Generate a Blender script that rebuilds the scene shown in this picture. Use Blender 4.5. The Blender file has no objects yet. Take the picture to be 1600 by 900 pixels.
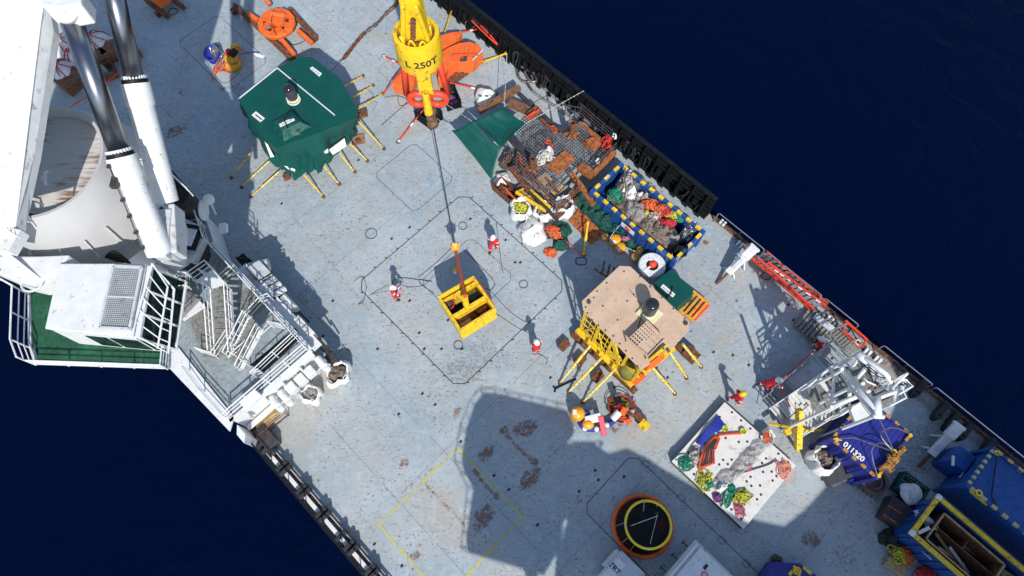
import bpy, bmesh, math, random
from mathutils import Vector, Matrix, noise
import numpy as np
PI = math.pi
scene = bpy.context.scene
# ------------------------------------------------------------------ camera
CAMH = 36.0
TILT = math.radians(21.5)
cam_d = bpy.data.cameras.new('camera'); cam = bpy.data.objects.new('camera', cam_d)
scene.collection.objects.link(cam); scene.camera = cam
cam_d.lens = 24.0; cam_d.sensor_width = 36.0; cam_d.clip_end = 6000; cam_d.clip_start = 0.1
cam.location = (0, 0, CAMH); cam.rotation_euler = (TILT, 0, 0)
# ------------------------------------------------------------------ light
SUN_EL = 42.5; SUN_AZ = -78.0      # direction towards the sun, degrees from +X
sel, saz = math.radians(SUN_EL), math.radians(SUN_AZ)
sdir = Vector((math.cos(sel)*math.cos(saz), math.cos(sel)*math.sin(saz), math.sin(sel)))
world = bpy.data.worlds.new('World'); scene.world = world; world.use_nodes = True
wn = world.node_tree.nodes; wl = world.node_tree.links
sky = wn.new('ShaderNodeTexSky'); sky.sky_type = 'NISHITA'; sky.sun_disc = False
sky.sun_elevation = sel; sky.sun_rotation = math.atan2(sdir.x, sdir.y)
sky.air_density = 1.0; sky.dust_density = 0.6; sky.ozone_density = 1.5
wl.new(sky.outputs[0], wn['Background'].inputs[0]); wn['Background'].inputs[1].default_value = 0.15
sd = bpy.data.lights.new('sun', 'SUN'); sd.energy = 4.3; sd.angle = math.radians(0.53); sd.color = (1.0, 0.955, 0.89)
so = bpy.data.objects.new('sun', sd); scene.collection.objects.link(so)
so.rotation_euler = (-sdir).to_track_quat('-Z', 'Y').to_euler()
so.location = (20, -60, 60)
scene.view_settings.view_transform = 'Standard'; scene.view_settings.look = 'None'
scene.view_settings.exposure = 0.13; scene.view_settings.gamma = 1
scene.render.engine = 'CYCLES'
# ------------------------------------------------------------------ placing
CT, ST = math.cos(TILT), math.sin(TILT); FPX = 1066.7
def W(px, py, z=0.0):
    "world point seen at photo pixel (1600 wide) at height z"
    u = (px-800)/FPX; v = (450-py)/FPX
    d = (u, v*CT+ST, v*ST-CT); k = (z-CAMH)/d[2]
    return Vector((d[0]*k, d[1]*k, z))
R2 = math.sqrt(0.5)
def A(a, b, z=0.0):
    "ship frame: a runs forward (lower right), b to starboard (upper right)"
    return Vector(((a+b)*R2, (b-a)*R2, z))
def AF(p): return A(p[0], p[1], p[2])
def ab(v): return ((v.x-v.y)*R2, (v.x+v.y)*R2)
def FR(o, ang):
    "local frame at world point o turned by ang degrees"
    c, s = math.cos(math.radians(ang)), math.sin(math.radians(ang)); o = Vector(o)
    return lambda p: Vector((o.x+p[0]*c-p[1]*s, o.y+p[0]*s+p[1]*c, o.z+p[2]))
rnd = random.Random(7)
# ------------------------------------------------------------------ objects
ROOT = {}
def link(o): scene.collection.objects.link(o)
def thing(name, label, cat, loc=(0, 0, 0), rot=0.0, group=None):
    o = bpy.data.objects.new(name, None); link(o); o.empty_display_size = 0.2
    o.location = loc; o.rotation_euler = (0, 0, math.radians(rot)); o['label'] = label; o['category'] = cat
    if group: o['group'] = group
    ROOT[o.name] = (Vector(loc), math.radians(rot)); return o
def tag(o, label, cat, group=None):
    o['label'] = label; o['category'] = cat
    if group: o['group'] = group
    return o
def struct(o): o['kind'] = 'structure'; return o
class MB:
    def __init__(s, fr=None): s.v = []; s.f = []; s.fr = fr or (lambda p: Vector(p))
    def raw(s, vs, fs):
        n = len(s.v); s.v += [Vector(v) for v in vs]; s.f += [tuple(i+n for i in f) for f in fs]
    def box(s, c, d, rz=0.0, rx=0.0, ry=0.0, top=1.0):
        hx, hy, hz = d[0]/2, d[1]/2, d[2]/2; M = Matrix.Rotation(math.radians(rz), 3, 'Z') @ Matrix.Rotation(math.radians(ry), 3, 'Y') @ Matrix.Rotation(math.radians(rx), 3, 'X')
        vs = []
        for z in (-1, 1):
            t = top if z > 0 else 1
            for x, y in ((-1, -1), (1, -1), (1, 1), (-1, 1)): vs.append(s.fr(Vector(c)+M @ Vector((x*hx*t, y*hy*t, z*hz))))
        s.raw(vs, [(3, 2, 1, 0), (4, 5, 6, 7), (0, 1, 5, 4), (1, 2, 6, 5), (2, 3, 7, 6), (3, 0, 4, 7)]); return s
    def beam(s, p, q, w, h, up=(0, 0, 1)):
        p, q = s.fr(p), s.fr(q); d = (q-p).normalized(); u = Vector(up)
        if abs(d.dot(u)) > 0.98: u = Vector((R2, R2, 0))
        x = d.cross(u).normalized(); y = x.cross(d).normalized(); vs = []
        for e in (p, q):
            for i, j in ((-1, -1), (1, -1), (1, 1), (-1, 1)): vs.append(e+x*(i*w/2)+y*(j*h/2))
        s.raw(vs, [(3, 2, 1, 0), (4, 5, 6, 7), (0, 1, 5, 4), (1, 2, 6, 5), (2, 3, 7, 6), (3, 0, 4, 7)]); return s
    def prism(s, pts, z0, z1, pts_top=None):
        n = len(pts); pt = pts_top or pts
        vs = [s.fr((x, y, z0)) for x, y in pts]+[s.fr((x, y, z1)) for x, y in pt]
        ar = sum(vs[i].x*vs[(i+1) % n].y-vs[(i+1) % n].x*vs[i].y for i in range(n))
        fs = [tuple(range(n-1, -1, -1)), tuple(range(n, 2*n))]+[(i, (i+1) % n, (i+1) % n+n, i+n) for i in range(n)]
        if ar < 0: fs = [tuple(reversed(f)) for f in fs]
        s.raw(vs, fs); return s
    def poly(s, pts, z=None):
        vs = [s.fr((p[0], p[1], z if z is not None else p[2])) for p in pts]; n = len(vs)
        ar = sum(vs[i].x*vs[(i+1) % n].y-vs[(i+1) % n].x*vs[i].y for i in range(n))
        s.raw(vs, [tuple(range(n)) if ar > 0 else tuple(range(n-1, -1, -1))]); return s
    def cyl(s, p, q, r0, r1=None, n=16, cap=True):
        r1 = r0 if r1 is None else r1; p, q = s.fr(p), s.fr(q); d = (q-p).normalized()
        u = Vector((0, 0, 1)) if abs(d.z) < 0.9 else Vector((1, 0, 0))
        x = d.cross(u).normalized(); y = d.cross(x); vs = []
        for e, r in ((p, r0), (q, r1)):
            for i in range(n): t = 2*PI*i/n; vs.append(e+x*(r*math.cos(t))+y*(r*math.sin(t)))
        fs = [(i, (i+1) % n, (i+1) % n+n, i+n) for i in range(n)]
        if cap: fs += [tuple(range(n-1, -1, -1)), tuple(range(n, 2*n))]
        s.raw(vs, fs); return s
    def tube(s, pts, r, n=6, closed=False):
        P = [s.fr(p) for p in pts]; m = len(P); vs = []; x = None
        for i in range(m):
            d = (P[(i+1) % m]-P[i-1]) if (closed or 0 < i < m-1) else (P[1]-P[0] if i == 0 else P[-1]-P[-2])
            if d.length < 1e-7: d = Vector((0, 0, 1))
            d.normalize()
            if x is None: x = d.cross(Vector((0, 0, 1)) if abs(d.z) < 0.9 else Vector((1, 0, 0)))
            x = x-d*x.dot(d)
            if x.length < 1e-6: x = d.orthogonal()
            x.normalize(); y = d.cross(x)
            for k in range(n): t = 2*PI*k/n; vs.append(P[i]+x*(r*math.cos(t))+y*(r*math.sin(t)))
        fs = []
        for i in range(m if closed else m-1):
            a, b = i*n, ((i+1) % m)*n
            for k in range(n): fs.append((a+k, a+(k+1) % n, b+(k+1) % n, b+k))
        if not closed: fs += [tuple(range(n-1, -1, -1)), tuple((m-1)*n+k for k in range(n))]
        s.raw(vs, fs); return s
    def rail(s, pts, r=0.025): return s.tube(pts, r, 6)
    def lathe(s, c, prof, n=24, sx=1.0, sy=1.0):
        vs = []; m = len(prof)
        for r, z in prof:
            for i in range(n): t = 2*PI*i/n; vs.append(s.fr((c[0]+r*sx*math.cos(t), c[1]+r*sy*math.sin(t), c[2]+z)))
        fs = [(j*n+i, j*n+(i+1) % n, (j+1)*n+(i+1) % n, (j+1)*n+i) for j in range(m-1) for i in range(n)]
        if prof[0][0] > 1e-4: fs.append(tuple(range(n-1, -1, -1)))
        if prof[-1][0] > 1e-4: fs.append(tuple((m-1)*n+i for i in range(n)))
        s.raw(vs, fs); return s
    def ball(s, c, r, sx=1, sy=1, sz=1, n=12, m=8, amp=0.0, fq=2.0):
        c = Vector(c); vs = []
        for j in range(m+1):
            ph = PI*j/m
            for i in range(n):
                t = 2*PI*i/n; d = Vector((math.sin(ph)*math.cos(t), math.sin(ph)*math.sin(t), math.cos(ph)))
                k = r*(1+(amp*noise.noise(d*fq+c) if amp else 0)); vs.append(s.fr(c+Vector((d.x*k*sx, d.y*k*sy, d.z*k*sz))))
        s.raw(vs, [(j*n+i, (j+1)*n+i, (j+1)*n+(i+1) % n, j*n+(i+1) % n) for j in range(m) for i in range(n)]); return s
    def torus(s, c, R, r, n=28, k=8, axis='Z', arc=(0, 2*PI), tilt=None):
        full = abs(arc[1]-arc[0]-2*PI) < 1e-3; pts = []
        for i in range(n if full else n+1):
            t = arc[0]+(arc[1]-arc[0])*i/n; a, b = R*math.cos(t), R*math.sin(t)
            p = {'Z': (a, b, 0), 'X': (0, a, b), 'Y': (a, 0, b)}[axis]; p = Vector(p)
            if tilt: p = tilt @ p
            pts.append(Vector(c)+p)
        return s.tube(pts, r, k, closed=full)
    def build(s, name, mat, parent=None, smooth=False, bevel=0.0, loc=None, sub=0):
        root = parent
        while root is not None and root.name not in ROOT and root.parent is not None: root = root.parent
        if parent is not None and root.name in ROOT: o0, r0 = ROOT[root.name]
        elif loc is not None: o0, r0 = Vector(loc), 0.0
        else:
            xs = [v.x for v in s.v]; ys = [v.y for v in s.v]; zs = [v.z for v in s.v]
            o0, r0 = Vector(((min(xs)+max(xs))/2, (min(ys)+max(ys))/2, min(zs))), 0.0
        Mi = Matrix.Rotation(-r0, 3, 'Z'); me = bpy.data.meshes.new(name)
        me.from_pydata([Mi @ (v-o0) for v in s.v], [], s.f); me.update()
        ob = bpy.data.objects.new(name, me); link(ob)
        bm = bmesh.new(); bm.from_mesh(me); bmesh.ops.remove_doubles(bm, verts=bm.verts, dist=1e-5)
        bmesh.ops.recalc_face_normals(bm, faces=bm.faces); bm.to_mesh(me); bm.free()
        if isinstance(mat, (list, tuple)):
            for m in mat: me.materials.append(m)
        else: me.materials.append(mat)
        if smooth:
            for p in me.polygons: p.use_smooth = True
        if parent is not None: ob.parent = parent
        else: ob.location = o0; ROOT[ob.name] = (o0, 0.0)
        if sub: m = ob.modifiers.new('sub', 'SUBSURF'); m.levels = sub; m.render_levels = sub
        if bevel: m = ob.modifiers.new('bevel', 'BEVEL'); m.width = bevel; m.segments = 2; m.limit_method = 'ANGLE'
        return ob
def dup(root, loc, rot=0.0, label=None, group=None):
    r = root.copy(); link(r); r.location = loc; r.rotation_euler = (0, 0, math.radians(rot)); ROOT[r.name] = (Vector(loc), math.radians(rot))
    if label: r['label'] = label
    if group: r['group'] = group
    for ch in list(root.children):
        c = ch.copy(); link(c); c.parent = r
        for g in ch.children: d = g.copy(); link(d); d.parent = c
    return r
# ------------------------------------------------------------------ materials
def nt(m): return m.node_tree.nodes, m.node_tree.links
def mat(name, col, rough=0.5, metal=0.0, var=0.25, sc=2.5, dirt_or_shade=None, damt=0.35, dsc=6.0, bump=0.15, bsc=25.0, spec=0.5, trans=0.0):
    "painted or worn surface: tone drifts, patches of grime, rust or painted gap shade, small relief"
    m = bpy.data.materials.new(name); m.use_nodes = True; n, l = nt(m); b = n['Principled BSDF']
    tc = n.new('ShaderNodeTexCoord'); n1 = n.new('ShaderNodeTexNoise'); n1.inputs['Scale'].default_value = sc; n1.inputs['Detail'].default_value = 6
    l.new(tc.outputs['Object'], n1.inputs['Vector'])
    mx = n.new('ShaderNodeMix'); mx.data_type = 'RGBA'; c = Vector(col)
    mx.inputs['A'].default_value = (*[x*(1-var) for x in c], 1); mx.inputs['B'].default_value = (*[min(x*(1+var), 0.9) for x in c], 1)
    mr = n.new('ShaderNodeMapRange'); mr.inputs[1].default_value = 0.3; mr.inputs[2].default_value = 0.7
    l.new(n1.outputs[0], mr.inputs[0]); l.new(mr.outputs[0], mx.inputs['Factor']); out = mx.outputs['Result']
    if dirt_or_shade:
        n2 = n.new('ShaderNodeTexNoise'); n2.inputs['Scale'].default_value = dsc; n2.inputs['Detail'].default_value = 9; n2.inputs['Roughness'].default_value = 0.68
        l.new(tc.outputs['Object'], n2.inputs['Vector'])
        m2 = n.new('ShaderNodeMapRange'); m2.inputs[1].default_value = 0.72-damt*0.55; m2.inputs[2].default_value = 0.80-damt*0.45
        l.new(n2.outputs[0], m2.inputs[0]); x2 = n.new('ShaderNodeMix'); x2.data_type = 'RGBA'; x2.inputs['B'].default_value = (*dirt_or_shade, 1)
        l.new(m2.outputs[0], x2.inputs['Factor']); l.new(out, x2.inputs['A']); out = x2.outputs['Result']
        rr = n.new('ShaderNodeMapRange'); rr.inputs[3].default_value = rough; rr.inputs[4].default_value = min(1, rough+0.3)
        l.new(m2.outputs[0], rr.inputs[0]); l.new(rr.outputs[0], b.inputs['Roughness'])
    else: b.inputs['Roughness'].default_value = rough
    l.new(out, b.inputs['Base Color']); b.inputs['Metallic'].default_value = metal; b.inputs['Specular IOR Level'].default_value = spec
    if trans: b.inputs['Alpha'].default_value = 1-trans
    if bump:
        n3 = n.new('ShaderNodeTexNoise'); n3.inputs['Scale'].default_value = bsc; n3.inputs['Detail'].default_value = 5
        l.new(tc.outputs['Object'], n3.inputs['Vector']); bp = n.new('ShaderNodeBump'); bp.inputs['Strength'].default_value = bump; bp.inputs['Distance'].default_value = 0.03
        l.new(n3.outputs[0], bp.inputs['Height']); l.new(bp.outputs[0], b.inputs['Normal'])
    return m
RUSTC = (0.13, 0.045, 0.02)
M = {}
M['white'] = mat('white_paint', (0.70, 0.71, 0.71), 0.45, var=0.07, dirt_or_shade=(0.42, 0.37, 0.30), damt=0.27, dsc=5)
M['white_dirty'] = mat('worn_white_paint', (0.66, 0.66, 0.64), 0.5, var=0.10, dirt_or_shade=(0.36, 0.29, 0.22), damt=0.2, dsc=9)
M['white_grey'] = mat('pale_grey_paint', (0.55, 0.57, 0.58), 0.45, var=0.08, dirt_or_shade=(0.3, 0.27, 0.24), damt=0.3, dsc=2)
M['deckgrey'] = mat('blue_grey_floor_paint', (0.27, 0.32, 0.34), 0.6, var=0.15, dirt_or_shade=(0.2, 0.19, 0.17), damt=0.4)
M['grating'] = mat('galvanised_grating', (0.2, 0.2, 0.18), 0.7, var=0.4, sc=8, bump=0.6, bsc=60)
M['black'] = mat('black_paint', (0.005, 0.006, 0.008), 0.55, var=0.4, dirt_or_shade=(0.022, 0.02, 0.019), damt=0.25, spec=0.3)
M['rubber'] = mat('black_rubber', (0.02, 0.021, 0.024), 0.7, var=0.4)
M['dark'] = mat('dark_steel', (0.045, 0.047, 0.052), 0.5, metal=0.2, var=0.4, dirt_or_shade=RUSTC, damt=0.35)
M['steel'] = mat('bare_steel', (0.25, 0.25, 0.25), 0.4, metal=0.7, var=0.3, dirt_or_shade=RUSTC, damt=0.35)
M['chrome'] = mat('polished_piston_steel', (0.24, 0.25, 0.28), 0.3, metal=1.0, var=0.1, bump=0)
M['galv'] = mat('galvanised_tube', (0.34, 0.35, 0.36), 0.4, metal=0.5, var=0.2)
M['rust'] = mat('rusty_steel', (0.19, 0.065, 0.028), 0.85, var=0.5, sc=5, dirt_or_shade=(0.06, 0.028, 0.018), damt=0.45, bump=0.4)
M['rustor'] = mat('orange_rust_plate', (0.40, 0.125, 0.03), 0.8, var=0.35, sc=3, dirt_or_shade=(0.14, 0.045, 0.02), damt=0.45, bump=0.25)
M['orange'] = mat('orange_paint', (0.80, 0.14, 0.02), 0.45, var=0.15, dirt_or_shade=(0.3, 0.08, 0.03), damt=0.3)
M['yellow'] = mat('yellow_paint', (0.80, 0.52, 0.02), 0.4, var=0.12, dirt_or_shade=(0.25, 0.13, 0.03), damt=0.35)
M['yellow_worn'] = mat('worn_yellow_paint', (0.82, 0.53, 0.015), 0.38, var=0.14, sc=1.5, dirt_or_shade=(0.30, 0.17, 0.03), damt=0.3, dsc=5)
M['yellow_pale'] = mat('pale_yellow_paint', (0.72, 0.60, 0.14), 0.45, var=0.12, dirt_or_shade=(0.3, 0.15, 0.05), damt=0.4, dsc=8)
M['brightyellow'] = mat('bright_yellow_band', (0.85, 0.66, 0.03), 0.5, var=0.1)
M['ochre'] = mat('ochre_stripe_paint', (.5, .25, .03), .5, var=.2, dirt_or_shade=(.1, .06, .05), damt=.4)
M['straw'] = mat('straw_stripe_paint', (.5, .42, .2), .5, var=.2)
M['amber'] = mat('amber_float', (0.80, 0.36, 0.02), 0.35, var=0.12, dirt_or_shade=(0.4, 0.2, 0.05), damt=0.2)
M['red'] = mat('red_paint', (0.55, 0.03, 0.02), 0.45, var=0.2, dirt_or_shade=(0.2, 0.03, 0.02), damt=0.3)
M['redor'] = mat('red_orange_paint', (0.72, 0.06, 0.02), 0.45, var=0.15, dirt_or_shade=(0.25, 0.05, 0.03), damt=0.25)
M['tarp'] = mat('green_tarpaulin', (0.002, 0.070, 0.058), 0.5, spec=0.3, var=0.12, bump=0.1, bsc=9, sc=1.2, dirt_or_shade=(0.02, 0.05, 0.045), damt=0.3)
M['net'] = mat('green_netting', (0.006, 0.10, 0.08), 0.7, var=0.5, sc=5, bump=1.0, bsc=26, dirt_or_shade=(0.003, 0.02, 0.017), damt=0.5, dsc=14)
M['canvas'] = mat('white_woven_sack', (0.74, 0.73, 0.70), 0.75, var=0.08, sc=3, bump=0.3, bsc=12, dirt_or_shade=(0.45, 0.42, 0.37), damt=0.25)
M['contblue'] = mat('blue_container_paint', (0.01, 0.075, 0.29), 0.42, var=0.15, dirt_or_shade=(0.01, 0.03, 0.09), damt=0.35)
M['navy'] = mat('navy_container_paint', (0.018, 0.025, 0.22), 0.42, var=0.15, dirt_or_shade=(0.01, 0.015, 0.08), damt=0.3)
M['wood'] = mat('plywood', (0.30, 0.20, 0.12), 0.7, var=0.25, sc=4, dirt_or_shade=(0.15, 0.09, 0.05), damt=0.35)
M['woodbrown'] = mat('brown_timber', (0.20, 0.09, 0.042), 0.75, var=0.3, sc=4, dirt_or_shade=(0.07, 0.035, 0.02), damt=0.4)
M['timber'] = mat('pale_timber', (0.45, 0.29, 0.14), 0.7, var=0.3, sc=5)
M['tan'] = mat('tan_roof_paint', (0.56, 0.395, 0.275), 0.6, var=0.10, sc=1.3, dirt_or_shade=(0.33, 0.24, 0.17), damt=0.27, dsc=4.5, bump=0.1)
M['lens'] = mat('dark_dome', (0.02, 0.022, 0.028), 0.12, var=0.1, bump=0)
M['dgrey'] = mat('dark_grey_plastic', (0.055, 0.056, 0.062), 0.45, var=0.15)
M['cream'] = mat('cream_paint', (0.70, 0.66, 0.40), 0.5, var=0.08)
M['glass'] = mat('dark_green_glass', (0.006, 0.018, 0.016), 0.08, var=0.2, bump=0)
M['greenfloor'] = mat('green_floor_paint', (0.012, 0.10, 0.045), 0.55, var=0.25, dirt_or_shade=(0.01, 0.05, 0.03), damt=0.45)
M['rope_or'] = mat('orange_rope', (0.85, 0.13, 0.03), 0.7, var=0.3, sc=20, dirt_or_shade=(0.05, 0.035, 0.03), damt=0.42, dsc=7, bump=0.5, bsc=30)  # dark blotches in these ropes paint the shaded gaps between strands
M['rope_wh'] = mat('white_rope', (0.6, 0.58, 0.53), 0.8, var=0.25, sc=20, dirt_or_shade=(0.05, 0.035, 0.03), damt=0.42, dsc=7, bump=0.5, bsc=30)
M['rope_gr'] = mat('green_rope', (0.0, 0.26, 0.15), 0.7, var=0.3, sc=20, dirt_or_shade=(0.05, 0.035, 0.03), damt=0.42, dsc=7, bump=0.5, bsc=30)
M['rope_ye'] = mat('yellow_green_rope', (0.55, 0.55, 0.03), 0.7, var=0.3, sc=20, dirt_or_shade=(0.05, 0.035, 0.03), damt=0.42, dsc=7, bump=0.5, bsc=30)
M['rope_pk'] = mat('pink_rope', (0.6, 0.16, 0.25), 0.7, var=0.3, sc=20, dirt_or_shade=(0.05, 0.035, 0.03), damt=0.42, dsc=7, bump=0.5, bsc=30)
M['rope_pu'] = mat('purple_rope', (0.20, 0.05, 0.22), 0.7, var=0.4, sc=20, dirt_or_shade=(0.05, 0.035, 0.03), damt=0.42, dsc=7, bump=0.5, bsc=30)
M['rope_dk'] = mat('dark_rope', (0.05, 0.05, 0.05), 0.8, var=0.4, sc=20)
M['rope_br'] = mat('brown_rope', (0.13, 0.09, 0.07), 0.85, var=0.4, sc=20)
M['rope_rd'] = mat('red_rope', (0.6, 0.02, 0.03), 0.7, var=0.2, sc=20, dirt_or_shade=(0.05, 0.035, 0.03), damt=0.42, dsc=7, bump=0.5, bsc=30)
M['strapblue'] = mat('blue_webbing', (0.015, 0.03, 0.30), 0.65, var=0.2, sc=9)
M['plastic'] = mat('clear_crumpled_plastic', (0.42, 0.41, 0.40), 0.22, var=0.4, sc=5, bump=0.6, bsc=9, trans=0.42)
M['silver'] = mat('silver_wrap', (0.4, 0.42, 0.44), 0.2, metal=0.8, var=0.4, sc=8, bump=1.0, bsc=9)
M['sackgrey'] = mat('dirty_grey_sheeting', (0.46, 0.43, 0.40), 0.6, var=0.5, sc=7, bump=0.8, bsc=16, dirt_or_shade=(0.12, 0.1, 0.09), damt=0.5)
M['sackbrown'] = mat('brown_debris', (0.30, 0.24, 0.19), 0.85, var=0.6, sc=6, bump=0.9, bsc=18, dirt_or_shade=(0.08, 0.06, 0.05), damt=0.5)
M['coverall'] = mat('red_coverall', (0.55, 0.012, 0.025), 0.75, var=0.2, sc=6, bump=0.4, bsc=18)
M['helmet'] = mat('white_helmet', (0.8, 0.8, 0.8), 0.3, var=0.03, bump=0)
M['helmety'] = mat('yellow_helmet', (0.85, 0.50, 0.02), 0.3, var=0.03, bump=0)
M['skin'] = mat('skin', (0.42, 0.24, 0.17), 0.6, var=0.08)
M['band'] = mat('reflective_band', (0.7, 0.7, 0.68), 0.4, var=0.05)
M['boot'] = mat('black_boot', (0.02, 0.018, 0.016), 0.5, var=0.3)
M['print'] = mat('black_print', (0.02, 0.02, 0.02), 0.6, var=0.1, bump=0)
M['printw'] = mat('white_print', (0.75, 0.75, 0.75), 0.6, var=0.05, bump=0)
M['label'] = mat('white_label', (0.72, 0.72, 0.7), 0.5, var=0.05, bump=0)
M['basketin'] = mat('black_basket_floor', (0.015, 0.015, 0.017), 0.7, var=0.3)
# ------------------------------------------------------------------ text
def text(s, size, fr, mat_, parent, name='lettering', ext=0.004, bold=0.0, align='CENTER'):
    cu = bpy.data.curves.new(name, 'FONT'); cu.body = s; cu.size = size; cu.extrude = ext; cu.align_x = align; cu.align_y = 'CENTER'; cu.offset = bold
    t = bpy.data.objects.new('tmp', cu); link(t); dg = bpy.context.evaluated_depsgraph_get(); dg.update()
    me0 = t.evaluated_get(dg).to_mesh(); vs = [fr(v.co) for v in me0.vertices]; fs = [tuple(p.vertices) for p in me0.polygons]
    t.evaluated_get(dg).to_mesh_clear(); bpy.data.objects.remove(t); bpy.data.curves.remove(cu)
    mb = MB(); mb.raw(vs, fs); return mb.build(name, mat_, parent)
def plane_fr(o, ux, uy):
    o, ux, uy = Vector(o), Vector(ux).normalized(), Vector(uy).normalized(); nz = ux.cross(uy)
    return lambda p: o+ux*p[0]+uy*p[1]+nz*p[2]
# ------------------------------------------------------------------ soft shapes
def heap(c, rx, ry, h, rot=0.0, seed=0, amp=0.5, fq=2.2, n=26, m=9, edge=0.18, mb=None, flat=1.5):
    "irregular pile of crumpled cloth, net or sheeting"
    mb = mb or MB(); c = Vector(c); ca, sa = math.cos(math.radians(rot)), math.sin(math.radians(rot)); vs = []; o = Vector((seed*3.7, seed*1.3, seed*2.1))
    for j in range(m+1):
        q = j/m
        for i in range(n):
            t = 2*PI*i/n; e = 1+edge*2*noise.noise(Vector((math.cos(t)*1.7, math.sin(t)*1.7, seed*9.1)))
            x, y = rx*q*e*math.cos(t), ry*q*e*math.sin(t)
            z = h*(1-q**(flat*1.6)); w = min(1, (1-q)*4+0.12 if j < m else 0)
            nz = noise.noise(Vector((x, y, 0))*fq+o)+0.6*abs(noise.noise(Vector((x, y, 5))*fq*2.3+o))
            z += h*amp*nz*w; z = max(z, 0.0) if j < m else -0.01
            vs.append((c.x+x*ca-y*sa, c.y+x*sa+y*ca, c.z+z))
    fs = [(j*n+i, j*n+(i+1) % n, (j+1)*n+(i+1) % n, (j+1)*n+i) for j in range(m) for i in range(n)]
    mb.raw([mb.fr(v) for v in vs], fs); return mb
def smooth_path(P, k=4, closed=False):
    P = [Vector(p) for p in P]; out = []; n = len(P)
    for i in range(n if closed else n-1):
        p0 = P[(i-1) % n] if (closed or i > 0) else P[i]; p1 = P[i]; p2 = P[(i+1) % n]; p3 = P[(i+2) % n] if (closed or i < n-2) else P[(i+1) % n]
        for j in range(k):
            t = j/k; out.append(0.5*((2*p1)+(p2-p0)*t+(2*p0-5*p1+4*p2-p3)*t*t+(3*p1-p0-3*p2+p3)*t**3))
    if not closed: out.append(P[-1])
    return out
def ropepile(c, rx, ry, h, turns=14, r=0.03, rot=0.0, seed=1, mb=None, wild=0.5, hollow=0.2):
    "one long rope thrown down in loops"
    g = random.Random(seed); mb = mb or MB(); c = Vector(c); ca, sa = math.cos(math.radians(rot)), math.sin(math.radians(rot)); P = []; t = g.random()*6
    ox = oy = 0
    turns = int(turns*1.7); r *= .72
    for i in range(turns*7):
        t += 0.75+0.5*g.random()
        if i % 7 == 0: ox, oy, k, e, w = (g.random()-.5)*wild*1.6, (g.random()-.5)*wild*1.6, (hollow+(1.0-hollow)*g.random())*(1.45 if g.random() < .12 else .95), .25+.75*g.random(), g.random()*PI
        u, v = k*math.cos(t), k*e*math.sin(t); x = rx*(ox+(1-abs(ox)*.7)*(u*math.cos(w)-v*math.sin(w))); y = ry*(oy+(1-abs(oy)*.7)*(u*math.sin(w)+v*math.cos(w))); q = min(1, math.hypot(x/rx, y/ry))
        z = r+max(0, h*(1-q*q))*g.random()*0.95
        P.append((c.x+x*ca-y*sa, c.y+x*sa+y*ca, c.z+z))
    mb.tube(smooth_path(P, 3), r, 5); return mb
def coil(c, R, r, turns=5, h=0.1, seed=1, jit=0.12, mb=None, sy=1.0, n=18):
    g = random.Random(seed); mb = mb or MB(); P = []; c = Vector(c)
    for i in range(turns*n):
        t = 2*PI*i/n; k = R*(1+jit*(noise.noise(Vector((t*0.35, seed, 0)))*2)); P.append((c.x+k*math.cos(t), c.y+k*sy*math.sin(t), c.z+r+h*i/(turns*n)+g.random()*r*0.5))
    mb.tube(P, r, 5); return mb
def rope(pts, r=0.015, sag=0.0, k=5, mb=None):
    mb = mb or MB(); mb.tube(smooth_path(pts, k), r, 5); return mb
def beamring(mb, pts, w, h, closed=True):
    n = len(pts)
    for i in range(n if closed else n-1): mb.beam(pts[i], pts[(i+1) % n], w, h)
    return mb
# ================================================================== SETTING
B0, B1 = -5.0, 21.65     # deck edges across the ship
AL, AH = -52.0, 34.0
# --- sea
def sea_mat():
    m = bpy.data.materials.new('deep_sea'); m.use_nodes = True; n, l = nt(m); b = n['Principled BSDF']
    b.inputs['Roughness'].default_value = 0.16; b.inputs['IOR'].default_value = 1.33; b.inputs['Specular IOR Level'].default_value = 0.12
    tc = n.new('ShaderNodeTexCoord'); a = n.new('ShaderNodeTexNoise'); a.inputs['Scale'].default_value = 0.03; a.inputs['Detail'].default_value = 3
    l.new(tc.outputs['Object'], a.inputs['Vector']); mx = n.new('ShaderNodeMix'); mx.data_type = 'RGBA'
    mx.inputs['A'].default_value = (0.0001, 0.0024, 0.0165, 1); mx.inputs['B'].default_value = (0.0002, 0.0034, 0.0215, 1)
    l.new(a.outputs[0], mx.inputs['Factor']); l.new(mx.outputs['Result'], b.inputs['Base Color'])
    w1 = n.new('ShaderNodeTexNoise'); w1.inputs['Scale'].default_value = 0.5; w1.inputs['Detail'].default_value = 8; w1.inputs['Distortion'].default_value = 0.6
    l.new(tc.outputs['Object'], w1.inputs['Vector']); bp = n.new('ShaderNodeBump'); bp.inputs['Strength'].default_value = 0.35; bp.inputs['Distance'].default_value = 0.5
    l.new(w1.outputs[0], bp.inputs['Height']); l.new(bp.outputs[0], b.inputs['Normal']); return m
mb = MB(); mb.poly([(-1500, -1500), (1500, -1500), (1500, 1500), (-1500, 1500)], -8.0)
struct(mb.build('sea', sea_mat()))
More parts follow.
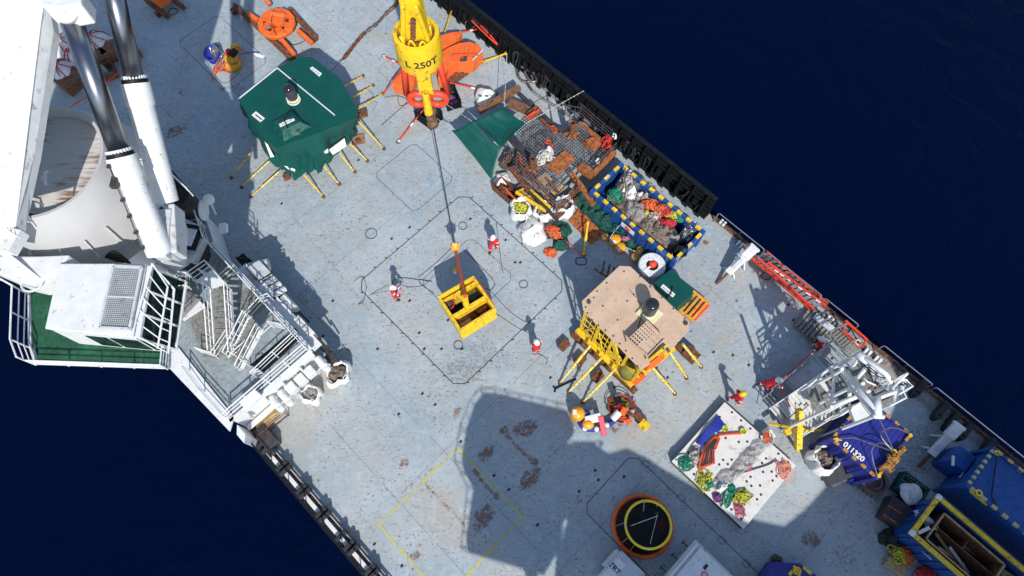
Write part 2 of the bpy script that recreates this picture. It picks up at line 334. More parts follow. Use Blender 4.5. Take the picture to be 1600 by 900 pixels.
# --- deck: fine grid that carries its own wear
def deck_mat():
    m = bpy.data.materials.new('blue_grey_deck_paint'); m.use_nodes = True; n, l = nt(m); b = n['Principled BSDF']
    at = n.new('ShaderNodeAttribute'); at.attribute_name = 'wear'; sp = n.new('ShaderNodeSeparateColor'); l.new(at.outputs['Color'], sp.inputs[0])
    tc = n.new('ShaderNodeTexCoord')
    def N(sc, det=6, ro=0.6, dis=0.0, st=None):
        x = n.new('ShaderNodeTexNoise'); x.inputs['Scale'].default_value = sc; x.inputs['Detail'].default_value = det; x.inputs['Roughness'].default_value = ro; x.inputs['Distortion'].default_value = dis
        if st:
            mp = n.new('ShaderNodeMapping'); mp.inputs['Rotation'].default_value = (0, 0, st[0]); mp.inputs['Scale'].default_value = (st[1], st[2], 1)
            l.new(tc.outputs['Object'], mp.inputs[0]); l.new(mp.outputs[0], x.inputs['Vector'])
        else: l.new(tc.outputs['Object'], x.inputs['Vector'])
        return x.outputs[0]
    def rng(s, a, c, lo=0.0, hi=1.0):
        x = n.new('ShaderNodeMapRange'); x.interpolation_type = 'SMOOTHSTEP'; x.inputs[1].default_value = a; x.inputs[2].default_value = c; x.inputs[3].default_value = lo; x.inputs[4].default_value = hi; l.new(s, x.inputs[0]); return x.outputs[0]
    def mul(a, c, op='MULTIPLY'):
        x = n.new('ShaderNodeMath'); x.operation = op; x.use_clamp = True
        for i, s in enumerate((a, c)):
            if isinstance(s, (int, float)): x.inputs[i].default_value = s
            else: l.new(s, x.inputs[i])
        return x.outputs[0]
    def mix(f, a, c):
        x = n.new('ShaderNodeMix'); x.data_type = 'RGBA'
        if isinstance(f, float): x.inputs['Factor'].default_value = f
        else: l.new(f, x.inputs['Factor'])
        for k, s in (('A', a), ('B', c)):
            if isinstance(s, tuple): x.inputs[k].default_value = (*s, 1)
            else: l.new(s, x.inputs[k])
        return x.outputs['Result']
    c = mix(rng(N(0.22, 5), 0.35, 0.65), (0.292, 0.359, 0.395), (0.402, 0.443, 0.462))
    c = mix(mul(rng(N(1.7, 8, 0.72), 0.48, 0.62), 0.6), c, (0.412, 0.483, 0.517))
    c = mix(mul(rng(N(4.0, 9, 0.76, 0.4), 0.50, 0.64), 0.55), c, (0.247, 0.282, 0.287))          # scuffed grime
    c = mix(mul(mul(rng(N(0.3, 5, .65), 0.44, 0.58), rng(N(2.4, 9, 0.75), 0.38, 0.62)), 0.6), c, (0.368, 0.356, 0.322))   # yellowed film
    c = mix(mul(rng(N(3.2, 9, 0.75, 0.0, (PI/4, 0.22, 2.4)), 0.57, 0.66), 0.5), c, (0.17, 0.17, 0.165))  # drag marks
    c = mix(mul(rng(N(3.0, 9, 0.75, 0.0, (-PI/4, 0.2, 2.6)), 0.58, 0.68), 0.5), c, (0.483, 0.494, 0.483))
    sp1 = rng(N(6.5, 3, 0.55), 0.605, 0.655); sp2 = rng(N(0.45, 5, .65), 0.40, 0.58)
    c = mix(mul(mul(sp1, sp2), 0.85), c, (0.13, 0.12, 0.11))
    c = mix(mul(mul(rng(N(5.0, 3, .5, 0, (-PI/4+.5, .6, 2.0)), 0.60, 0.66), rng(N(0.3, 5, .65), 0.42, 0.56)), 0.6), c, (0.17, 0.145, 0.125))                                   # chips
    nz = N(6.0, 10, 0.75, 0.3)
    def brk(a, nn_, k):
        s_ = n.new('ShaderNodeMath'); s_.operation = 'SUBTRACT'; l.new(nn_, s_.inputs[0]); s_.inputs[1].default_value = 0.5
        m1 = n.new('ShaderNodeMath'); m1.operation = 'MULTIPLY_ADD'; l.new(s_.outputs[0], m1.inputs[0]); m1.inputs[1].default_value = k; l.new(a, m1.inputs[2])
        m2 = n.new('ShaderNodeMath'); m2.operation = 'MULTIPLY'; l.new(m1.outputs[0], m2.inputs[0]); l.new(rng(a, 0.02, 0.3), m2.inputs[1]); return m2.outputs[0]
    nzf = N(22.0, 6, 0.7); c = mix(mul(mul(rng(nzf, 0.58, 0.64), rng(N(0.9, 5, .65), 0.42, 0.56)), 0.7), c, (0.16, 0.15, 0.14))
    c = mix(mul(mul(rng(N(11, 6, .7, 0, (0.5, 0.5, 1.6)), 0.58, 0.63), rng(N(0.5, 5, .65), 0.44, 0.56)), 0.75), c, (0.17, 0.12, 0.09))
    dm = rng(brk(sp.outputs[1], nz, 4.5), 0.55, 1.1); c = mix(mul(dm, 0.62), c, (0.12, 0.11, 0.10))
    pm = rng(brk(sp.outputs[2], N(2.6, 10, .75), 4.5), 0.3, 1.3); c = mix(mul(pm, 0.62), c, (0.380, 0.339, 0.276))
    rm = rng(brk(sp.outputs[0], N(3.5, 11, 0.82, 0.2), 4.2), 0.62, 1.05); c = mix(mul(rm, 0.85), c, mix(nz, (0.08, 0.035, 0.025), (0.24, 0.10, 0.045)))
    l.new(c, b.inputs['Base Color']); l.new(rng(N(1.1, 6), 0.3, 0.7, 0.42, 0.7), b.inputs['Roughness'])
    bp = n.new('ShaderNodeBump'); bp.inputs['Strength'].default_value = 0.25; bp.inputs['Distance'].default_value = 0.02; l.new(nz, bp.inputs['Height']); l.new(bp.outputs[0], b.inputs['Normal'])
    return m
STEP = 0.11
na, nb = int((20-AL)/STEP)+1, int(round((B1-B0)/STEP))+1
ga = np.linspace(AL, 20, na); gb = np.linspace(B0, B1, nb)
GA, GB = np.meshgrid(ga, gb, indexing='ij'); GX, GY = (GA+GB)*R2, (GB-GA)*R2
wear = np.zeros((na, nb, 4), np.float32); wear[..., 3] = 1
def blot(p, r, ch, k=1.0, el=1.0, ang=0.0):
    c, s = math.cos(math.radians(ang)), math.sin(math.radians(ang)); dx, dy = GX-p[0], GY-p[1]
    q = ((dx*c+dy*s)/(r*el))**2+((-dx*s+dy*c)/r)**2; wear[..., ch] = np.maximum(wear[..., ch], k*np.clip(1.35-q, 0, 1))
def streak(p, q, w, ch, k=1.0):
    d = Vector(q)-Vector(p); L = d.length; d.normalize(); dx, dy = GX-p[0], GY-p[1]
    t = dx*d.x+dy*d.y; s = np.abs(-dx*d.y+dy*d.x)+0.0*t; e = np.maximum(np.maximum(-t, t-L), 0)
    wear[..., ch] = np.maximum(wear[..., ch], k*np.clip(1.3-(s/w)**2-(e/w)**2, 0, 1))
# stains seen in the photo: px, py, radius m, channel, strength, stretch, angle
for px, py, r, ch, k, el, ang in [(759, 709, .42, 0, 1, 1.6, 45), (756, 808, .55, 0, 1, 1.5, 55), (828, 748, .5, 0, 1, 1.7, 45), (821, 669, .5, 0, 1, 1.7, 20), (787, 672, .3, 0, 1, 1, 0),
    (835, 722, .3, 0, 1, 1, 0), (745, 738, .28, 0, 1, 1, 0), (775, 775, .25, 0, 1, 1, 0), (715, 645, .28, 0, .9, 1.6, 60), (632, 722, .3, 0, .9, 1.2, 60), (650, 868, .3, 0, .9, 1.3, 10),
    (1268, 843, .5, 0, .95, 1.2, 0), (832, 748, .3, 0, 1, 1, 0), (275, 205, .55, 0, .9, 1.8, 30), (285, 145, .35, 0, .8, 1, 0), (348, 138, .25, 0, .9, 1, 0), (390, 170, .2, 0, .6, 1, 0),
    (740, 560, 1.2, 1, .7, 1.5, 10), (720, 580, .8, 1, .8, 1.6, -20), (780, 565, .8, 1, .6, 1.3, 20), (525, 560, .6, 1, .6, 1, 0), (1105, 380, .5, 2, 1, 1.4, 0), (1103, 378, .22, 0, 1, 1, 0),
    (1090, 425, .45, 2, .9, 1.2, 0), (560, 30, .6, 2, .7, 1, 0), (590, 60, .8, 2, .8, 1, 30), (700, 25, .8, 2, .7, 1, 0), (750, 90, .9, 2, .7, 1, 0), (620, 150, 1.0, 2, .7, 1, 0), (645, 200, 1.0, 2, .8, 1.5, 40),
    (340, 20, 1.1, 2, .6, 1, 0), (600, 215, .7, 2, .5, 1, 0), (1130, 590, 1.2, 2, .7, 1.3, -20), (1060, 650, 1.4, 2, .7, 1.5, 45), (1010, 680, .9, 2, 1, 1.2, 0), (980, 690, .8, 2, .9, 1.4, 0), (960, 665, .5, 0, .8, 1, 0), (1185, 540, .6, 2, .6, 1, 0),
    (1130, 520, .9, 2, .8, 1, 0), (1250, 560, .5, 2, .6, 1, 0), (450, 670, 1.4, 2, .9, 1.4, -40), (430, 690, .8, 2, 1, 1, 0), (510, 600, .8, 2, .9, 1.2, 0), (480, 650, 1.0, 2, .9, 1.2, 0), (560, 740, 1.2, 2, .6, 1.6, 45),
    (690, 800, 1.2, 2, .9, 1.5, -45), (720, 830, 1.0, 2, .9, 1, 0), (650, 790, .9, 2, .7, 1, 0), (760, 870, 1.0, 2, .6, 1, 0), (700, 730, 1.0, 2, .6, 1.5, -45), (790, 640, 1.5, 2, .4, 1, 0), (860, 640, 1.0, 2, .5, 1, 0),
    (900, 650, .9, 2, .7, 1, 0), (1440, 700, 1.3, 1, .9, 1.4, 45), (1400, 800, .9, 1, .9, 1, 0), (1365, 750, .9, 2, .6, 1, 0), (1290, 790, .8, 1, .4, 1, 0), (1410, 745, .8, 1, .8, 1, 0), (1455, 725, .8, 0, .6, 1.5, 20),
    (1150, 440, .7, 2, .9, 1.5, 45), (1180, 420, .6, 2, 1, 1, 0), (1120, 470, .8, 2, .5, 1, 0), (1230, 600, .6, 1, .5, 1, 0), (980, 740, .6, 1, .4, 1, 0), (905, 780, .25, 0, .8, 1, 60), (840, 440, .6, 2, .4, 1, 0)]:
    blot(W(px, py), r, ch, k, el, ang)
for a_, b_, w, ch, k in [((783, 672), (833, 724), .14, 0, .95), ((742, 738), (776, 778), .13, 0, .95), ((246, 150), (282, 190), .12, 2, 1), ((250, 165), (280, 195), .1, 0, .8), ((655, 748), (722, 818), .16, 2, 1), ((665, 755), (730, 825), .12, 0, .75),
    ((690, 560), (560, 480), .2, 2, .5), ((455, 335), (585, 495), .15, 1, .65), ((475, 330), (560, 420), .14, 1, .5), ((600, 600), (520, 700), .15, 1, .45), ((640, 600), (560, 690), .15, 1, .4), ((560, 30), (760, 170), .2, 2, .6),
    ((590, 40), (612, 62), .16, 2, 1), ((540, 240), (650, 330), .2, 1, .3), ((870, 690), (930, 640), .18, 1, .6), ((905, 655), (860, 700), .12, 1, .6), ((1115, 500), (1060, 560), .2, 2, .6), ((1180, 500), (1120, 450), .15, 1, .4), ((1345, 780), (1390, 720), .15, 1, .6),
    ((400, 680), (600, 893), .3, 2, .55), ((780, 80), (1100, 330), .3, 2, .75), ((1110, 340), (1310, 490), .45, 2, 1.0), ((1110, 340), (1310, 490), .25, 0, .45), ((1420, 590), (1500, 660), .5, 2, .8), ((1285, 500), (1560, 710), .5, 1, 1.2), ((1290, 510), (1400, 590), .5, 2, 1.0), ((1300, 500), (1420, 592), .35, 0, .8)]:
    streak(W(*a_), W(*b_), w, ch, k)
for i in range(260):   # scattered little rust spots
    blot(A(rnd.uniform(-34, 16), rnd.uniform(B0+.5, B1-.5)), rnd.uniform(.06, .16), 0, rnd.uniform(.5, .85), rnd.uniform(1, 2), rnd.uniform(0, 180))
for i in range(70):
    blot(A(rnd.uniform(-38, 16), rnd.uniform(B0+.5, B1-.5)), rnd.uniform(.3, 1.1), rnd.choice((1, 2, 2)), rnd.uniform(.35, .75), rnd.uniform(1, 2.5), rnd.choice((45, -45, 0, 80)))
for i in range(60):
    p = A(rnd.uniform(-34, 14), rnd.uniform(B0+1, B1-1)); t = math.radians(rnd.choice((45, -45, 40, -38, 20))); L = rnd.uniform(1, 4)
    streak(p, p+Vector((math.cos(t), math.sin(t), 0))*L, rnd.uniform(.06, .13), rnd.choice((1, 1, 2)), rnd.uniform(.4, .7))
me = bpy.data.meshes.new('deck'); me.vertices.add(na*nb)
co = np.zeros((na*nb, 3), np.float32); co[:, 0] = GX.ravel(); co[:, 1] = GY.ravel(); me.vertices.foreach_set('co', co.ravel())
ii, jj = np.meshgrid(np.arange(na-1), np.arange(nb-1), indexing='ij'); q0 = (ii*nb+jj).ravel(); quads = np.stack([q0, q0+nb, q0+nb+1, q0+1], 1).astype(np.int32); nq = len(quads)
me.loops.add(nq*4); me.loops.foreach_set('vertex_index', quads.ravel()); me.polygons.add(nq)
me.polygons.foreach_set('loop_start', np.arange(nq, dtype=np.int32)*4); me.polygons.foreach_set('loop_total', np.full(nq, 4, np.int32)); me.update(calc_edges=True)
ca = me.color_attributes.new('wear', 'FLOAT_COLOR', 'POINT'); ca.data.foreach_set('color', wear.reshape(-1)); me.materials.append(deck_mat()); me.validate()
deck = bpy.data.objects.new('deck', me); link(deck); struct(deck)
mb = MB(AF); mb.box(((20+AH)/2, (B0+B1)/2, -.15), (AH-20, B1-B0, .3)); struct(mb.build('foredeck', M['deckgrey']))
# --- hull below the deck
mb = MB(AF); mb.prism([(AL, B0-.5), (AH, B0-.5), (AH, B1+.05), (AL, B1+.05)], -8.4, -.25); mb.build('ship_hull', M['black'])
tag(bpy.data.objects['ship_hull'], 'black steel ship hull carrying the blue grey working deck', 'ship hull')
# --- seams, hatch outlines, painted square
MS = mat('seam_sealant', (0.035, 0.037, 0.04), 0.7, var=0.4)
def strip(mb, p, q, w, z=0.004):
    p, q = Vector(p), Vector(q); d = (q-p).normalized(); s = Vector((-d.y, d.x, 0))*(w/2); mb.poly([(v.x, v.y) for v in (p-s, q-s, q+s, p+s)], z)
def loop_ab(mb, a0, a1, b0, b1, ch, w=0.05):
    P = [A(a0+ch, b0), A(a1-ch, b0), A(a1, b0+ch), A(a1, b1-ch), A(a1-ch, b1), A(a0+ch, b1), A(a0, b1-ch), A(a0, b0+ch)]
    for i in range(8): strip(mb, P[i], P[(i+1) % 8], w)
mb = MB(); loop_ab(mb, -16.42, -7.9, 3.9, 12.35, .45)
for t in [x*0.85+.6 for x in range(9)]:
    for p in (A(-16.42+t, 3.82), A(-16.42+t, 12.43), A(-16.5, 3.9+t), A(-7.82, 3.9+t)): mb.poly([(p.x-.07, p.y-.02), (p.x+.07, p.y-.02), (p.x+.07, p.y+.04), (p.x-.07, p.y+.04)], 0.005)
struct(mb.build('main_hatch_seam', MS))
mb = MB(); loop_ab(mb, -14.0, -10.4, 6.6, 10.6, .3, .03); struct(mb.build('inner_hatch_seam', MS))
p1, p2 = ab(W(905, 790)), ab(W(980, 712)); mb = MB(); loop_ab(mb, p1[0]+.2, 13.5, p1[1], p2[1]+.3, .35, .04)
for px, py in ((1063, 777), (1127, 843), (1165, 880), (1008, 724)):
    P = [W(px-6, py), W(px, py-6), W(px+8, py+2), W(px+2, py+8)]
    for i in range(4): strip(mb, P[i], P[(i+1) % 4], .025, .006)
struct(mb.build('forward_hatch_seam', MS))
mb = MB(); loop_ab(mb, *[x for x in (ab(W(588, 270))[0], ab(W(668, 275))[0]+1.3, ab(W(588, 270))[1]-.2, ab(W(650, 225))[1])], .25, .03); struct(mb.build('aft_hatch_seam', MS))
mb = MB(); p1 = ab(W(283, 62)); loop_ab(mb, p1[0], p1[0]+5.5, p1[1]-.3, p1[1]+3.0, .3, .03); struct(mb.build('port_hatch_seam', MS))
ML = mat('weld_seam', (0.15, 0.16, 0.165), 0.6, var=0.5)
mb = MB()
for b_ in (-2.2, 1.1, 14.6, 17.9): 
    for k in range(14): strip(mb, A(-40+k*4.1, b_), A(-40+k*4.1+3.4+rnd.random()*.6, b_), .02)
for a_ in (-28, -22, -18.2, -6.1, -2, 2.1, 6.1, 10.2): strip(mb, A(a_, rnd.uniform(-4, 2)), A(a_, rnd.uniform(10, 21)), .018)
strip(mb, W(775, 345), W(785, 425), .05, .006); strip(mb, W(784, 85), W(790, 150), .018, .006)
struct(mb.build('deck_weld_lines', ML))
MY = mat('faded_yellow_line', (0.55, 0.50, 0.10), 0.6, var=0.25, sc=4, dirt_or_shade=(0.32, 0.34, 0.28), damt=0.5, dsc=4)
mb = MB(); C = [W(592, 820), W(715, 700), W(817, 808)]; C.append(C[0]+C[2]-C[1])
for i in range(4):
    p, q = C[i], C[(i+1) % 4]; d = (q-p).normalized()*.06; strip(mb, p-d, q+(d if i % 2 else -d), .13, .008 if i % 2 else .0045)
struct(mb.build('yellow_marking', MY))
# --- lashing sockets: dark pots sunk in the deck
mb = MB()
for px, py in [(440, 318), (612, 373), (640, 355), (735, 342), (790, 375), (813, 410), (640, 470), (700, 500), (590, 545), (480, 540), (505, 525), (663, 545), (722, 545), (660, 615), (680, 632), (720, 690), (795, 765), (772, 743), (905, 768), (840, 820), (935, 750), (975, 745), (1170, 570), (1115, 550), (1185, 545), (1145, 555), (623, 647), (585, 850), (628, 884), (560, 250), (520, 470), (960, 605), (860, 590), (890, 612), (745, 500), (690, 545), (655, 520), (805, 410), (1043, 590), (930, 735), (1232, 476), (1258, 477), (1240, 500), (1300, 560)]:
    p = W(px, py); mb.box((p.x, p.y, .003), (.16, .12, .012), 45)
struct(mb.build('lashing_sockets', M['rubber']))
def stain_ring(px, py, R, label, r=.02, m='rope_dk', square=False):
    p = W(px, py, .02); mb = MB()
    if square: mb.tube([p+Vector((R*(abs(math.cos(t))**.6)*math.copysign(1, math.cos(t)), R*.75*(abs(math.sin(t))**.6)*math.copysign(1, math.sin(t)), 0)) for t in [2*PI*i/24 for i in range(24)]], r, 5, True)
    else: mb.torus(p, R, r, 24, 5)
    tag(mb.build('deck_ring', M[m]), label, 'lashing ring', 'steel rings lying on the deck plates')
stain_ring(580, 365, .33, 'double rimmed dark ring on open deck left of the central hatch')
stain_ring(723, 353, .24, 'thin dark ring on deck just above the hanging yellow buoy')
stain_ring(716, 539, .24, 'thin dark ring on deck directly below the yellow basket')
stain_ring(620, 442, .24, 'thin dark ring beside the worker left of the yellow basket')
stain_ring(818, 444, .24, 'thin dark ring on the hatch near its right corner')
stain_ring(908, 408, .3, 'oval dark ring in the shade by the orange rope end', .03, 'dark', True)
stain_ring(735, 38, .35, 'brown coiled wire ring near the bulwark top', .05, 'rope_br')
# --- starboard bulwark: black plate with ribs
def bulwark():
    BB = B1-1.05; a0, a1, H = -40, -5.1, 1.85
    t = thing('bulwark', 'tall black ribbed steel bulwark along the upper right deck edge', 'bulwark', A(a0, BB+.9, 0))
    mb = MB(AF); mb.box(((a0+a1)/2, BB+.95, H/2-.2), (a1-a0, .06, H+.3)); mb.box(((a0+a1)/2, BB+.75, .0), (a1-a0, .5, .08)); mb.build('wall', M['black'], t)
    mb = MB(AF); mb.box(((a0+a1)/2, BB+.95, H+.0), (a1-a0, .2, .1)); mb.build('top_rail', M['black'], t, bevel=.02)
    mb = MB(AF)
    for zz in (.5, .95, 1.4, 1.85): mb.box(((a0+a1)/2, BB+.86, zz), (a1-a0, .16, .05))
    mb.tube([(a0, BB+.75, 1.2), (a1, BB+.75, 1.2)], .05); mb.build('stringer', M['black'], t)
    k = 0; a = a0
    while a < a1:
        mb = MB(); w = .035; P = [(a, BB+.4, 0.0), (a, BB+.4, .3), (a, BB+.72, H-.15), (a, BB+.92, H-.15), (a, BB+.92, 0.0)]
        vs = [A(p[0]-w, p[1], p[2]) for p in P]+[A(p[0]+w, p[1], p[2]) for p in P]; mb.raw(vs, [(0, 1, 2, 3, 4), (9, 8, 7, 6, 5)]+[(i, i+5, (i+1) % 5+5, (i+1) % 5) for i in range(5)])
        mb.fr = AF; mb.box((a, BB+.38, .14), (.34, .06, .28)); 
        if k % 3 == 0: mb.box((a+.4, BB+.7, .7), (.3, .2, .5), rx=-8)
        mb.build('rib', M['black'], t); a += .93; k += 1
    mb = MB(AF)
    for i in range(22):
        a = rnd.uniform(-22, a1-.3); mb.tube(smooth_path([(a, BB+rnd.uniform(.45, .7), .05), (a+rnd.uniform(-.2, .2), BB+.7, rnd.uniform(.5, 1.2)), (a+rnd.uniform(-.4, .4), BB+.7, .9), (a+rnd.uniform(-.3, .3), BB+.6, .1)], 3), rnd.uniform(.03, .07), 5)
    mb.build('hanging_fender', M['rubber'], t)
bulwark()
# --- starboard handrails on the open part
def handrail(a0, a1, b, lab, mtl='galv', z1=1.1):
    t = thing('handrail', lab, 'handrail', A(a0, b, 0), group='low rails along the starboard deck edge'); mb = MB(AF); mb.tube([(a0, b, -.3), (a0, b, z1-.08), (a0+.08, b, z1), (a1-.08, b, z1), (a1, b, z1-.08), (a1, b, -.3)], .03); mb.build('top_rail', M[mtl], t)
    mb = MB(AF); mb.tube([(a0, b, z1*.55), (a1, b, z1*.55)], .022); mb.tube([(a0, b, z1*.15), (a1, b, z1*.15)], .022); mb.build('mid_rail', M['dark'], t)
    n = max(1, int((a1-a0)/1.5))
    for i in range(1, n):
        mb = MB(AF); x = a0+(a1-a0)*i/n; mb.tube([(x, b, -.3), (x, b, z1)], .022); mb.build('post', M['dark'], t)
br = B1-.25
for (x0, x1, lab) in [(-4.6, -1.3, 'long thin rail from the bulwark end to the white davit'), (-1.1, -.2, 'shortest thin rail segment beside the red ladder head'), (0.0, 2.6, 'thin rail alongside the middle of the red ladder'), (2.8, 5.0, 'thin rail between red ladder foot and red gate'), (6.6, 9.6, 'dark rail behind the white tubular stair tower'), (9.8, 17.6, 'dark rail running down to the large blue container')]: handrail(x0, x1, br, lab)
mb = MB(AF); mb.box((6.3, B1-.05, .06), (22.3, .12, .14)); struct(mb.build('deck_edge_bar', M['rust']))
# small light grey base plates on the edge
lab_e = ['nearest the bulwark end', 'just before the white davit', 'beside the foot of the red ladder', 'behind the top of the stair tower', 'at the outboard side of the stair tower', 'in the shade below the stair tower landing']
for (px, py), w in zip([(1128, 350), (1155, 383), (1295, 500), (1354, 551), (1370, 563), (1412, 608)], lab_e):
    t = thing('rail_socket', 'pale grey double rail socket '+w, 'socket', W(px, py), -45, 'rail sockets on the starboard deck edge')
    for s in (-1, 1): mb = MB(FR(W(px, py), -45)); mb.box((s*.11, 0, .12), (.14, .3, .24)); mb.build('tube', M['label'], t, bevel=.02)
    mb = MB(FR(W(px, py), -45)); mb.box((0, 0, .04), (.5, .14, .06)); mb.build('plate', M['black'], t)
# black fender pads at the lower right deck edge
for i, ((px, py), w) in enumerate(zip([(1430, 610), (1463, 645), (1480, 662), (1500, 677), (1535, 702)], ['first below the stair tower', 'second of the row, close to its neighbour', 'behind the lower white davit head', 'right after the lower davit', 'beside the large blue container'])):
    mb = MB(FR(W(px, py), -45)); mb.box((0, .1, .3), (.34, 1.0, .6)); mb.cyl((0, -.4, 0), (0, -.4, .6), .17, n=12); o = mb.build('deck_edge_fender', M['rubber'], bevel=.04); tag(o, 'black rubber fender block '+w, 'fender', 'fender blocks on the lower right edge')
# --- port edge: low gunwale with paired black pads
mb = MB(AF); mb.box((0, B0-.42, .08), (28, .18, .5)); mb.box((0, B0-.62, -.2), (28, .22, .8)); struct(mb.build('gunwale', M['black']))
mb = MB(AF); mb.box((0, B0-.16, .05), (28, .3, .12)); struct(mb.build('gunwale_plank', M['woodbrown']))
edge_labels = ['first pair of fender pads below the white deckhouse', 'second pair of pads down the port edge', 'third pair of pads down the port edge', 'fourth pair of pads, beside two white segments', 'single fender pad between the fourth and sixth sets', 'pair of pads level with the yellow square corner', 'pair of pads touching the bottom of the picture', 'last pads at the bottom edge']
pads = [((421, 684), (430, 691)), ((451, 719), (457, 726)), ((482, 755), (489, 760)), ((512, 791), (519, 797)), ((543, 828),), ((556, 842), (563, 849)), ((588, 881), (594, 888))]
for ps, lb in zip(pads, edge_labels):
    t = thing('fender_pads', 'black '+lb, 'fender', W(*ps[0]), group='black fender pads on the port gunwale')
    for q in ps:
        a_ = ab(W(q[0], q[1], .4))[0]; mb = MB(AF); mb.box((a_, B0-.22, .38), (.2, .62, .5)); mb.cyl((a_, B0+.02, .16), (a_, B0+.02, .64), .1, n=10); mb.cyl((a_, B0-.5, .16), (a_, B0-.5, .64), .1, n=10); mb.build('pad', M['rubber'], t, bevel=.04)
wsegs = [((433, 700), (448, 714)), ((461, 736), (478, 750)), ((492, 771), (509, 786)), ((523, 806), (540, 822)), ((546, 834), (552, 841)), ((567, 858), (585, 874)), ((598, 895), (606, 905))]
for k, (p, q) in enumerate(wsegs):
    a0, a1 = ab(W(*p, .3))[0]-.25, ab(W(*q, .3))[0]+.1; mb = MB(AF); mb.box(((a0+a1)/2, B0-.33, .3), (a1-a0, .2, .14)); mb.box(((a0+a1)/2, B0-.02, .3), (a1-a0, .05, .14)); mb.box((a0, B0-.17, .3), (.06, .28, .14)); mb.box((a1, B0-.17, .3), (.06, .28, .14))
    tag(mb.build('gunwale_frame', M['white_dirty'], bevel=.01), 'white painted gunwale frame '+['nearest the deckhouse', 'second down the port side', 'third down the port side', 'fourth down the port side', 'shortest, beside the single pad', 'near the yellow square', 'at the bottom of the picture'][k], 'gunwale frame', 'white frames between the fender pads')
t = thing('storm_rail', 'thin grey rail above the port gunwale casting a long line of shade', 'handrail', A(-13.5, B0-.55, 0)); mb = MB(AF); mb.tube([(-13.6, B0-.5, 1.25), (4, B0-.5, 1.25)], .045); mb.build('top_rail', M['black'], t)
for q in range(12): mb = MB(AF); mb.tube([(-13.2+q*1.4, B0-.5, .3), (-13.2+q*1.4, B0-.5, 1.25)], .035); mb.build('post', M['black'], t)
# --- unseen block and slabs added forward of the frame to cast the deck shadows
t = thing('shade_superstructure', 'unseen white accommodation block added to shade the working deck', 'shade_superstructure', A(24, 9, 0))
def foot(pts, h):
    k = 1/math.tan(sel); out = []
    for q_ in pts: p = q_ if isinstance(q_, Vector) else W(*q_); out.append((p.x+math.cos(saz)*h*k, p.y+math.sin(saz)*h*k))
    return out
SH1 = foot([(866, 905), (870, 862), (880, 838), (886, 812), (882, 796), (905, 735), (921, 690), (951, 708), (980, 700), (1012, 716), (1040, 735), (1110, 775), (1180, 812), (1225, 822), (1258, 795), (1290, 760), (1345, 738), (1375, 690), (1395, 640), (1410, 600)]+[A(6.8, 22.0), A(24, 22.0)]+[(1900, 960), (866, 960)], 13)
mb = MB(); mb.prism(SH1, 11.5, 13); mb.build('shade_slab', M['white'], t)  # slab outlined from the shadow it is added to cast
mb = MB(AF); mb.box((31, 6, 5.4), (8, 16, 11.8)); mb.build('wall', M['white'], t)
t = thing('shade_platform', 'unseen raised platform added to shade the working deck', 'platform', A(11, -8, 0))
SH2 = foot([(721, 715), (729, 668), (742, 630), (756, 613), (776, 614), (884, 640), (893, 655), (884, 670), (866, 680), (860, 686), (888, 692), (930, 690), (880, 790), (872, 800), (874, 812), (868, 840), (845, 877), (728, 842), (741, 752)], 13)
mb = MB(); mb.prism(SH2, 12.4, 13); mb.build('platform_slab', M['white'], t)  # unseen slab, outline traced back from the shadow blob on deck
mb = MB()
for x, y in ((3.0, -10.5), (7, -12)): mb.cyl((x, y, -3), (x, y, 12.4), .3)
mb.build('pillar', M['white'], t)
mb = MB(); n_ = len(SH2); cx_, cy_ = sum(p[0] for p in SH2)/n_, sum(p[1] for p in SH2)/n_
for i in range(n_):
    p, q = SH2[i], SH2[(i+1) % n_]; L_ = math.hypot(q[0]-p[0], q[1]-p[1]); m_ = max(1, int(L_/.6))
    o_ = lambda e: (e[0]+(e[0]-cx_)/math.hypot(e[0]-cx_, e[1]-cy_)*.4, e[1]+(e[1]-cy_)/math.hypot(e[0]-cx_, e[1]-cy_)*.4)
    mb.tube([(*o_(p), 12.9), (*o_(q), 12.9)], .03)
    for k in range(m_): e = (p[0]+(q[0]-p[0])*k/m_, p[1]+(q[1]-p[1])*k/m_); mb.tube([(*e, 12.7), (*o_(e), 12.9)], .03)
mb.build('shade_lattice', M['white'], t)  # edge lattice added to fringe that shadow
# ================================================================== DECKHOUSE under the crane
DZ = 3.0
dh = thing('deckhouse', 'white port side deckhouse with stairs, railings and grey top deck below the crane', 'deckhouse', A(-18, -3, 0))
def wp(px, py, z): return W(px, py, z)
mb = MB(AF); mb.prism([(-14.0, -5.25), (-14.0, -.35), (-22.3, -.35), (-24.5, .5), (-30, .5), (-30, -5.25)], .02, DZ-.12); mb.build('wall', M['white'], dh)
mb = MB(AF); mb.prism([(-13.9, -5.3), (-13.9, -.25), (-22.3, -.25), (-24.5, .6), (-30, .6), (-30, -5.3)], DZ-.12, DZ); mb.build('top_deck', M['deckgrey'], dh)
mb = MB(AF); mb.prism([(-13.5, -5.6), (-13.9, -5.05), (-19, -4.9), (-21.5, -3.4), (-26, -3.4), (-26, -6.6), (-19.2, -5.9)], DZ+.004, DZ+.12); mb.build('bulwark_plating', M['white'], dh)
mb = MB(AF); mb.prism([(-13.88, -5.3), (-13.5, -5.6), (-12.9, -5.6), (-13.2, -5.3)], .1, 2.2); mb.build('end_bracket', M['white'], dh)
mb = MB(AF); mb.box((-13.9, -2.8, DZ+.06), (.16, 5.0, .12)); mb.box((-18.1, -.28, DZ+.08), (8.3, .14, .16)); mb.box((-17.2, .02, DZ-.5), (6.4, .5, .06)); mb.build('coaming', M['white'], dh)
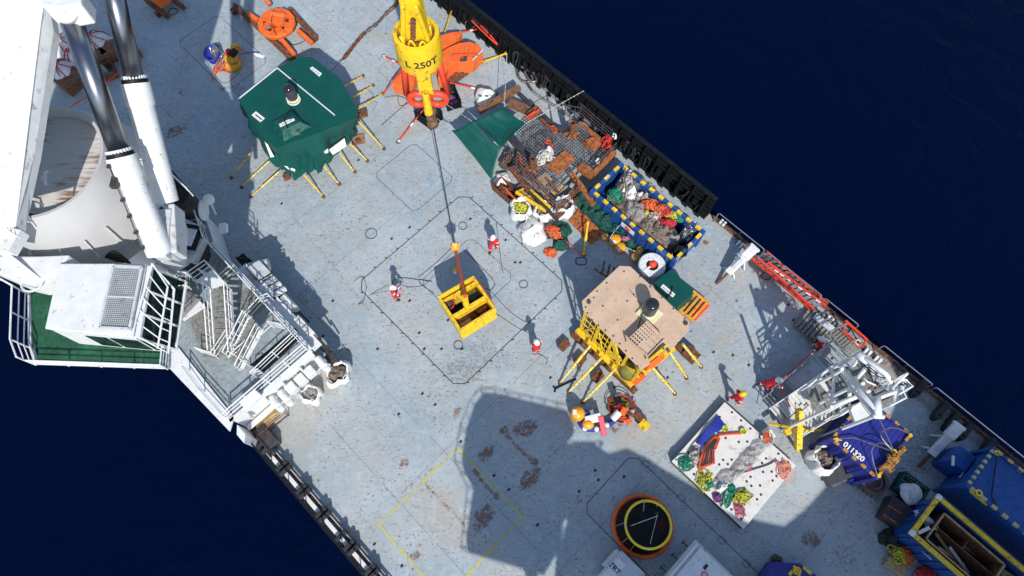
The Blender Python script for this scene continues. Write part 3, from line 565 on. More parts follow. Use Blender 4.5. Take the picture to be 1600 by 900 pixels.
# gratings on the top deck
def gquad(name, pts, z, m, par, t=.03):
    mb = MB(); mb.prism([(wp(x, y, z).x, wp(x, y, z).y) for x, y in pts], z, z+t); return mb.build(name, m, par)
gquad('grating', [(333, 396), (352, 410), (368, 428), (350, 446), (322, 432)], DZ+.25, M['grating'], dh)
gquad('grating', [(385, 450), (417, 474), (392, 500), (363, 468)], DZ+.004, M['grating'], dh)
gquad('grating', [(292, 488), (315, 474), (365, 525), (340, 560), (318, 558)], DZ+.13, M['grating'], dh)
gquad('hatch_cover', [(272, 490), (305, 462), (322, 480), (288, 502)], DZ+.14, M['white'], dh, .12)
gquad('stair_opening', [(391, 570), (462, 512), (470, 528), (412, 582)], DZ+.004, M['black'], dh, .012)
def guard(par, pts, z, name='railing', h=1.05, r=.032, mid=(.35, .7), posts=True, m='white', closed=False):
    "rail through photo points taken at the level z it stands on"
    P = [Vector(p) if isinstance(p, Vector) else wp(p[0], p[1], z) for p in pts]; mb = MB(); up = Vector((0, 0, 1)); n = len(P)
    mb.tube([p+up*h for p in P], r, 6, closed)
    for k in mid: mb.tube([p+up*(h*k) for p in P], r*.75, 6, closed)
    if posts:
        for i in range(n if closed else n-1):
            p, q = P[i], P[(i+1) % n]; L = (q-p).length; m_ = max(1, int(round(L/1.3)))
            for j in range(m_+(0 if closed or i < n-2 else 1)): s = p.lerp(q, j/m_); mb.tube([s, s+up*h], r*.9, 6)
    return mb.build(name, M[m], par)
E1 = [A(-14.0, -5.15, DZ), A(-14.0, -.42, DZ), A(-16.8, -.42, DZ)]
guard(dh, E1, DZ, h=1.15, r=.04); guard(dh, [A(-16.9, -.42, DZ), A(-22.2, -.42, DZ), A(-24.4, .4, DZ), A(-26.2, .5, DZ)], DZ, h=1.15, r=.04)
guard(dh, [A(-14.0, -5.25, DZ), A(-15.9, -5.3, DZ), A(-17.3, -5.2, DZ)], DZ)
guard(dh, [(365, 525), (342, 560), (318, 552)], DZ); guard(dh, [(322, 432), (350, 446), (370, 428)], DZ); guard(dh, [(392, 500), (417, 474), (428, 470)], DZ)
guard(dh, [(392, 573), (374, 560), (428, 512), (448, 517)], DZ); guard(dh, [(413, 585), (402, 590), (468, 528)], DZ)
# stairs: open flights with treads and two stringers
def stair(par, p, q, w, n=12, rails=True, m='white', tm='grating'):
    p, q = Vector(p), Vector(q); d = q-p; hd = Vector((d.x, d.y, 0)).normalized(); s = Vector((-hd.y, hd.x, 0))
    f = MB(); f.beam(p+s*(w/2), q+s*(w/2), .05, .26); f.beam(p-s*(w/2), q-s*(w/2), .05, .26); st = f.build('stair_stringer', M[m], par)
    tr = MB()
    for i in range(n):
        c = p.lerp(q, (i+.5)/n); x0, x1 = c-hd*.12, c+hd*.12; vs = []
        for zz in (-.02, .02):
            for e, k in ((x0, -1), (x1, -1), (x1, 1), (x0, 1)): vs.append(e+s*(k*w/2*.96)+Vector((0, 0, zz)))
        tr.raw(vs, [(3, 2, 1, 0), (4, 5, 6, 7), (0, 1, 5, 4), (1, 2, 6, 5), (2, 3, 7, 6), (3, 0, 4, 7)])
    tr.build('stair_tread', M[tm], par)
    if rails:
        for k in (-1, 1):
            g = MB(); o = s*(k*(w/2+.03)); up = Vector((0, 0, 1)); g.tube([p+o, p+o+up*.95, q+o+up*.95, q+o], .03); g.tube([p+o+up*.5, q+o+up*.5], .022)
            for i in range(1, 4): c = p.lerp(q, i/4)+o; g.tube([c, c+up*.95], .022)
            g.build('stair_rail', M[m], par)
stair(dh, wp(352, 556, DZ+.1), wp(345, 452, DZ+2.1), .95)
stair(dh, wp(368, 568, DZ+.05), wp(400, 505, DZ+1.9), .9)
stair(dh, wp(410, 578, DZ-1.5), wp(462, 521, DZ-.05), .95, 9, rails=False)
mb = MB(); mb.prism([(v.x, v.y) for v in (wp(305, 440, 5.0), wp(330, 452, 5.0), wp(352, 445, 5.0), wp(335, 420, 5.0))], 5.0, 5.06); mb.build('landing', M['white'], dh)
guard(dh, [(305, 440), (333, 420), (355, 445)], 5.06)
stair(dh, wp(268, 492, DZ+.3), wp(306, 452, 4.9), 1.1, 8, m='galv')
# boxes, vents and pods on the side of the house
def bx(name, a, b, z, sx, sy, sz, m, rz=0, bev=.03): mb = MB(AF); mb.box((a, b, z), (sx, sy, sz), rz); return mb.build(name, M[m], dh, bevel=bev)
bx('vent_box', -15.4, .02, 2.2, 1.3, .8, .9, 'white_dirty'); bx('winch_box', -17.2, .45, 1.9, .9, .5, .9, 'white_dirty'); bx('pipe_box', -13.6, .15, 1.2, .5, .5, .5, 'dark')
for k in range(5): mb = MB(AF); mb.cyl((-19.6+k*.42, -.1, 2.5), (-19.6+k*.42, .85, 2.2), .17, n=12); mb.build('air_pipe', M['white_grey'], dh, smooth=False)
mb = MB(AF); mb.cyl((-20.2, .2, 2.1), (-19.7, 1.1, 2.1), .36, n=14); mb.build('life_raft_drum', M['white_grey'], dh)
mb = MB(AF)
for k in range(9): mb.tube([(-21+k*.55, .1, 2.6-.1*(k % 3)), (-20.8+k*.55, .55, 2.0), (-20.5+k*.55, .6, 1.0)], .05)
mb.box((-19.4, .3, 1.3), (4.4, .5, .5)); mb.build('pipework', M['black'], dh)
mb = MB(AF)
for k in range(5): mb.tube([(-16.4+k*.7, .1, 2.4), (-16.2+k*.7, .42, 1.6)], .05)
mb.box((-14.7, .25, 1.2), (1.6, .35, .4)); mb.build('pipework', M['dark'], dh)
p = wp(402, 424, 2.7); mb = MB(FR(p, -45)); mb.box((0, .1, 0), (1.0, .75, .05), rx=-12); mb.build('notice_board', M['white_grey'], dh)
mb = MB(FR(p, -45)); mb.box((0, .1, -.04), (1.1, .85, .04), rx=-12); mb.cyl((0, -.2, -.1), (0, -.2, -2.6), .04); mb.build('board_frame', M['black'], dh)
# forward face: vents and lockers
for k, (px, py, kind) in enumerate([(502, 566, 'c'), (484, 581, 'b'), (470, 593, 'b'), (455, 606, 'b'), (444, 619, 'c'), (429, 628, 'c')]):
    p = wp(px, py, 1.9)
    mb = MB(FR(p, -45))
    if kind == 'b': mb.box((0, 0, -.1), (.5, .52, .6)); mb.box((-.5, 0, -.1), (.6, .16, .16))
    else: mb.cyl((-.35, 0, 0), (.3, 0, 0), .2, n=14); mb.cyl((.3, 0, .0), (.42, 0, -.35), .2, n=14)
    mb.build('mushroom_vent', M['white_dirty'], dh, bevel=.05)
for k in range(4): bx('face_bracket', -13.82, -4.6+k*1.1, 2.0, .16, .12, .7, 'white_grey')
bx('face_ledge', -13.75, -2.9, 1.2, .3, 4.6, .06, 'white_dirty')
mb = MB(); p, q = wp(398, 617, DZ+.45), wp(380, 634, DZ+.45); mb.cyl(p+(q-p)*-.3, q, .3, n=16); mb.build('life_raft_canister', M['white'], dh, smooth=False, bevel=.04)
mb = MB(); mb.tube([wp(372, 560, DZ+.1), wp(368, 568, DZ+.7)], .04); mb.build('stanchion', M['white'], dh)
p = wp(326, 312, 4.3); mb = MB(); mb.ball(p, .3, n=14, m=9); mb.build('lamp_dome', M['white'], dh, smooth=True)
mb = MB(); mb.cyl(p-Vector((.1, .2, 1.3)), p-Vector((0, 0, .2)), .05); mb.build('lamp_post', M['white'], dh)
# equipment aft on the house top
bx('fan_housing', -23.3, -.9, DZ+.5, .9, 1.2, 1.0, 'white_dirty', 20); mb = MB(); p = wp(302, 330, DZ+.8); mb.cyl(p-Vector((.5, .1, 0)), p+Vector((.45, .1, 0)), .42, n=18); mb.build('winch_drum', M['dark'], dh)
for s in (-.55, .5): mb = MB(); mb.cyl(p+Vector((s, s*.1, 0)), p+Vector((s+.09, s*.1, 0)), .56, n=18); mb.build('winch_flange', M['white'], dh)
bx('winch_base', -22.6, -1.3, DZ+.3, 1.1, 1.3, .6, 'white_dirty', 30)
p = wp(297, 378, DZ+.6); mb = MB(FR(p, -10)); mb.box((0, 0, 0), (.9, .9, 1.1)); mb.box((0, .6, .3), (1.1, .2, .9)); mb.build('control_cabinet', M['black'], dh, bevel=.03)
mb = MB(FR(p, -10)); mb.box((-.1, .1, .62), (1.2, 1.1, .06)); mb.cyl((-.3, -.9, -.5), (-.3, -.9, .5), .45, .4, n=18); mb.cyl((.1, -1.1, .0), (.1, -1.1, .9), .2, n=14); mb.build('cabinet_lid', M['white'], dh, bevel=.02)
mb = MB(); mb.prism([(v.x, v.y) for v in (wp(288, 345, DZ), wp(318, 345, DZ), wp(330, 400, DZ), wp(312, 440, DZ), wp(288, 420, DZ))], DZ+.004, DZ+.03); mb.build('walk_mat', M['dark'], dh)
p = wp(349, 357, 2.9); mb = MB(FR(p, 10)); mb.box((0, 0, 0), (.42, .55, .3)); mb.build('flood_lamp', M['white'], dh, bevel=.03)
# ================================================================== CRANE
cr = thing('crane', 'huge white knuckle crane with operator cab, boom and two luffing cylinders on the left', 'crane', wp(130, 312, 5.0)*1.0)
def C3(px, py, z): return W(px, py, z)
cc = C3(55, 250, 12.5)
DRUM = mat('white_drum_plate', (0.46, 0.46, 0.46), 0.45, var=0.06, sc=0.8, dirt_or_shade=(0.52, 0.49, 0.45), damt=0.1, dsc=3)
def streak_rust():
    m = bpy.data.materials.new('rust_streaked_floor'); m.use_nodes = True; n, l = nt(m); b = n['Principled BSDF']; b.inputs['Roughness'].default_value = .6
    tc = n.new('ShaderNodeTexCoord'); mp = n.new('ShaderNodeMapping'); mp.inputs['Rotation'].default_value = (0, 0, .15); mp.inputs['Scale'].default_value = (.25, 3.2, 1); l.new(tc.outputs['Object'], mp.inputs[0])
    a = n.new('ShaderNodeTexNoise'); a.inputs['Scale'].default_value = 2.2; a.inputs['Detail'].default_value = 9; a.inputs['Roughness'].default_value = .72; l.new(mp.outputs[0], a.inputs['Vector'])
    big = n.new('ShaderNodeTexNoise'); big.inputs['Scale'].default_value = .5; l.new(tc.outputs['Object'], big.inputs['Vector'])
    mu = n.new('ShaderNodeMath'); mu.operation = 'MULTIPLY'; l.new(a.outputs[0], mu.inputs[0]); l.new(big.outputs[0], mu.inputs[1])
    r = n.new('ShaderNodeMapRange'); r.inputs[1].default_value = .255; r.inputs[2].default_value = .33; l.new(mu.outputs[0], r.inputs[0])
    x = n.new('ShaderNodeMix'); x.data_type = 'RGBA'; x.inputs['A'].default_value = (.56, .55, .52, 1); x.inputs['B'].default_value = (.22, .12, .08, 1); l.new(r.outputs[0], x.inputs['Factor']); l.new(x.outputs['Result'], b.inputs['Base Color']); return m
M['rustfloor'] = streak_rust()
mb = MB(); mb.lathe((cc.x, cc.y, 0), [(1.3, -1.0), (1.3, 6.0), (2.9, 8.6), (3.9, 9.2), (3.85, 9.9), (2.66, 12.5), (2.54, 12.5), (2.52, 11.8), (.01, 11.8)], 96); o = mb.build('turret', DRUM, cr, smooth=True)
m_ = o.modifiers.new('es', 'EDGE_SPLIT'); m_.split_angle = math.radians(28)
mb = MB(); mb.lathe((cc.x, cc.y, 11.81), [(2.5, 0.0), (.02, 0.004)], 72); mb.build('turret_floor', M['rustfloor'], cr)
mb = MB(); mb.torus((cc.x, cc.y, 11.84), 2.43, .1, 40, 6, arc=(-2.3, -.95)); mb = MB(); arc_ = [(cc.x+2.5*math.cos(math.radians(a_)), cc.y+2.5*math.sin(math.radians(a_))) for a_ in range(-128, -57, 5)]; arc2 = [(cc.x+(2.5-.42*math.sin((a_+128)/71*PI)-.05*(k_ % 2))*math.cos(math.radians(a_)), cc.y+(2.5-.42*math.sin((a_+128)/71*PI)-.05*(k_ % 2))*math.sin(math.radians(a_))) for k_, a_ in enumerate(range(-128, -57, 5))]; mb.prism(arc_+arc2[::-1], 11.82, 11.835); mb.build('rust_edge', M['rust'], cr)
mb = MB()
for r_, z_ in ((3.2, 11.27), (3.86, 9.92)): mb.torus((cc.x, cc.y, z_), r_, .02, 72, 5)
for ang in (-20, -42, -58, -75, -95): c_, s_ = math.cos(math.radians(ang)), math.sin(math.radians(ang)); mb.beam((cc.x+c_*3.35, cc.y+s_*3.35, 11.05), (cc.x+c_*3.75, cc.y+s_*3.75, 10.2), .05, .22)
mb.build('weld_ring', M['white_grey'], cr)
mb = MB(); mb.tube([C3(66, 277, 13.20), C3(72, 288, 13.60), C3(70, 270, 13.60), C3(74, 268, 13.20)], .05); mb.build('lifting_eye', M['white'], cr)
# ring of gear teeth and heavy foot plate at the cylinder heels
mb = MB(); 
for i in range(16): t_ = i/15; p = C3(252+2*math.sin(t_*3), 326+t_*50, 11.4); mb.ball(p, .09, n=8, m=5)
mb.build('slew_bolts', M['rust'], cr)
mb = MB(); mb.prism([(v.x, v.y) for v in (C3(236, 316, 10.9), C3(264, 312, 10.9), C3(274, 340, 10.9), C3(268, 396, 10.9), C3(252, 410, 10.9), C3(228, 398, 10.9))], 9.6, 10.9); mb.build('heel_bracket', M['white_grey'], cr, bevel=.08)
mb = MB(); mb.beam(C3(262, 330, 11.80), C3(254, 405, 11.60), .5, .5); mb.beam(C3(276, 325, 11.50), C3(280, 400, 11.20), .25, 1.0); mb.build('heel_plate', M['white_grey'], cr, bevel=.05)
# boom
T = [C3(25, 352, 15.0), C3(66, 20, 18.0), C3(75, -60, 18.8)]
mb = MB(); L = Vector((-9.0, -.3, 0)); dn = Vector((0, 0, -1)); vs = []
for p_ in T: vs += [p_, p_+L, p_+L+dn*2.2, p_+dn*.12+Vector((-.05, 0, 0))]
fs = [(0, 1, 2, 3), (8, 11, 10, 9)]
for k in (0, 4): fs += [(k, k+4, k+5, k+1), (k+1, k+5, k+6, k+2), (k+2, k+6, k+7, k+3), (k+3, k+7, k+4, k)]
mb.raw(vs, fs); mb.build('boom', M['white'], cr, bevel=.04)
mb = MB(); off = [C3(31, 345, 14.8), C3(54, 240, 15.7), C3(84, 48, 17.4), C3(78, 14, 17.8)]; tp = [C3(25, 352, 14.98), C3(36, 240, 16.0), C3(62, 40, 17.8), C3(66, 20, 17.95)]
vs = []
for p_, q_ in zip(tp, off): vs += [p_, q_, q_+dn*.35, p_+dn*.5]
fs = [(0, 1, 2, 3), (12, 15, 14, 13)]
for k in (0, 4, 8): fs += [(k, k+4, k+5, k+1), (k+1, k+5, k+6, k+2), (k+2, k+6, k+7, k+3), (k+3, k+7, k+4, k)]
mb.raw(vs, fs); mb.build('boom_flange', M['white_grey'], cr)
# sheave head above the cylinder rod
mb = MB(); mb.cyl(C3(116, 22, 17.6), C3(98, 14, 18.5), .44, n=28); mb.build('rod_eye', M['white'], cr, bevel=.06)
mb = MB(); mb.cyl(C3(98, 14, 18.5), C3(97, 13.5, 18.56), .27, n=24); mb.build('eye_pin', M['white_grey'], cr)
mb = MB(); mb.prism([(v.x, v.y) for v in (C3(45, -14, 18.70), C3(128, -16, 18.70), C3(126, 6, 18.70), C3(92, 12, 18.70), C3(66, 8, 18.70))], 17.8, 18.7); mb.build('rod_lug', M['white'], cr, bevel=.06)
# cylinders
def luff(b0, z0, f0, zf, h0, zh, rb, rr):
    P0, P1, P2 = C3(*b0, z0), C3(*f0, zf), C3(*h0, zh)
    mb = MB(); mb.cyl(P0, P1, rb, n=32); d = (P1-P0).normalized(); mb.cyl(P1-d*.8, P1+d*.05, rb*1.12, n=32); cy = mb.build('luffing_cylinder', M['white'], cr, smooth=True); cy.modifiers.new('es', 'EDGE_SPLIT').split_angle = math.radians(30)
    mb = MB(); mb.cyl(P1+d*.05, P1+d*.22, rb*1.0, rb*.96, n=32); mb.build('cylinder_gland', M['black'], cy)
    mb = MB(); x = d.orthogonal().normalized(); y = d.cross(x)
    for i in range(24): t_ = 2*PI*i/24; c_ = P1+(x*math.cos(t_)+y*math.sin(t_))*rb*.86; mb.cyl(c_+d*.2, c_+d*.32, .06, n=8)
    mb.build('gland_bolt', M['white_grey'], cy)
    mb = MB(); mb.cyl(P1+d*.1, P2, rr, n=40); mb.build('piston_rod', M['chrome'], cy, smooth=True)
    return P0, P1, d, x, y, cy
P0, P1, d, x, y, cy1 = luff((250, 396), 11.6, (190, 246), 14.2, (108, 22), 18.0, .49, .37)
mb = MB(); side = Vector((-.45, -.5, .75)).normalized()*.62; pts = [P0.lerp(P1, k/12)+side for k in range(1, 12)]; mb.tube(pts, .03)
for q_ in pts[::2]: mb.box(q_, (.14, .14, .08))
mb.box(P1-d*.9+side, (.25, .5, .2)); mb.build('hydraulic_pipe', M['dark'], cy1)
luff((260, 315), 11.6, (212, 132), 14.6, (168, -50), 18.2, .47, .36)
# side trunk of pipes beneath the cylinders
mb = MB()
for k in range(7): mb.tube(smooth_path([C3(165+k*3, 402+k, 10.6), C3(178+k*4, 392+k*3, 11.0), C3(200, 408+k, 10.7)], 3), .05)
for k in range(6): mb.tube(smooth_path([C3(232+k*3, 395, 11.60), C3(240+k*4, 402+k*2, 6.0), C3(246+k*2, 412+k, 5.4)], 3), .05)
mb.build('hydraulic_hose', M['black'], cr)
mb = MB(); mb.prism([(v.x, v.y) for v in (C3(215, 268, 10.60), C3(262, 258, 10.60), C3(300, 300, 10.60), C3(285, 318, 10.60), C3(225, 305, 10.60))], 9.8, 10.6); mb.build('machinery_pit', M['black'], cr, bevel=.05)
guard(cr, [(228, 262), (262, 268), (302, 306)], 10.6, h=.7)
mb = MB(); mb.prism([(v.x, v.y) for v in (C3(232, 262, 10.70), C3(246, 262, 10.70), C3(252, 305, 10.70), C3(240, 305, 10.70))], 9.8, 10.8); mb.build('machinery_cover', M['white_grey'], cr, bevel=.03)
# link body between turret and cab
mb = MB(); mb.prism([(v.x, v.y) for v in (C3(-30, 400, 11.60), C3(60, 400, 11.60), C3(108, 398, 11.60), C3(90, 425, 11.60), C3(50, 445, 11.60), C3(28, 440, 11.60), C3(-30, 415, 11.60))], 10.4, 11.6); mb.build('support_arm', M['white'], cr, bevel=.06)
mb = MB(); mb.beam(C3(-20, 375, 11.90), C3(62, 440, 11.50), .25, .25); mb.beam(C3(30, 380, 12.60), C3(0, 372, 12.60), .9, .5); mb.ball(C3(8, 352, 13.00), .32, n=14, m=8); mb.build('arm_brace', M['white'], cr)
guard(cr, [(0, 352), (28, 360), (32, 372)], 13.0, h=.7)
# cab platform
PZ = 9.6
def pxy(pts, z): return [(C3(x_, y_, z).x, C3(x_, y_, z).y) for x_, y_ in pts]
mb = MB(); mb.prism(pxy([(48, 459), (48, 540), (60, 546), (57, 566), (262, 573), (264, 548), (238, 541), (226, 432), (95, 424), (75, 440)], PZ), PZ-.12, PZ); mb.build('platform', M['greenfloor'], cr)
mb = MB(); mb.prism(pxy([(-20, 388), (-20, 428), (2, 432), (30, 425), (36, 414), (0, 380)], PZ), PZ-.12, PZ+.002); mb.build('walkway', M['greenfloor'], cr)
mb = MB(); mb.beam(C3(57, 567, PZ-.05), C3(263, 574, PZ-.05), .1, .22); mb.beam(C3(263, 574, PZ-.05), C3(264, 548, PZ-.05), .1, .22); mb.beam(C3(48, 459, PZ-.05), C3(49, 541, PZ-.05), .12, .22); mb.beam(C3(49, 541, PZ-.05), C3(57, 567, PZ-.05), .1, .22); mb.build('platform_edge', M['white_grey'], cr)
guard(cr, [(57, 570), (262, 577)], PZ, h=.65, r=.035, mid=(.3, .65)); guard(cr, [(262, 577), (265, 548)], PZ, h=.65)
guard(cr, [(48, 462), (46, 543), (56, 570)], PZ, h=1.15, r=.038, mid=(.3, .62)); guard(cr, [(-15, 433), (20, 446), (48, 462)], PZ, h=1.1, r=.035)
guard(cr, [(0, 385), (38, 418), (70, 442)], PZ, h=.8, r=.035)
mb = MB(); 
for zz in (PZ+.5, PZ+1.2, PZ+1.9): p_ = C3(50, 440, zz); mb.torus(p_, .42, .035, 20, 6)
for k in range(4): t_ = k*1.57+.4; p_ = C3(50, 440, PZ); q_ = p_+Vector((.42*math.cos(t_), .42*math.sin(t_), 0)); mb.tube([q_+Vector((0, 0, .4)), q_+Vector((0, 0, 2.1))], .035)
mb.build('ladder_cage', M['white'], cr)
p_ = C3(74, 436, PZ+.9); mb = MB(FR(p_, -12)); mb.box((0, 0, 0), (.66, .9, 1.2)); mb.build('air_conditioner', M['white_dirty'], cr, bevel=.03)
mb = MB(FR(p_, -12)); 
for k in range(9): mb.box((.345, 0, -.5+k*.12), (.04, .8, .04))
mb.box((.15, 0, .62), (.32, .8, .05)); mb.build('condenser_grille', M['black'], cr)
# cab
RZ = 11.7
roof = pxy([(94, 413), (226, 413), (206, 525), (72, 512)], RZ); base = [(x_, y_) for x_, y_ in roof]; base[1] = (base[1][0]+.2, base[1][1]); base[2] = (base[2][0]+.15, base[2][1]+.0)
cab = MB(); cab.prism(base, PZ, RZ-.1, roof); cab = cab.build('cab', M['white'], cr, bevel=.05)
c0 = Vector((sum(p_[0] for p_ in roof)/4, sum(p_[1] for p_ in roof)/4, 0)); r2 = [(c0.x+(p_[0]-c0.x)*1.03, c0.y+(p_[1]-c0.y)*1.03) for p_ in roof]
mb = MB(); mb.prism(r2, RZ-.098, RZ); mb.build('cab_roof', M['white'], cab, bevel=.04)
def on(p, q, z0, z1, a0, a1, name, mtl, off=.02, skew=0.0):
    "panel set just proud of a wall running from p to q"
    p, q = Vector((*p, 0)), Vector((*q, 0)); d = q-p; nn = Vector((d.y, -d.x, 0)).normalized()*off; mb = MB(); vs = []
    for o_ in (nn*.2, nn): vs += [p+d*a0+o_+Vector((0, 0, z0)), p+d*a1+o_+Vector((0, 0, z0)), p+d*(a1-skew)+o_+Vector((0, 0, z1)), p+d*(a0-skew)+o_+Vector((0, 0, z1))]
    mb.raw(vs, [(3, 2, 1, 0), (4, 5, 6, 7), (0, 1, 5, 4), (1, 2, 6, 5), (2, 3, 7, 6), (3, 0, 4, 7)]); return mb.build(name, M[mtl], cab)
on(roof[3], roof[2], PZ+.3, RZ-.6, .35, .60, 'side_window', 'glass', .03, .0); on(roof[3], roof[2], PZ+.3, RZ-.6, .64, .97, 'side_window', 'glass', .03, .0)
f0, f1 = Vector((*roof[2], 0)), Vector((*roof[1], 0)); fd = f1-f0; fn = Vector((fd.y, -fd.x, 0)).normalized()
mb = MB(); vs = [f0+fn*.75+Vector((0, 0, PZ+.2)), f1+fn*.75+Vector((0, 0, PZ+.2)), f1+fn*.1+Vector((0, 0, RZ-.3)), f0+fn*.1+Vector((0, 0, RZ-.3)), f0+Vector((0, 0, PZ+.2)), f1+Vector((0, 0, PZ+.2)), f1+Vector((0, 0, RZ-.3)), f0+Vector((0, 0, RZ-.3))]
mb.raw(vs, [(0, 1, 2, 3), (4, 7, 6, 5), (0, 4, 5, 1), (2, 6, 7, 3), (0, 3, 7, 4), (1, 5, 6, 2)]); mb.build('windscreen', M['glass'], cab)
mb = MB(); 
for k in (0, .33, .66, 1): mb.beam(f0+fd*k+fn*.77+Vector((0, 0, PZ+.2)), f0+fd*k+fn*.12+Vector((0, 0, RZ-.3)), .07, .07)
mb.beam(f0+fn*.12+Vector((0, 0, RZ-.22)), f1+fn*.12+Vector((0, 0, RZ-.22)), .2, .14); mb.beam(f0+fn*.77+Vector((0, 0, PZ+.2)), f1+fn*.77+Vector((0, 0, PZ+.2)), .1, .1); mb.build('window_frame', M['white'], cab)
gr = [Vector((*q_, RZ+.16)) for q_ in pxy([(178, 416), (222, 418), (203, 514), (156, 512)], RZ+.16)]
mb = MB(); beamring(mb, gr, .09, .12); mb.beam(gr[0].lerp(gr[3], .5), gr[1].lerp(gr[2], .5), .06, .08); g_ = mb.build('roof_grille_frame', M['white_grey'], cab)
mb = MB()
for k in range(1, 15): mb.beam(gr[0].lerp(gr[1], k/15), gr[3].lerp(gr[2], k/15), .022, .02)
for k in range(1, 32): mb.beam(gr[0].lerp(gr[3], k/32), gr[1].lerp(gr[2], k/32), .022, .02)
mb.build('mesh', M['white_grey'], g_)
mb = MB(); mb.poly([(v.x, v.y) for v in gr], RZ+.01); mb.build('roof_window', M['dgrey'], cab)
G0, G1 = C3(206, 520, RZ-.1), C3(238, 412, RZ+.1); G2, G3 = C3(272, 452, PZ+1.3), C3(263, 552, PZ+.9); G2b, G3b = C3(262, 448, PZ+1.8), C3(246, 545, PZ+1.3)
mb = MB(); mb.tube([G0, G1, G2, G3, G0], .05); mb.tube([G3b, G2b], .04)
for k in range(1, 6): mb.tube([G0.lerp(G1, k/6), G3b.lerp(G2b, k/6), G3.lerp(G2, k/6)], .025)
mb.tube([G1, G2b], .03); mb.build('windscreen_guard', M['white'], cab)
mb = MB(); mb.tube([C3(222, 528, PZ), C3(262, 545, PZ+.9)], .03); mb.build('guard_stay', M['white'], cab)
mb = MB(); mb.prism(pxy([(272, 432), (299, 434), (298, 452), (274, 455)], PZ), PZ-.1, PZ); mb.build('side_step', M['greenfloor'], cr)
guard(cr, [(271, 430), (299, 433), (299, 452), (272, 455)], PZ, h=.5, r=.025)
tag(bpy.data.objects['ship_hull'], 'black steel ship hull carrying the blue grey working deck', 'ship hull')
# ================================================================== HOOK BLOCK, cable, basket
HX = W(673, 178, 14.0)
def VL(py, z): return Vector((HX.x, HX.y, z))
def zfor(py):
    "height on the plumb line through the hook that is seen at photo row py"
    lo, hi = 0.0, 30.0
    for _ in range(40):
        m_ = (lo+hi)/2; dx = HX.y*CT+(m_-CAMH)*ST; dep = -(HX.y*-ST)*1.0
        dep = HX.y*ST*-1+(CAMH-m_)*CT*1.0; dep = (CAMH-m_)*CT-HX.y*-ST
        v_ = (HX.y*CT-(CAMH-m_)*ST)/((CAMH-m_)*CT+HX.y*ST); yy = 450-FPX*v_
        if yy > py: lo = m_
        else: hi = m_
    return lo
hk = thing('hook_block', 'large worn yellow crane block marked 250T with red hook, hanging at the top', 'crane block', (HX.x, HX.y, 12))
zt, zb = zfor(46), zfor(93)
BR = .78
mb = MB(); mb.lathe((HX.x, HX.y, 0), [(.3, zb), (BR*.55, zb), (BR*.96, zb+.06), (BR, zb+.2), (BR, zt-.25), (BR*.96, zt-.12), (BR*.8, zt-.1), (BR*.78, zt-.3), (.2, zt-.3)], 48); o = mb.build('block_drum', M['yellow_worn'], hk, smooth=True); o.modifiers.new('es', 'EDGE_SPLIT').split_angle = math.radians(35)
Cb = Vector((HX.x, HX.y, 0)); vdir = (Vector((0, 0, 0))-Cb).normalized()
mb = MB(); s_ = Vector((-vdir.y, vdir.x, 0))
mb.prism([(Cb.x+x_, Cb.y+y_) for x_, y_ in ((-.32, -.25), (.32, -.25), (.42, .35), (-.42, .35))], zt-.3, zt+2.6, [(Cb.x+x_, Cb.y+y_) for x_, y_ in ((-.3, -.2), (.3, -.2), (.36, .25), (-.36, .25))]); mb.build('sheave_cheek', M['yellow_worn'], hk, bevel=.08)
mb = MB()
for k in range(9): a_ = k*.7; q_ = BR*(.62+.1*(k % 2)); mb.tube(smooth_path([(Cb.x+q_*math.cos(a_), Cb.y+q_*math.sin(a_), zt-.28), (Cb.x+q_*math.cos(a_+.25), Cb.y+q_*math.sin(a_+.25), zt+.02), (Cb.x+q_*math.cos(a_+.55), Cb.y+q_*math.sin(a_+.55), zt-.28)], 4), .04)
mb.build('lifting_shackle', M['yellow_worn'], hk, smooth=True)
mb = MB(); mb.prism([(Cb.x+BR*.8*math.cos(k*PI/12), Cb.y+BR*.8*math.sin(k*PI/12)) for k in range(24)], zt-.4, zt-.27); mb.build('greasy_recess', mat('greasy_recess', (.25, .12, .02), .6, var=.5, sc=6, dirt_or_shade=(.06, .03, .015), damt=.5), hk)
mb = MB()
for k in range(6): mb.ball((Cb.x-.05+.02*k, Cb.y-.33, zt+.0+k*.15), .09)
mb.build('grease_chain', M['rust'], hk, smooth=True)
for k in (-1, 1): mb = MB(); mb.box((Cb.x+k*.30, Cb.y-.1, zt+.55), (.16, .5, 1.6), 0, 0, -k*8); mb.build('side_cheek', M['yellow_worn'], hk, bevel=.05)
for s in (-.16, 0, .16): mb = MB(); mb.cyl((Cb.x+s, Cb.y+.05, zt+2.3), (Cb.x+s, Cb.y+.05, 30), .035, n=8); mb.build('hoist_wire', M['dark'], hk)
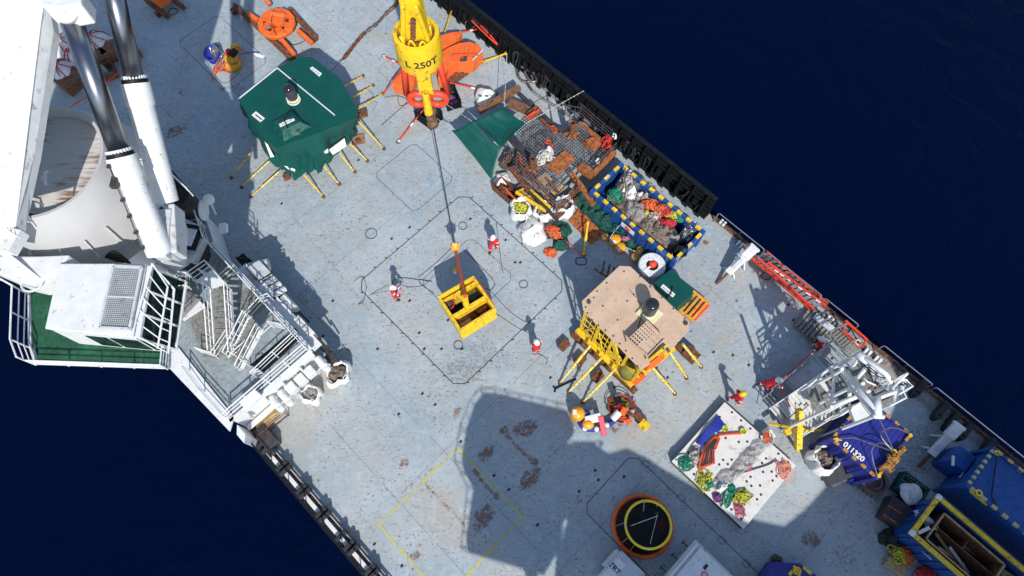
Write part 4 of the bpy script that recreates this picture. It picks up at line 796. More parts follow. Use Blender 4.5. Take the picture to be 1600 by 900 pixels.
# lettering wraps round the drum on the side facing the deck centre
ang0 = math.atan2(-Cb.y, -Cb.x)+.0; zc = zb+(zt-zb)*.42
def drumfr(p): a_ = ang0+p[0]/BR; return Vector((Cb.x+(BR+.006+p[2])*math.cos(a_), Cb.y+(BR+.006+p[2])*math.sin(a_), zc+p[1]))
text('L 250T', .40, drumfr, M['print'], hk, bold=.008)
zs, ze = zfor(140), zfor(172)
mb = MB(); mb.box((Cb.x, Cb.y, (zb+zs)/2), (.52, .22, zb-zs+.3)); mb.cyl((Cb.x, Cb.y-.28, zs+.15), (Cb.x, Cb.y-.34, zs-.95), .13, .17, n=14); mb.build('hook_shank', M['yellow'], hk, bevel=.03)
mb = MB(); mb.torus((Cb.x-.36, Cb.y, zs-.55), .32, .13, 22, 8, 'Y'); mb.torus((Cb.x+.36, Cb.y, zs-.55), .32, .13, 22, 8, 'Y'); mb.beam((Cb.x-.78, Cb.y+.1, zs-.4), (Cb.x-.6, Cb.y, zb-.05), .14, .2); mb.beam((Cb.x+.78, Cb.y+.1, zs-.4), (Cb.x+.6, Cb.y, zb-.05), .14, .2); mb.build('hook', M['redor'], hk, smooth=True)
mb = MB(); mb.ball((Cb.x, Cb.y-.05, zs-1.15), .25, sz=1.1, amp=.3, fq=4); mb.ball((Cb.x, Cb.y-.02, zs-1.6), .2, sz=1.5, amp=.3); mb.cyl((Cb.x, Cb.y, zs-1.9), (Cb.x, Cb.y, zs-2.15), .2, .24, n=14); mb.build('rusty_swivel', mat('greasy_swivel', (.22, .12, .06), .6, var=.4, sc=6, dirt_or_shade=(.06, .03, .02), damt=.5), hk, smooth=True)
zbk = zfor(385)
mb = MB(); mb.tube([(Cb.x, Cb.y, zs-2.0), (Cb.x, Cb.y, zbk+.2)], .028); mb.build('wire', M['dark'], hk)
hb = thing('headache_ball', 'upper amber overhaul ball on the wire above the yellow basket', 'overhaul ball', (Cb.x, Cb.y, zbk))
mb = MB(); mb.ball((Cb.x, Cb.y, zbk), .27, sz=1.15, n=20, m=14); mb.build('ball', M['amber'], hb, smooth=True)
mb = MB(); mb.box((Cb.x, Cb.y, zbk+.27), (.22, .14, .14)); mb.box((Cb.x+.22, Cb.y+.05, zbk+.12), (.1, .08, .12)); mb.build('clamp', M['cream'], hb)
z2 = zfor(420); mb = MB(); mb.ball(W(711, 421, z2), .2, n=18, m=12); mb.tube([W(711, 421, z2), W(717, 419, z2)], .05); tag(mb.build('marker_float', M['amber'], smooth=True), 'lower amber float with white cap beside the red sling of the basket', 'float'); ft = bpy.data.objects['marker_float']
mb = MB(); mb.ball(W(711, 425, z2+.02), .13, n=14, m=8); mb.build('white_cap', M['white'], ft, smooth=True)
# basket
ZR, ZF = 2.6, 1.55
bc = [W(683, 463, ZR), W(740, 430, ZR), W(776, 483, ZR), W(719, 519, ZR)]
bk = thing('cargo_basket', 'yellow steel cargo basket with divided bays, hanging over the central hatch', 'cargo basket', (sum(v.x for v in bc)/4, sum(v.y for v in bc)/4, ZF))
def BP(u, v, z):   # u along 0->1 side, v along 1->2
    p = bc[0].lerp(bc[1], u); q = bc[3].lerp(bc[2], u); r_ = p.lerp(q, v); return Vector((r_.x, r_.y, z))
def bbox(mb, u0, u1, v0, v1, z0, z1):
    vs = [BP(u, v, z) for z in (z0, z1) for u, v in ((u0, v0), (u1, v0), (u1, v1), (u0, v1))]; mb.raw(vs, [(3, 2, 1, 0), (4, 5, 6, 7), (0, 1, 5, 4), (1, 2, 6, 5), (2, 3, 7, 6), (3, 0, 4, 7)])
mb = MB(); bbox(mb, .0, 1, .0, 1, ZF, ZF+.06); mb.build('floor', M['basketin'], bk)
mb = MB(); bbox(mb, -.0, 1.0, -.0, .075, ZF+.061, ZR); bbox(mb, .0, 1., .925, 1., ZF+.061, ZR); bbox(mb, 0, .065, .076, .924, ZF+.061, ZR-.003); bbox(mb, .935, 1, .076, .924, ZF+.061, ZR-.003); mb.build('wall', M['yellow'], bk, bevel=.03)
mb = MB(); bbox(mb, .066, .934, .55, .64, ZF+.061, ZR-.06); bbox(mb, .066, .934, .12, .17, ZF+.061, ZR-.12); mb.build('divider', M['yellow'], bk, bevel=.02)
mb = MB()
for u in (.2, .5, .8): bbox(mb, u-.06, u+.06, -.03, -.002, ZF+.3, ZR-.1); bbox(mb, u-.06, u+.06, 1.002, 1.03, ZF+.3, ZR-.1)
bbox(mb, .02, .98, 1.002, 1.04, ZF, ZF+.2); mb.build('fork_pocket', M['yellow_worn'], bk)
mb = MB(); bbox(mb, .3, .9, .18, .30, ZF+.3, ZF+.4); mb.build('mesh_shelf', mat('yellow_mesh', (.4, .33, .03), .6, var=.6, sc=18, bump=.9, bsc=40), bk)
mb = MB(); bbox(mb, .62, .9, .33, .53, ZF+.065, ZF+.75); mb.build('bin', M['black'], bk, bevel=.02)
mb = MB(); bbox(mb, .45, .5, .18, .54, ZF+.065, ZF+.6); mb.build('cross_plate', M['yellow'], bk)
mb = MB(); mb.tube([(Cb.x, Cb.y, zbk-.2), BP(.48, .52, ZR+1.3), BP(.47, .5, ZR+.1)], .085, 8); mb.build('lifting_sling', mat('red_sling', (.62, .10, .03), .7, var=.35, sc=12), bk)
mb = MB(); mb.cyl(BP(.48, .48, ZR+.9), BP(.47, .52, ZF+.3), .17, n=14); mb.build('sling_sleeve', M['yellow'], bk)
heap(BP(.16, .22, ZF+.06), .33, .33, .5, seed=3, amp=.8).build('rope_bundle', M['rope_dk'], bk); mb = MB(); coil(BP(.15, .22, ZF+.5), .3, .035, 4, .1, mb=mb); mb.build('red_coil', M['rope_rd'], bk)
mb = MB(); bbox(mb, .1, .42, .68, .88, ZF+.065, ZF+.5); mb.build('timber_pack', M['woodbrown'], bk, bevel=.02)
mb = MB(); bbox(mb, .12, .38, .78, .86, ZF+.51, ZF+.6); mb.build('plank', M['timber'], bk)
ropepile(BP(.5, .77, ZF+.1), .3, .25, .55, 10, .045, seed=5).build('chain_heap', M['rust'], bk)
mb = MB(); bbox(mb, .62, .9, .68, .78, ZF+.065, ZF+.45); bbox(mb, .64, .92, .8, .9, ZF+.065, ZF+.42); mb.build('rusty_clamp', M['rust'], bk, bevel=.04)
mb = MB(); bbox(mb, .98, 1.025, .15, .85, ZR-.3, ZR-.1); mb.build('side_strip', M['redor'], bk)
# tag lines held by the deck crew
tag(rope([W(833, 523, .9), W(815, 515, 1.0), W(798, 505, 1.3), W(776, 490, 2.0)], .02).build('tag_line', M['rope_dk']), 'dark tag line from the basket to the worker on the right', 'tag line')
tag(rope([W(618, 457, .9), W(640, 457, .5), W(665, 460, .9), W(685, 462, 2.0)], .016).build('tag_line', M['rope_wh']), 'white tag line from the basket to the worker on the left', 'tag line')
tag(rope([W(770, 384, .9), W(778, 420, .05), W(785, 433, .03), W(787, 436, .03)], .012).build('tag_line', M['rope_wh']), 'thin pale line trailing from the topmost worker on the hatch', 'tag line')
tag(rope([W(553, 440, .02), W(565, 432, .02), W(572, 447, .02), W(568, 470, .02), W(560, 475, .02), W(580, 460, .02), W(606, 455, .6)], .016).build('tag_line', M['rope_dk']), 'loose dark line looping off the left corner of the hatch', 'tag line')
tag(rope([W(620, 434, .02), W(640, 435, .02), W(675, 440, .02), W(655, 437, .02), W(660, 446, .02), W(678, 458, .02)], .02).build('tag_line', M['rope_dk']), 'dark line lying on the deck left of the basket shadow', 'tag line')
tag(rope([W(705, 388, .02), W(680, 412, .02), W(655, 432, .02)], .016).build('tag_line', M['rope_dk']), 'thin dark line running down left from the basket shadow tip', 'tag line')
tag(rope([W(724, 390, .02), W(750, 415, .02), W(772, 440, .02), W(768, 452, .02), W(758, 450, .02)], .016).build('tag_line', M['rope_dk']), 'thin dark line around the right of the basket shadow', 'tag line')
tag(rope([W(838, 552, .03), W(846, 555, .03), W(855, 562, .03), W(853, 570, .03)], .014).build('tag_line', M['rope_dk']), 'short line behind the feet of the worker right of the basket', 'tag line')
# ================================================================== COVERED MODULE (green tarpaulin)
def strut_leg(par, p, q, r=.055, m='yellow_pale', foot=True, name='strut'):
    p, q = Vector(p), Vector(q); d = (q-p); mb = MB(); c = p.lerp(q, .58); mb.cyl(p, c, r, n=10); mb.cyl(c, q, r*.7, n=8); o = mb.build(name, M[m], par)
    mb = MB(); mb.cyl(c-d*.02, c+d*.03, r*1.5, n=10); mb.cyl(c+d*.16, c+d*.19, r*1.2, n=8); mb.build('strut_collar', M['yellow'], o)
    if foot: mb = MB(); mb.cyl(q+Vector((0, 0, -q.z)), q+Vector((0, 0, .05)), .12, .08, n=10); mb.build('strut_foot', M['rust'], o)
def cloth_wall(top, bot, seed=1, amp=.16, nz=10, fold=9):
    "draped sides between an upper and a lower outline, with hanging folds"
    n = len(top); sub = 16; T_, B_ = [], []
    for i in range(n):
        for k in range(sub): T_.append(Vector(top[i]).lerp(Vector(top[(i+1) % n]), k/sub)); B_.append(Vector(bot[i]).lerp(Vector(bot[(i+1) % n]), k/sub))
    N = len(T_); vs = []; cx = sum((v for v in T_), Vector())/N
    for j in range(nz+1):
        q = j/nz
        for i in range(N):
            p = T_[i].lerp(B_[i], q**.8); o = (p-cx); o.z = 0; o.normalize()
            f = noise.noise(Vector((i*.24+seed, q*.9, seed)))*1.6+.9*abs(noise.noise(Vector((i*.5, q*2.2+i*.05, seed*3))))+.12*noise.noise(Vector((i*1.1, q*5, seed*7)))-.3
            p += o*(amp*f*min(1, q*2.2)-.10*math.sin(q*PI)*(.4)); p.z += .06*noise.noise(Vector((i*.5, q*3, 9)))*q; vs.append(p)
    return vs, [(j*N+i, (j+1)*N+i, (j+1)*N+(i+1) % N, j*N+(i+1) % N) for j in range(nz) for i in range(N)], N
tn = thing('covered_module', 'large octagonal module wrapped in green tarpaulin with a black topped dome and yellow struts', 'covered module', W(470, 220, 0))
TZ = 3.2
tp_ = [W(x_, y_, TZ) for x_, y_ in [(372, 156), (376, 150), (432, 105), (476, 87), (487, 88), (530, 122), (556, 172), (540, 168), (480, 216), (440, 236), (400, 205), (384, 180)]]
tp_ = [W(x_, y_, TZ) for x_, y_ in [(372, 155), (433, 106), (472, 88), (487, 89), (531, 122), (557, 170), (556, 185), (486, 212), (430, 232), (404, 206)]]
bt_ = [W(x_, y_, .45) for x_, y_ in [(392, 190), (445, 140), (476, 120), (495, 122), (545, 160), (560, 185), (553, 215), (505, 266), (462, 278), (436, 264)]]
vs, fs, N_ = cloth_wall(tp_, bt_, 2, .38, 18); cap = [tuple(range(N_))]
mb = MB(); mb.raw(vs, fs+[tuple(range(N_-1, -1, -1))]); o = mb.build('tarpaulin', M['tarp'], tn, smooth=True); o.modifiers.new('es', 'EDGE_SPLIT').split_angle = math.radians(50)
mb = MB(); mb.beam(W(372, 155, TZ+.02), W(433, 106, TZ+.02), .06, .04); mb.beam(W(433, 106, TZ+.02), W(523, 180, TZ+.02), .06, .04); mb.build('seam_tape', M['label'], tn)
# hump over a lower cabinet
mb = MB(); h0 = [W(422, 192, TZ+.02), W(455, 172, TZ+.02), W(487, 198, TZ+.02), W(445, 226, TZ-.1)]; h1 = [W(428, 190, TZ+.45), W(456, 173, TZ+.5), W(470, 190, TZ+.42), W(440, 204, TZ+.4)]
vs, fs, N_ = cloth_wall(h1, h0, 6, .1, 6); mb.raw(vs, fs+[tuple(range(N_-1, -1, -1))]); mb.build('tarpaulin_fold', M['tarp'], tn, smooth=True)
def drape_patch(pts, z, name, m, mbz=.012): mb = MB(); mb.prism([(W(x_, y_, z).x, W(x_, y_, z).y) for x_, y_ in pts], z, z+mbz); return mb.build(name, M[m], tn)
l1 = drape_patch([(484, 107), (488, 104), (503, 115), (499, 120)], TZ+.01, 'label_plate', 'label'); l2 = drape_patch([(393, 180), (400, 174), (414, 185), (407, 191)], TZ+.01, 'label_plate', 'label')
text('DO NOT STEP', .095, plane_fr(W(493.5, 111.8, TZ+.026), W(500, 117, TZ)-W(486, 106, TZ), W(500, 105, TZ)-W(494, 112, TZ)), M['print'], tn)
mb = MB(); mb.beam(W(399, 179, TZ+.03), W(409, 187, TZ+.03), .07, .01); mb.build('printed_bar', M['print'], tn)
zl = TZ+.44; l3 = drape_patch([(436, 194), (458, 183), (461, 188), (438, 199)], zl, 'label_plate', 'label'); text('DO NOT STEP', .1, plane_fr(W(448.3, 191, zl+.016), W(458, 186, zl)-W(438, 196, zl), W(446, 186, zl)-W(448, 191, zl)), M['print'], tn)
mb = MB(); mb.tube([W(452, 172, TZ+.6), W(444, 188, TZ+.5), W(450, 200, TZ+.5)], .03); mb.tube([W(470, 200, TZ+.2), W(462, 206, TZ+.2)], .02); mb.build('tie_strap', M['black'], tn)
def wallpatch(pts, z, name='torn_label'):
    mb = MB(); P = [W(x_, y_, zz) for x_, y_, zz in pts]; nn = (P[1]-P[0]).cross(P[2]-P[0]).normalized()*.02; n = len(P); mb.raw([p+nn for p in P]+[p-nn for p in P], [tuple(range(n)), tuple(range(2*n-1, n-1, -1))]+[(i, (i+1) % n, (i+1) % n+n, i+n) for i in range(n)]); mb.build(name, M['label'], tn)
for q in ([(514, 234, 2.0), (538, 216, 2.1), (541, 228, 1.65), (520, 242, 1.5)], [(500, 226, 2.1), (507, 221, 2.1), (507, 228, 1.9), (502, 230, 1.9)], [(506, 237, 1.9), (512, 232, 1.9), (513, 238, 1.7), (508, 240, 1.7)], [(412, 217, 2.5), (417, 224, 2.3), (428, 245, 1.8), (423, 246, 1.8)], [(443, 258, 1.3), (450, 264, 1.2), (461, 268, 1.2), (461, 264, 1.3)]): wallpatch(q, 0)
def dome_light(par, px, py, z, rb, hb, rt, ht, base='cream'):
    p = W(px, py, z); mb = MB(); mb.lathe(p, [(rb, 0), (rb, hb), (rb*.8, hb+.03)], 30); mb.build('dome_base', M[base], par)
    mb = MB(); mb.lathe(p, [(rt, hb), (rt, hb+ht*.75), (rt*.96, hb+ht*.86)], 30); mb.build('dome_body', M['dgrey'], par); mb = MB(); mb.lathe(p, [(rt*.96, hb+ht*.86), (rt*.9, hb+ht*.97), (rt*.6, hb+ht*1.05), (.01, hb+ht*1.08)], 30); mb.build('dome_cap', M['lens'], par, smooth=True)
    return p
dome_light(tn, 459, 156, TZ, .38, .22, .31, .95); mb = MB(); mb.torus(W(459, 156, TZ+.24), .36, .04, 26, 6); mb.build('white_ring', M['label'], tn)
for a_, b_, zz in [((392, 238), (361, 277), .7), ((420, 252), (377, 292), .7), ((436, 268), (392, 307), .7), ((475, 273), (505, 307), .8), ((506, 260), (530, 287), .8), ((531, 240), (554, 268), .8), ((546, 224), (574, 251), .8), ((560, 190), (600, 232), 1.0), ((536, 136), (567, 118), 1.0), ((551, 153), (583, 133), 1.0), ((560, 170), (598, 146), 1.0)]:
    strut_leg(tn, W(*a_, zz), W(*b_, .06), .045, 'yellow')
mb = MB(); mb.box(W(566, 178, .3), (.6, .3, .4), 20); mb.box(W(448, 276, .2), (.4, .3, .3), 30); mb.build('skid_end', M['rust'], tn)
mb = MB(); mb.tube([W(575, 140, .02), W(585, 150, .02), W(574, 155, .02), W(590, 160, .02), W(583, 172, .02)], .012); tag(mb.build('sling_wire', M['dark']), 'thin angular wire lying between the yellow struts of the green module', 'wire')
p = W(560, 219, 0); t = thing('drain_cover', 'square rusty drain cover between two yellow struts beside the green module', 'deck cover', p, 10); mb = MB(FR(p, 12)); mb.box((0, 0, .04), (.78, .68, .07)); mb.build('plate', M['wood'], t); mb = MB(FR(p, 12)); beamring(mb, [(-.37, -.32, .08), (.37, -.32, .08), (.37, .32, .08), (-.37, .32, .08)], .06, .06); mb.build('rim', M['rustor'], t)
mb = MB(); heap(W(560, 219, .08), .22, .18, .08, seed=4, amp=1).build('rusty_lump', M['rust'], t)
# ================================================================== TAN TOPPED MODULE
tm = thing('yellow_module', 'yellow framed module with tan perforated roof, dark dome and pale yellow struts', 'module', W(990, 540, 0))
KZ = 3.8; tl = [W(x_, y_, KZ) for x_, y_ in [(910, 476), (911, 488), (990, 557), (1005, 584), (1022, 572), (1012, 563), (1040, 540), (1058, 545), (1085, 521), (1086, 506), (1058, 484), (985, 418), (966, 416)]]
tl = [W(x_, y_, KZ) for x_, y_ in [(909, 470), (911, 484), (992, 568), (1003, 577), (1016, 568), (1012, 556), (1036, 534), (1050, 546), (1076, 516), (1077, 503), (1000, 430), (985, 416), (968, 415)]]
mb = MB(); mb.prism([(v.x, v.y) for v in tl], KZ-.08, KZ); mb.build('roof_plate', M['tan'], tm, bevel=.02)
mb = MB(); F0 = Vector((*AF((-5.4, 10.6, 0)).xy, 0))
for q in [(918, 489), (925, 500), (935, 508), (946, 516), (958, 525), (968, 537), (978, 548), (988, 560), (996, 572), (920, 468), (933, 455), (948, 442), (975, 424), (1000, 432), (1016, 448), (1034, 465), (1052, 482), (1070, 498), (1080, 518), (1060, 536), (1045, 548), (942, 478), (965, 500), (980, 470), (990, 460), (928, 465), (915, 480)]:
    p = W(*q, KZ+.004); mb.lathe(p, [(.045, -.01), (.045, .012), (.001, .013)], 8)
mb.build('bolt_hole', M['print'], tm)
mb = MB()
for q, r_ in (((920, 472), .11), ((1071, 505), .12)): mb.lathe(W(*q, KZ), [(r_, 0), (r_, .05), (.01, .06)], 14)
mb.build('plate_cap', M['dgrey'], tm)
# second perforated deck, lower corner, raised box
u0 = [W(x_, y_, KZ+.5) for x_, y_ in [(981, 530), (1010, 502), (1038, 530), (1012, 557)]]
mb = MB(); mb.prism([(v.x, v.y) for v in u0], KZ+.42, KZ+.5); mb.build('perforated_plate', M['tan'], tm); mb = MB()
for i in range(9):
    for j in range(7):
        if (j > 2 and i < 5) or (i > 4 and j in (0, 2, 4, 6)): p = u0[0].lerp(u0[1], (j+.6)/7.4).lerp(u0[3].lerp(u0[2], (j+.6)/7.4), (i+.6)/9.2); r_ = .035 if (i < 5) else .025; mb.lathe((p.x, p.y, KZ+.5), [(r_, -.005), (r_, .004), (.001, .005)], 8)
        elif j < 3 and i < 4: p = u0[0].lerp(u0[1], (j+.6)/7.4).lerp(u0[3].lerp(u0[2], (j+.6)/7.4), (i+.6)/9.2); mb.lathe((p.x, p.y, KZ+.5), [(.05, -.005), (.05, .004), (.001, .005)], 8)
mb.build('hole', M['print'], tm)
mb = MB(); 
for a_, b_ in ((0, 3), (3, 2), (2, 1)): mb.beam(u0[a_]+Vector((0, 0, .03)), u0[b_]+Vector((0, 0, .03)), .05, .12)
for k in (0, 1, 2, 3): mb.tube([u0[k], u0[k]-Vector((0, 0, .5))], .04)
mb.build('plate_rim', M['tan'], tm)
dp = dome_light(tm, 1013, 487, KZ, .42, .16, .36, 1.0); mb = MB(FR(W(1013, 487, KZ), -45)); mb.box((.1, -.05, .06), (1.0, .95, .12)); mb.build('dome_plinth', M['cream'], tm, bevel=.02)
mb = MB(); mb.tube([W(1004, 488, KZ+.2), W(999, 505, KZ+.2), W(997, 512, KZ+.1)], .025); mb.tube([W(1003, 477, KZ+.6), W(996, 470, KZ+.9)], .02); mb.build('antenna', M['black'], tm)
# frame
EA, EB, ED = W(912, 486, KZ), W(1003, 577, KZ), W(1076, 516, KZ); EO = ((EB-EA).normalized()+(EB-ED).normalized()).normalized()*-.12
def FP(u, z, o=0.0): p = EA.lerp(EB, u); n_ = Vector((-R2, -R2, 0)); return Vector((p.x-n_.x*(.1-o), p.y-n_.y*(.1-o), z))
def FQ(u, z, o=0.0): p = EB.lerp(ED, u); n_ = Vector((R2, -R2, 0)); return Vector((p.x-n_.x*(.12-o), p.y-n_.y*(.12-o), z))
mb = MB()
for u in (.02, .26, .5, .76, .98): mb.beam(FP(u, .5), FP(u, KZ-.08), .14, .14)
for u in (.5, .98): mb.beam(FQ(u, .5), FQ(u, KZ-.08), .14, .14)
for z_ in (.75, KZ-.18): mb.beam(FP(0, z_), FP(1, z_), .12, .2); mb.beam(FQ(0, z_), FQ(1, z_), .12, .2)
mb.beam(FP(.5, KZ-.2), FP(.76, .8), .1, .3); mb.beam(FP(.5, .9, .0), FP(.7, 2.3), .08, .4); mb.build('frame', M['yellow'], tm, bevel=.01)
mb = MB(); mb.beam(FP(-.02, .75, .12), FP(1.02, .75, .12), .3, .16); mb.beam(FP(-.02, .45, .16), FP(1.02, .45, .16), .12, .3); mb.beam(FQ(0, .7, .1), FQ(1, .7, .1), .25, .16); mb.build('base_ledge', M['yellow'], tm, bevel=.02)
mb = MB(); mb.beam(FP(.52, 1.4), FP(.6, 1.4), .04, 1.1); mb.beam(FP(.78, 1.9), FP(.9, 1.5), .04, 1.7); mb.build('web_plate', M['yellow_worn'], tm)
mb = MB(AF); mb.box((-3.4, 12.3, 1.7), (3.4, 2.4, 2.9)); mb.build('inner_equipment', M['dark'], tm)
mb = MB(AF); mb.lathe((-2.1, 10.75, .9), [(.5, 0), (.5, .7), (.3, 1.1), (.02, 1.2)], 18); mb.build('olive_tank', mat('olive_paint', (.2, .19, .04), .6), tm, smooth=True)
mb = MB()
for k in range(3): mb.tube([FP(.02, 1.3+k*.75, .02), FP(.5, 1.3+k*.75, .02)], .03)
for k in range(6): mb.tube([FP(.06+k*.075, .8, .02), FP(.06+k*.075, 3.5, .02)], .022)
mb.tube([FP(.08, 1.3, .05), FP(.2, 2.8, .05)], .04); mb.tube([FP(.3, 2.8, .05), FP(.42, 1.3, .05)], .04)
mb.build('ladder_bars', M['yellow'], tm)
mb = MB()
for k in range(5): mb.cyl(FQ(.03+k*.045, 1.0), FQ(.03+k*.045, 1.0, .35), .1, n=10)
for k in range(6): mb.cyl(FQ(.30+k*.05, 2.6), FQ(.30+k*.05, 2.2, .25), .1, n=10)
mb.beam(FQ(.28, 1.6, .05), FQ(.6, 1.6, .05), .2, .7); mb.beam(FQ(.62, KZ-.25, .1), FQ(1.0, KZ-.25, .1), .08, .2); mb.build('orange_bumper', M['orange'], tm, bevel=.03)
mb = MB(AF); mb.box((-3.4, 10.4, .25), (4.6, .28, .4)); mb.box((-3.5, 13.9, .3), (6.0, .28, .4))
for a_ in (-5.6, -4.4, -3.1, -.9): mb.box((a_, 9.6, .22), (.45, .6, .32))
mb.box((-.2, 9.5, .3), (.8, .35, .4)); mb.beam((-1.2, 9.0, .3), (-.5, 9.3, .3), .14, .25); mb.box((-.35, 14.0, .4), (.8, .6, .5)); mb.box((-6.4, 13.0, .3), (.3, .9, .35)); mb.build('rusty_skid', M['rust'], tm, bevel=.02)
mb = MB(AF); mb.box((.35, 9.35, .4), (.5, .45, .3)); mb.build('skid_end_cap', M['yellow'], tm, bevel=.02)
mb = MB(AF); mb.tube(smooth_path([(-1.6, 9.0, .3), (-1.1, 8.5, .6), (-.6, 8.6, .5), (-.5, 8.9, .2)], 4), .04); mb.build('hose', M['black'], tm)
for a_, b_, zz in [((924, 538), (875, 598), 1.35), ((941, 558), (889, 612), 1.3), ((963, 575), (911, 628), 1.3), ((1016, 570), (1055, 615), 2.2), ((1045, 548), (1073, 590), 2.2), ((1067, 538), (1096, 573), 2.2)]: strut_leg(tm, W(*a_, zz), W(*b_, .08), .075, 'yellow_pale')
mb = MB(); 
for q in ((930, 395), (938, 400), (945, 405)): p = W(q[0], q[1]+25, .3); mb.tube([p, p+Vector((.3, -.5, .3)), p+Vector((.5, .3, .4))], .05)
mb.build('clamp_arm', M['rust'], tm)
p0, p1 = W(868, 607, .05), W(900, 592, .05); tag(MB().tube([p0, p1], .05).tube([p0+Vector((-.12, .1, 0)), p0, p0+Vector((-.05, -.2, 0))], .05).build('hook_pole', M['black']), 'black forked pole lying between the pale yellow struts', 'pole')
# ================================================================== SMALL GREEN BOX on yellow pallet, white ring
yp = thing('yellow_pallet', 'orange yellow slatted pallet under the small green covered box', 'pallet', W(1075, 475, 0), -45)
mb = MB(FR(W(1072, 470, .5), -42))
for k in range(8): mb.box((-.9+k*.26, 0, 0), (.14, 1.5, .14))
mb.box((0, -.7, 0), (2.1, .14, .16)); mb.box((0, .7, 0), (2.1, .14, .16)); mb.build('slat', mat('orange_yellow_paint', (.72, .33, .03), .5, dirt_or_shade=(.3, .12, .03), damt=.35), yp, bevel=.01)
mb = MB(FR(W(1092, 485, .2), -45)); mb.box((0, 0, 0), (.5, 1.1, .5)); mb.build('end_block', M['redor'], yp, bevel=.02)
gb = thing('covered_box', 'small box under green tarpaulin labelled do not step, beside the tan roof', 'covered box', W(1053, 455, .7))
ct = [W(x_, y_, 1.7) for x_, y_ in [(1022, 442), (1048, 421), (1084, 452), (1080, 462), (1058, 480), (1052, 479)]]; cb_ = [W(x_, y_, .62) for x_, y_ in [(1023, 452), (1048, 432), (1083, 460), (1080, 470), (1060, 486), (1053, 485)]]
vs, fs, N_ = cloth_wall(ct, cb_, 5, .07, 5); mb = MB(); mb.raw(vs, fs+[tuple(range(N_-1, -1, -1))]); mb.build('tarpaulin', M['tarp'], gb, smooth=True).modifiers.new('es', 'EDGE_SPLIT').split_angle = math.radians(50)
mb = MB(); mb.prism([(W(x_, y_, 1.7).x, W(x_, y_, 1.7).y) for x_, y_ in [(1032, 449), (1036, 444), (1055, 460), (1051, 465)]], 1.71, 1.73); mb.build('label_plate', M['label'], gb)
text('DO NOT STEP', .105, plane_fr(W(1043.5, 454.5, 1.735), W(1034, 447, 1.7)-W(1053, 463, 1.7), W(1046, 460, 1.7)-W(1050, 455, 1.7)), M['print'], gb)
mb = MB(); mb.tube([W(1051, 447, 1.78), W(1048, 458, 1.76), W(1041, 466, 1.74)], .035); mb.build('tie_strap', M['black'], gb)
wr = thing('white_ring', 'white plastic ring with orange float inside, next to the blue container corner', 'ring', W(1018, 417, .4))
p = W(1018, 416, .95); mb = MB(); 
N_ = 32; vs = []
for r_, z_ in ((.34, .22), (.34, .0), (.72, .0), (.76, .06), (.76, .18), (.7, .24), (.38, .24)):
    for i in range(N_): vs.append(p+Vector((r_*math.cos(2*PI*i/N_), r_*math.sin(2*PI*i/N_), z_)))
mb.raw(vs, [(j*N_+i, j*N_+(i+1) % N_, ((j+1) % 7)*N_+(i+1) % N_, ((j+1) % 7)*N_+i) for j in range(7) for i in range(N_)]); mb.build('ring_plate', M['white'], wr, smooth=False)
mb = MB(); 
for k in range(10): a_ = k*2*PI/10; mb.lathe(p+Vector((.6*math.cos(a_), .6*math.sin(a_), .24)), [(.025, 0), (.001, .01)], 6)
mb.build('ring_bolt', M['print'], wr)
mb = MB(); mb.lathe(W(1018, 416, .0), [(.6, 0), (.6, .9)], 24); mb.build('ring_drum', M['dark'], wr)
mb = MB(); mb.ball(W(1020, 413, 1.1), .22, n=12, m=8, amp=.25); mb.build('orange_float', M['redor'], wr, smooth=True); mb = MB(); mb.beam(W(1003, 425, 1.2), W(1016, 417, 1.2), .1, .06); mb.beam(W(1013, 404, 1.2), W(1023, 408, 1.2), .16, .05); mb.build('clip', M['label'], wr)
# ================================================================== BLUE OPEN CONTAINER full of debris
def striped_frame(par, C, w=.16, n=(4, 8), col='yellow', side=True, name='warning_stripe'):
    mb = MB()
    for i in range(4):
        p, q = C[i], C[(i+1) % 4]; m_ = n[i % 2]
        for k in range(m_): t_ = (k+.5)/m_; d = (q-p)/m_*.24; c_ = p.lerp(q, t_); mb.beam(c_-d+Vector((0, 0, .003)), c_+d+Vector((0, 0, .003)), w+.008, w*.9)
    return mb.build(name, M[col], par)
CZ = 1.75
cc4 = [A(-10.5, 17.0, CZ), A(-10.5, 19.45, CZ), A(-4.4, 19.45, CZ), A(-4.4, 17.0, CZ)]
oc = thing('open_container', 'bright blue open top container full of sacks and coloured gloves, by the bulwark', 'container', A(-7.4, 18.2, 0))
mb = MB(AF)
mb.box((-7.45, 17.03, CZ/2), (6.1, .1, CZ-.1)); mb.box((-7.45, 19.42, CZ/2), (6.1, .1, CZ-.1)); mb.box((-10.47, 18.22, CZ/2), (.1, 2.3, CZ-.1)); mb.box((-4.43, 18.22, CZ/2), (.1, 2.3, CZ-.1)); mb.box((-7.45, 18.22, .15), (5.9, 2.3, .1))
for k in range(9): mb.box((-10.1+k*.66, 16.94, CZ/2), (.12, .08, CZ-.2)); mb.box((-10.1+k*.66, 17.12, CZ/2), (.1, .08, CZ-.2)); mb.box((-10.1+k*.66, 19.33, CZ/2), (.1, .08, CZ-.2))
mb.build('wall', M['contblue'], oc)
mb = MB(); beamring(mb, cc4, .17, .13); mb.build('top_rail', M['contblue'], oc, bevel=.02); striped_frame(oc, cc4, .165, (3, 9))
mb = MB(AF)
for a_, b_ in ((-10.5, 17), (-10.5, 19.45), (-4.4, 19.45), (-4.4, 17)): mb.box((a_, b_, CZ/2), (.24, .24, CZ+.14))
mb.build('corner_post', M['contblue'], oc, bevel=.02)
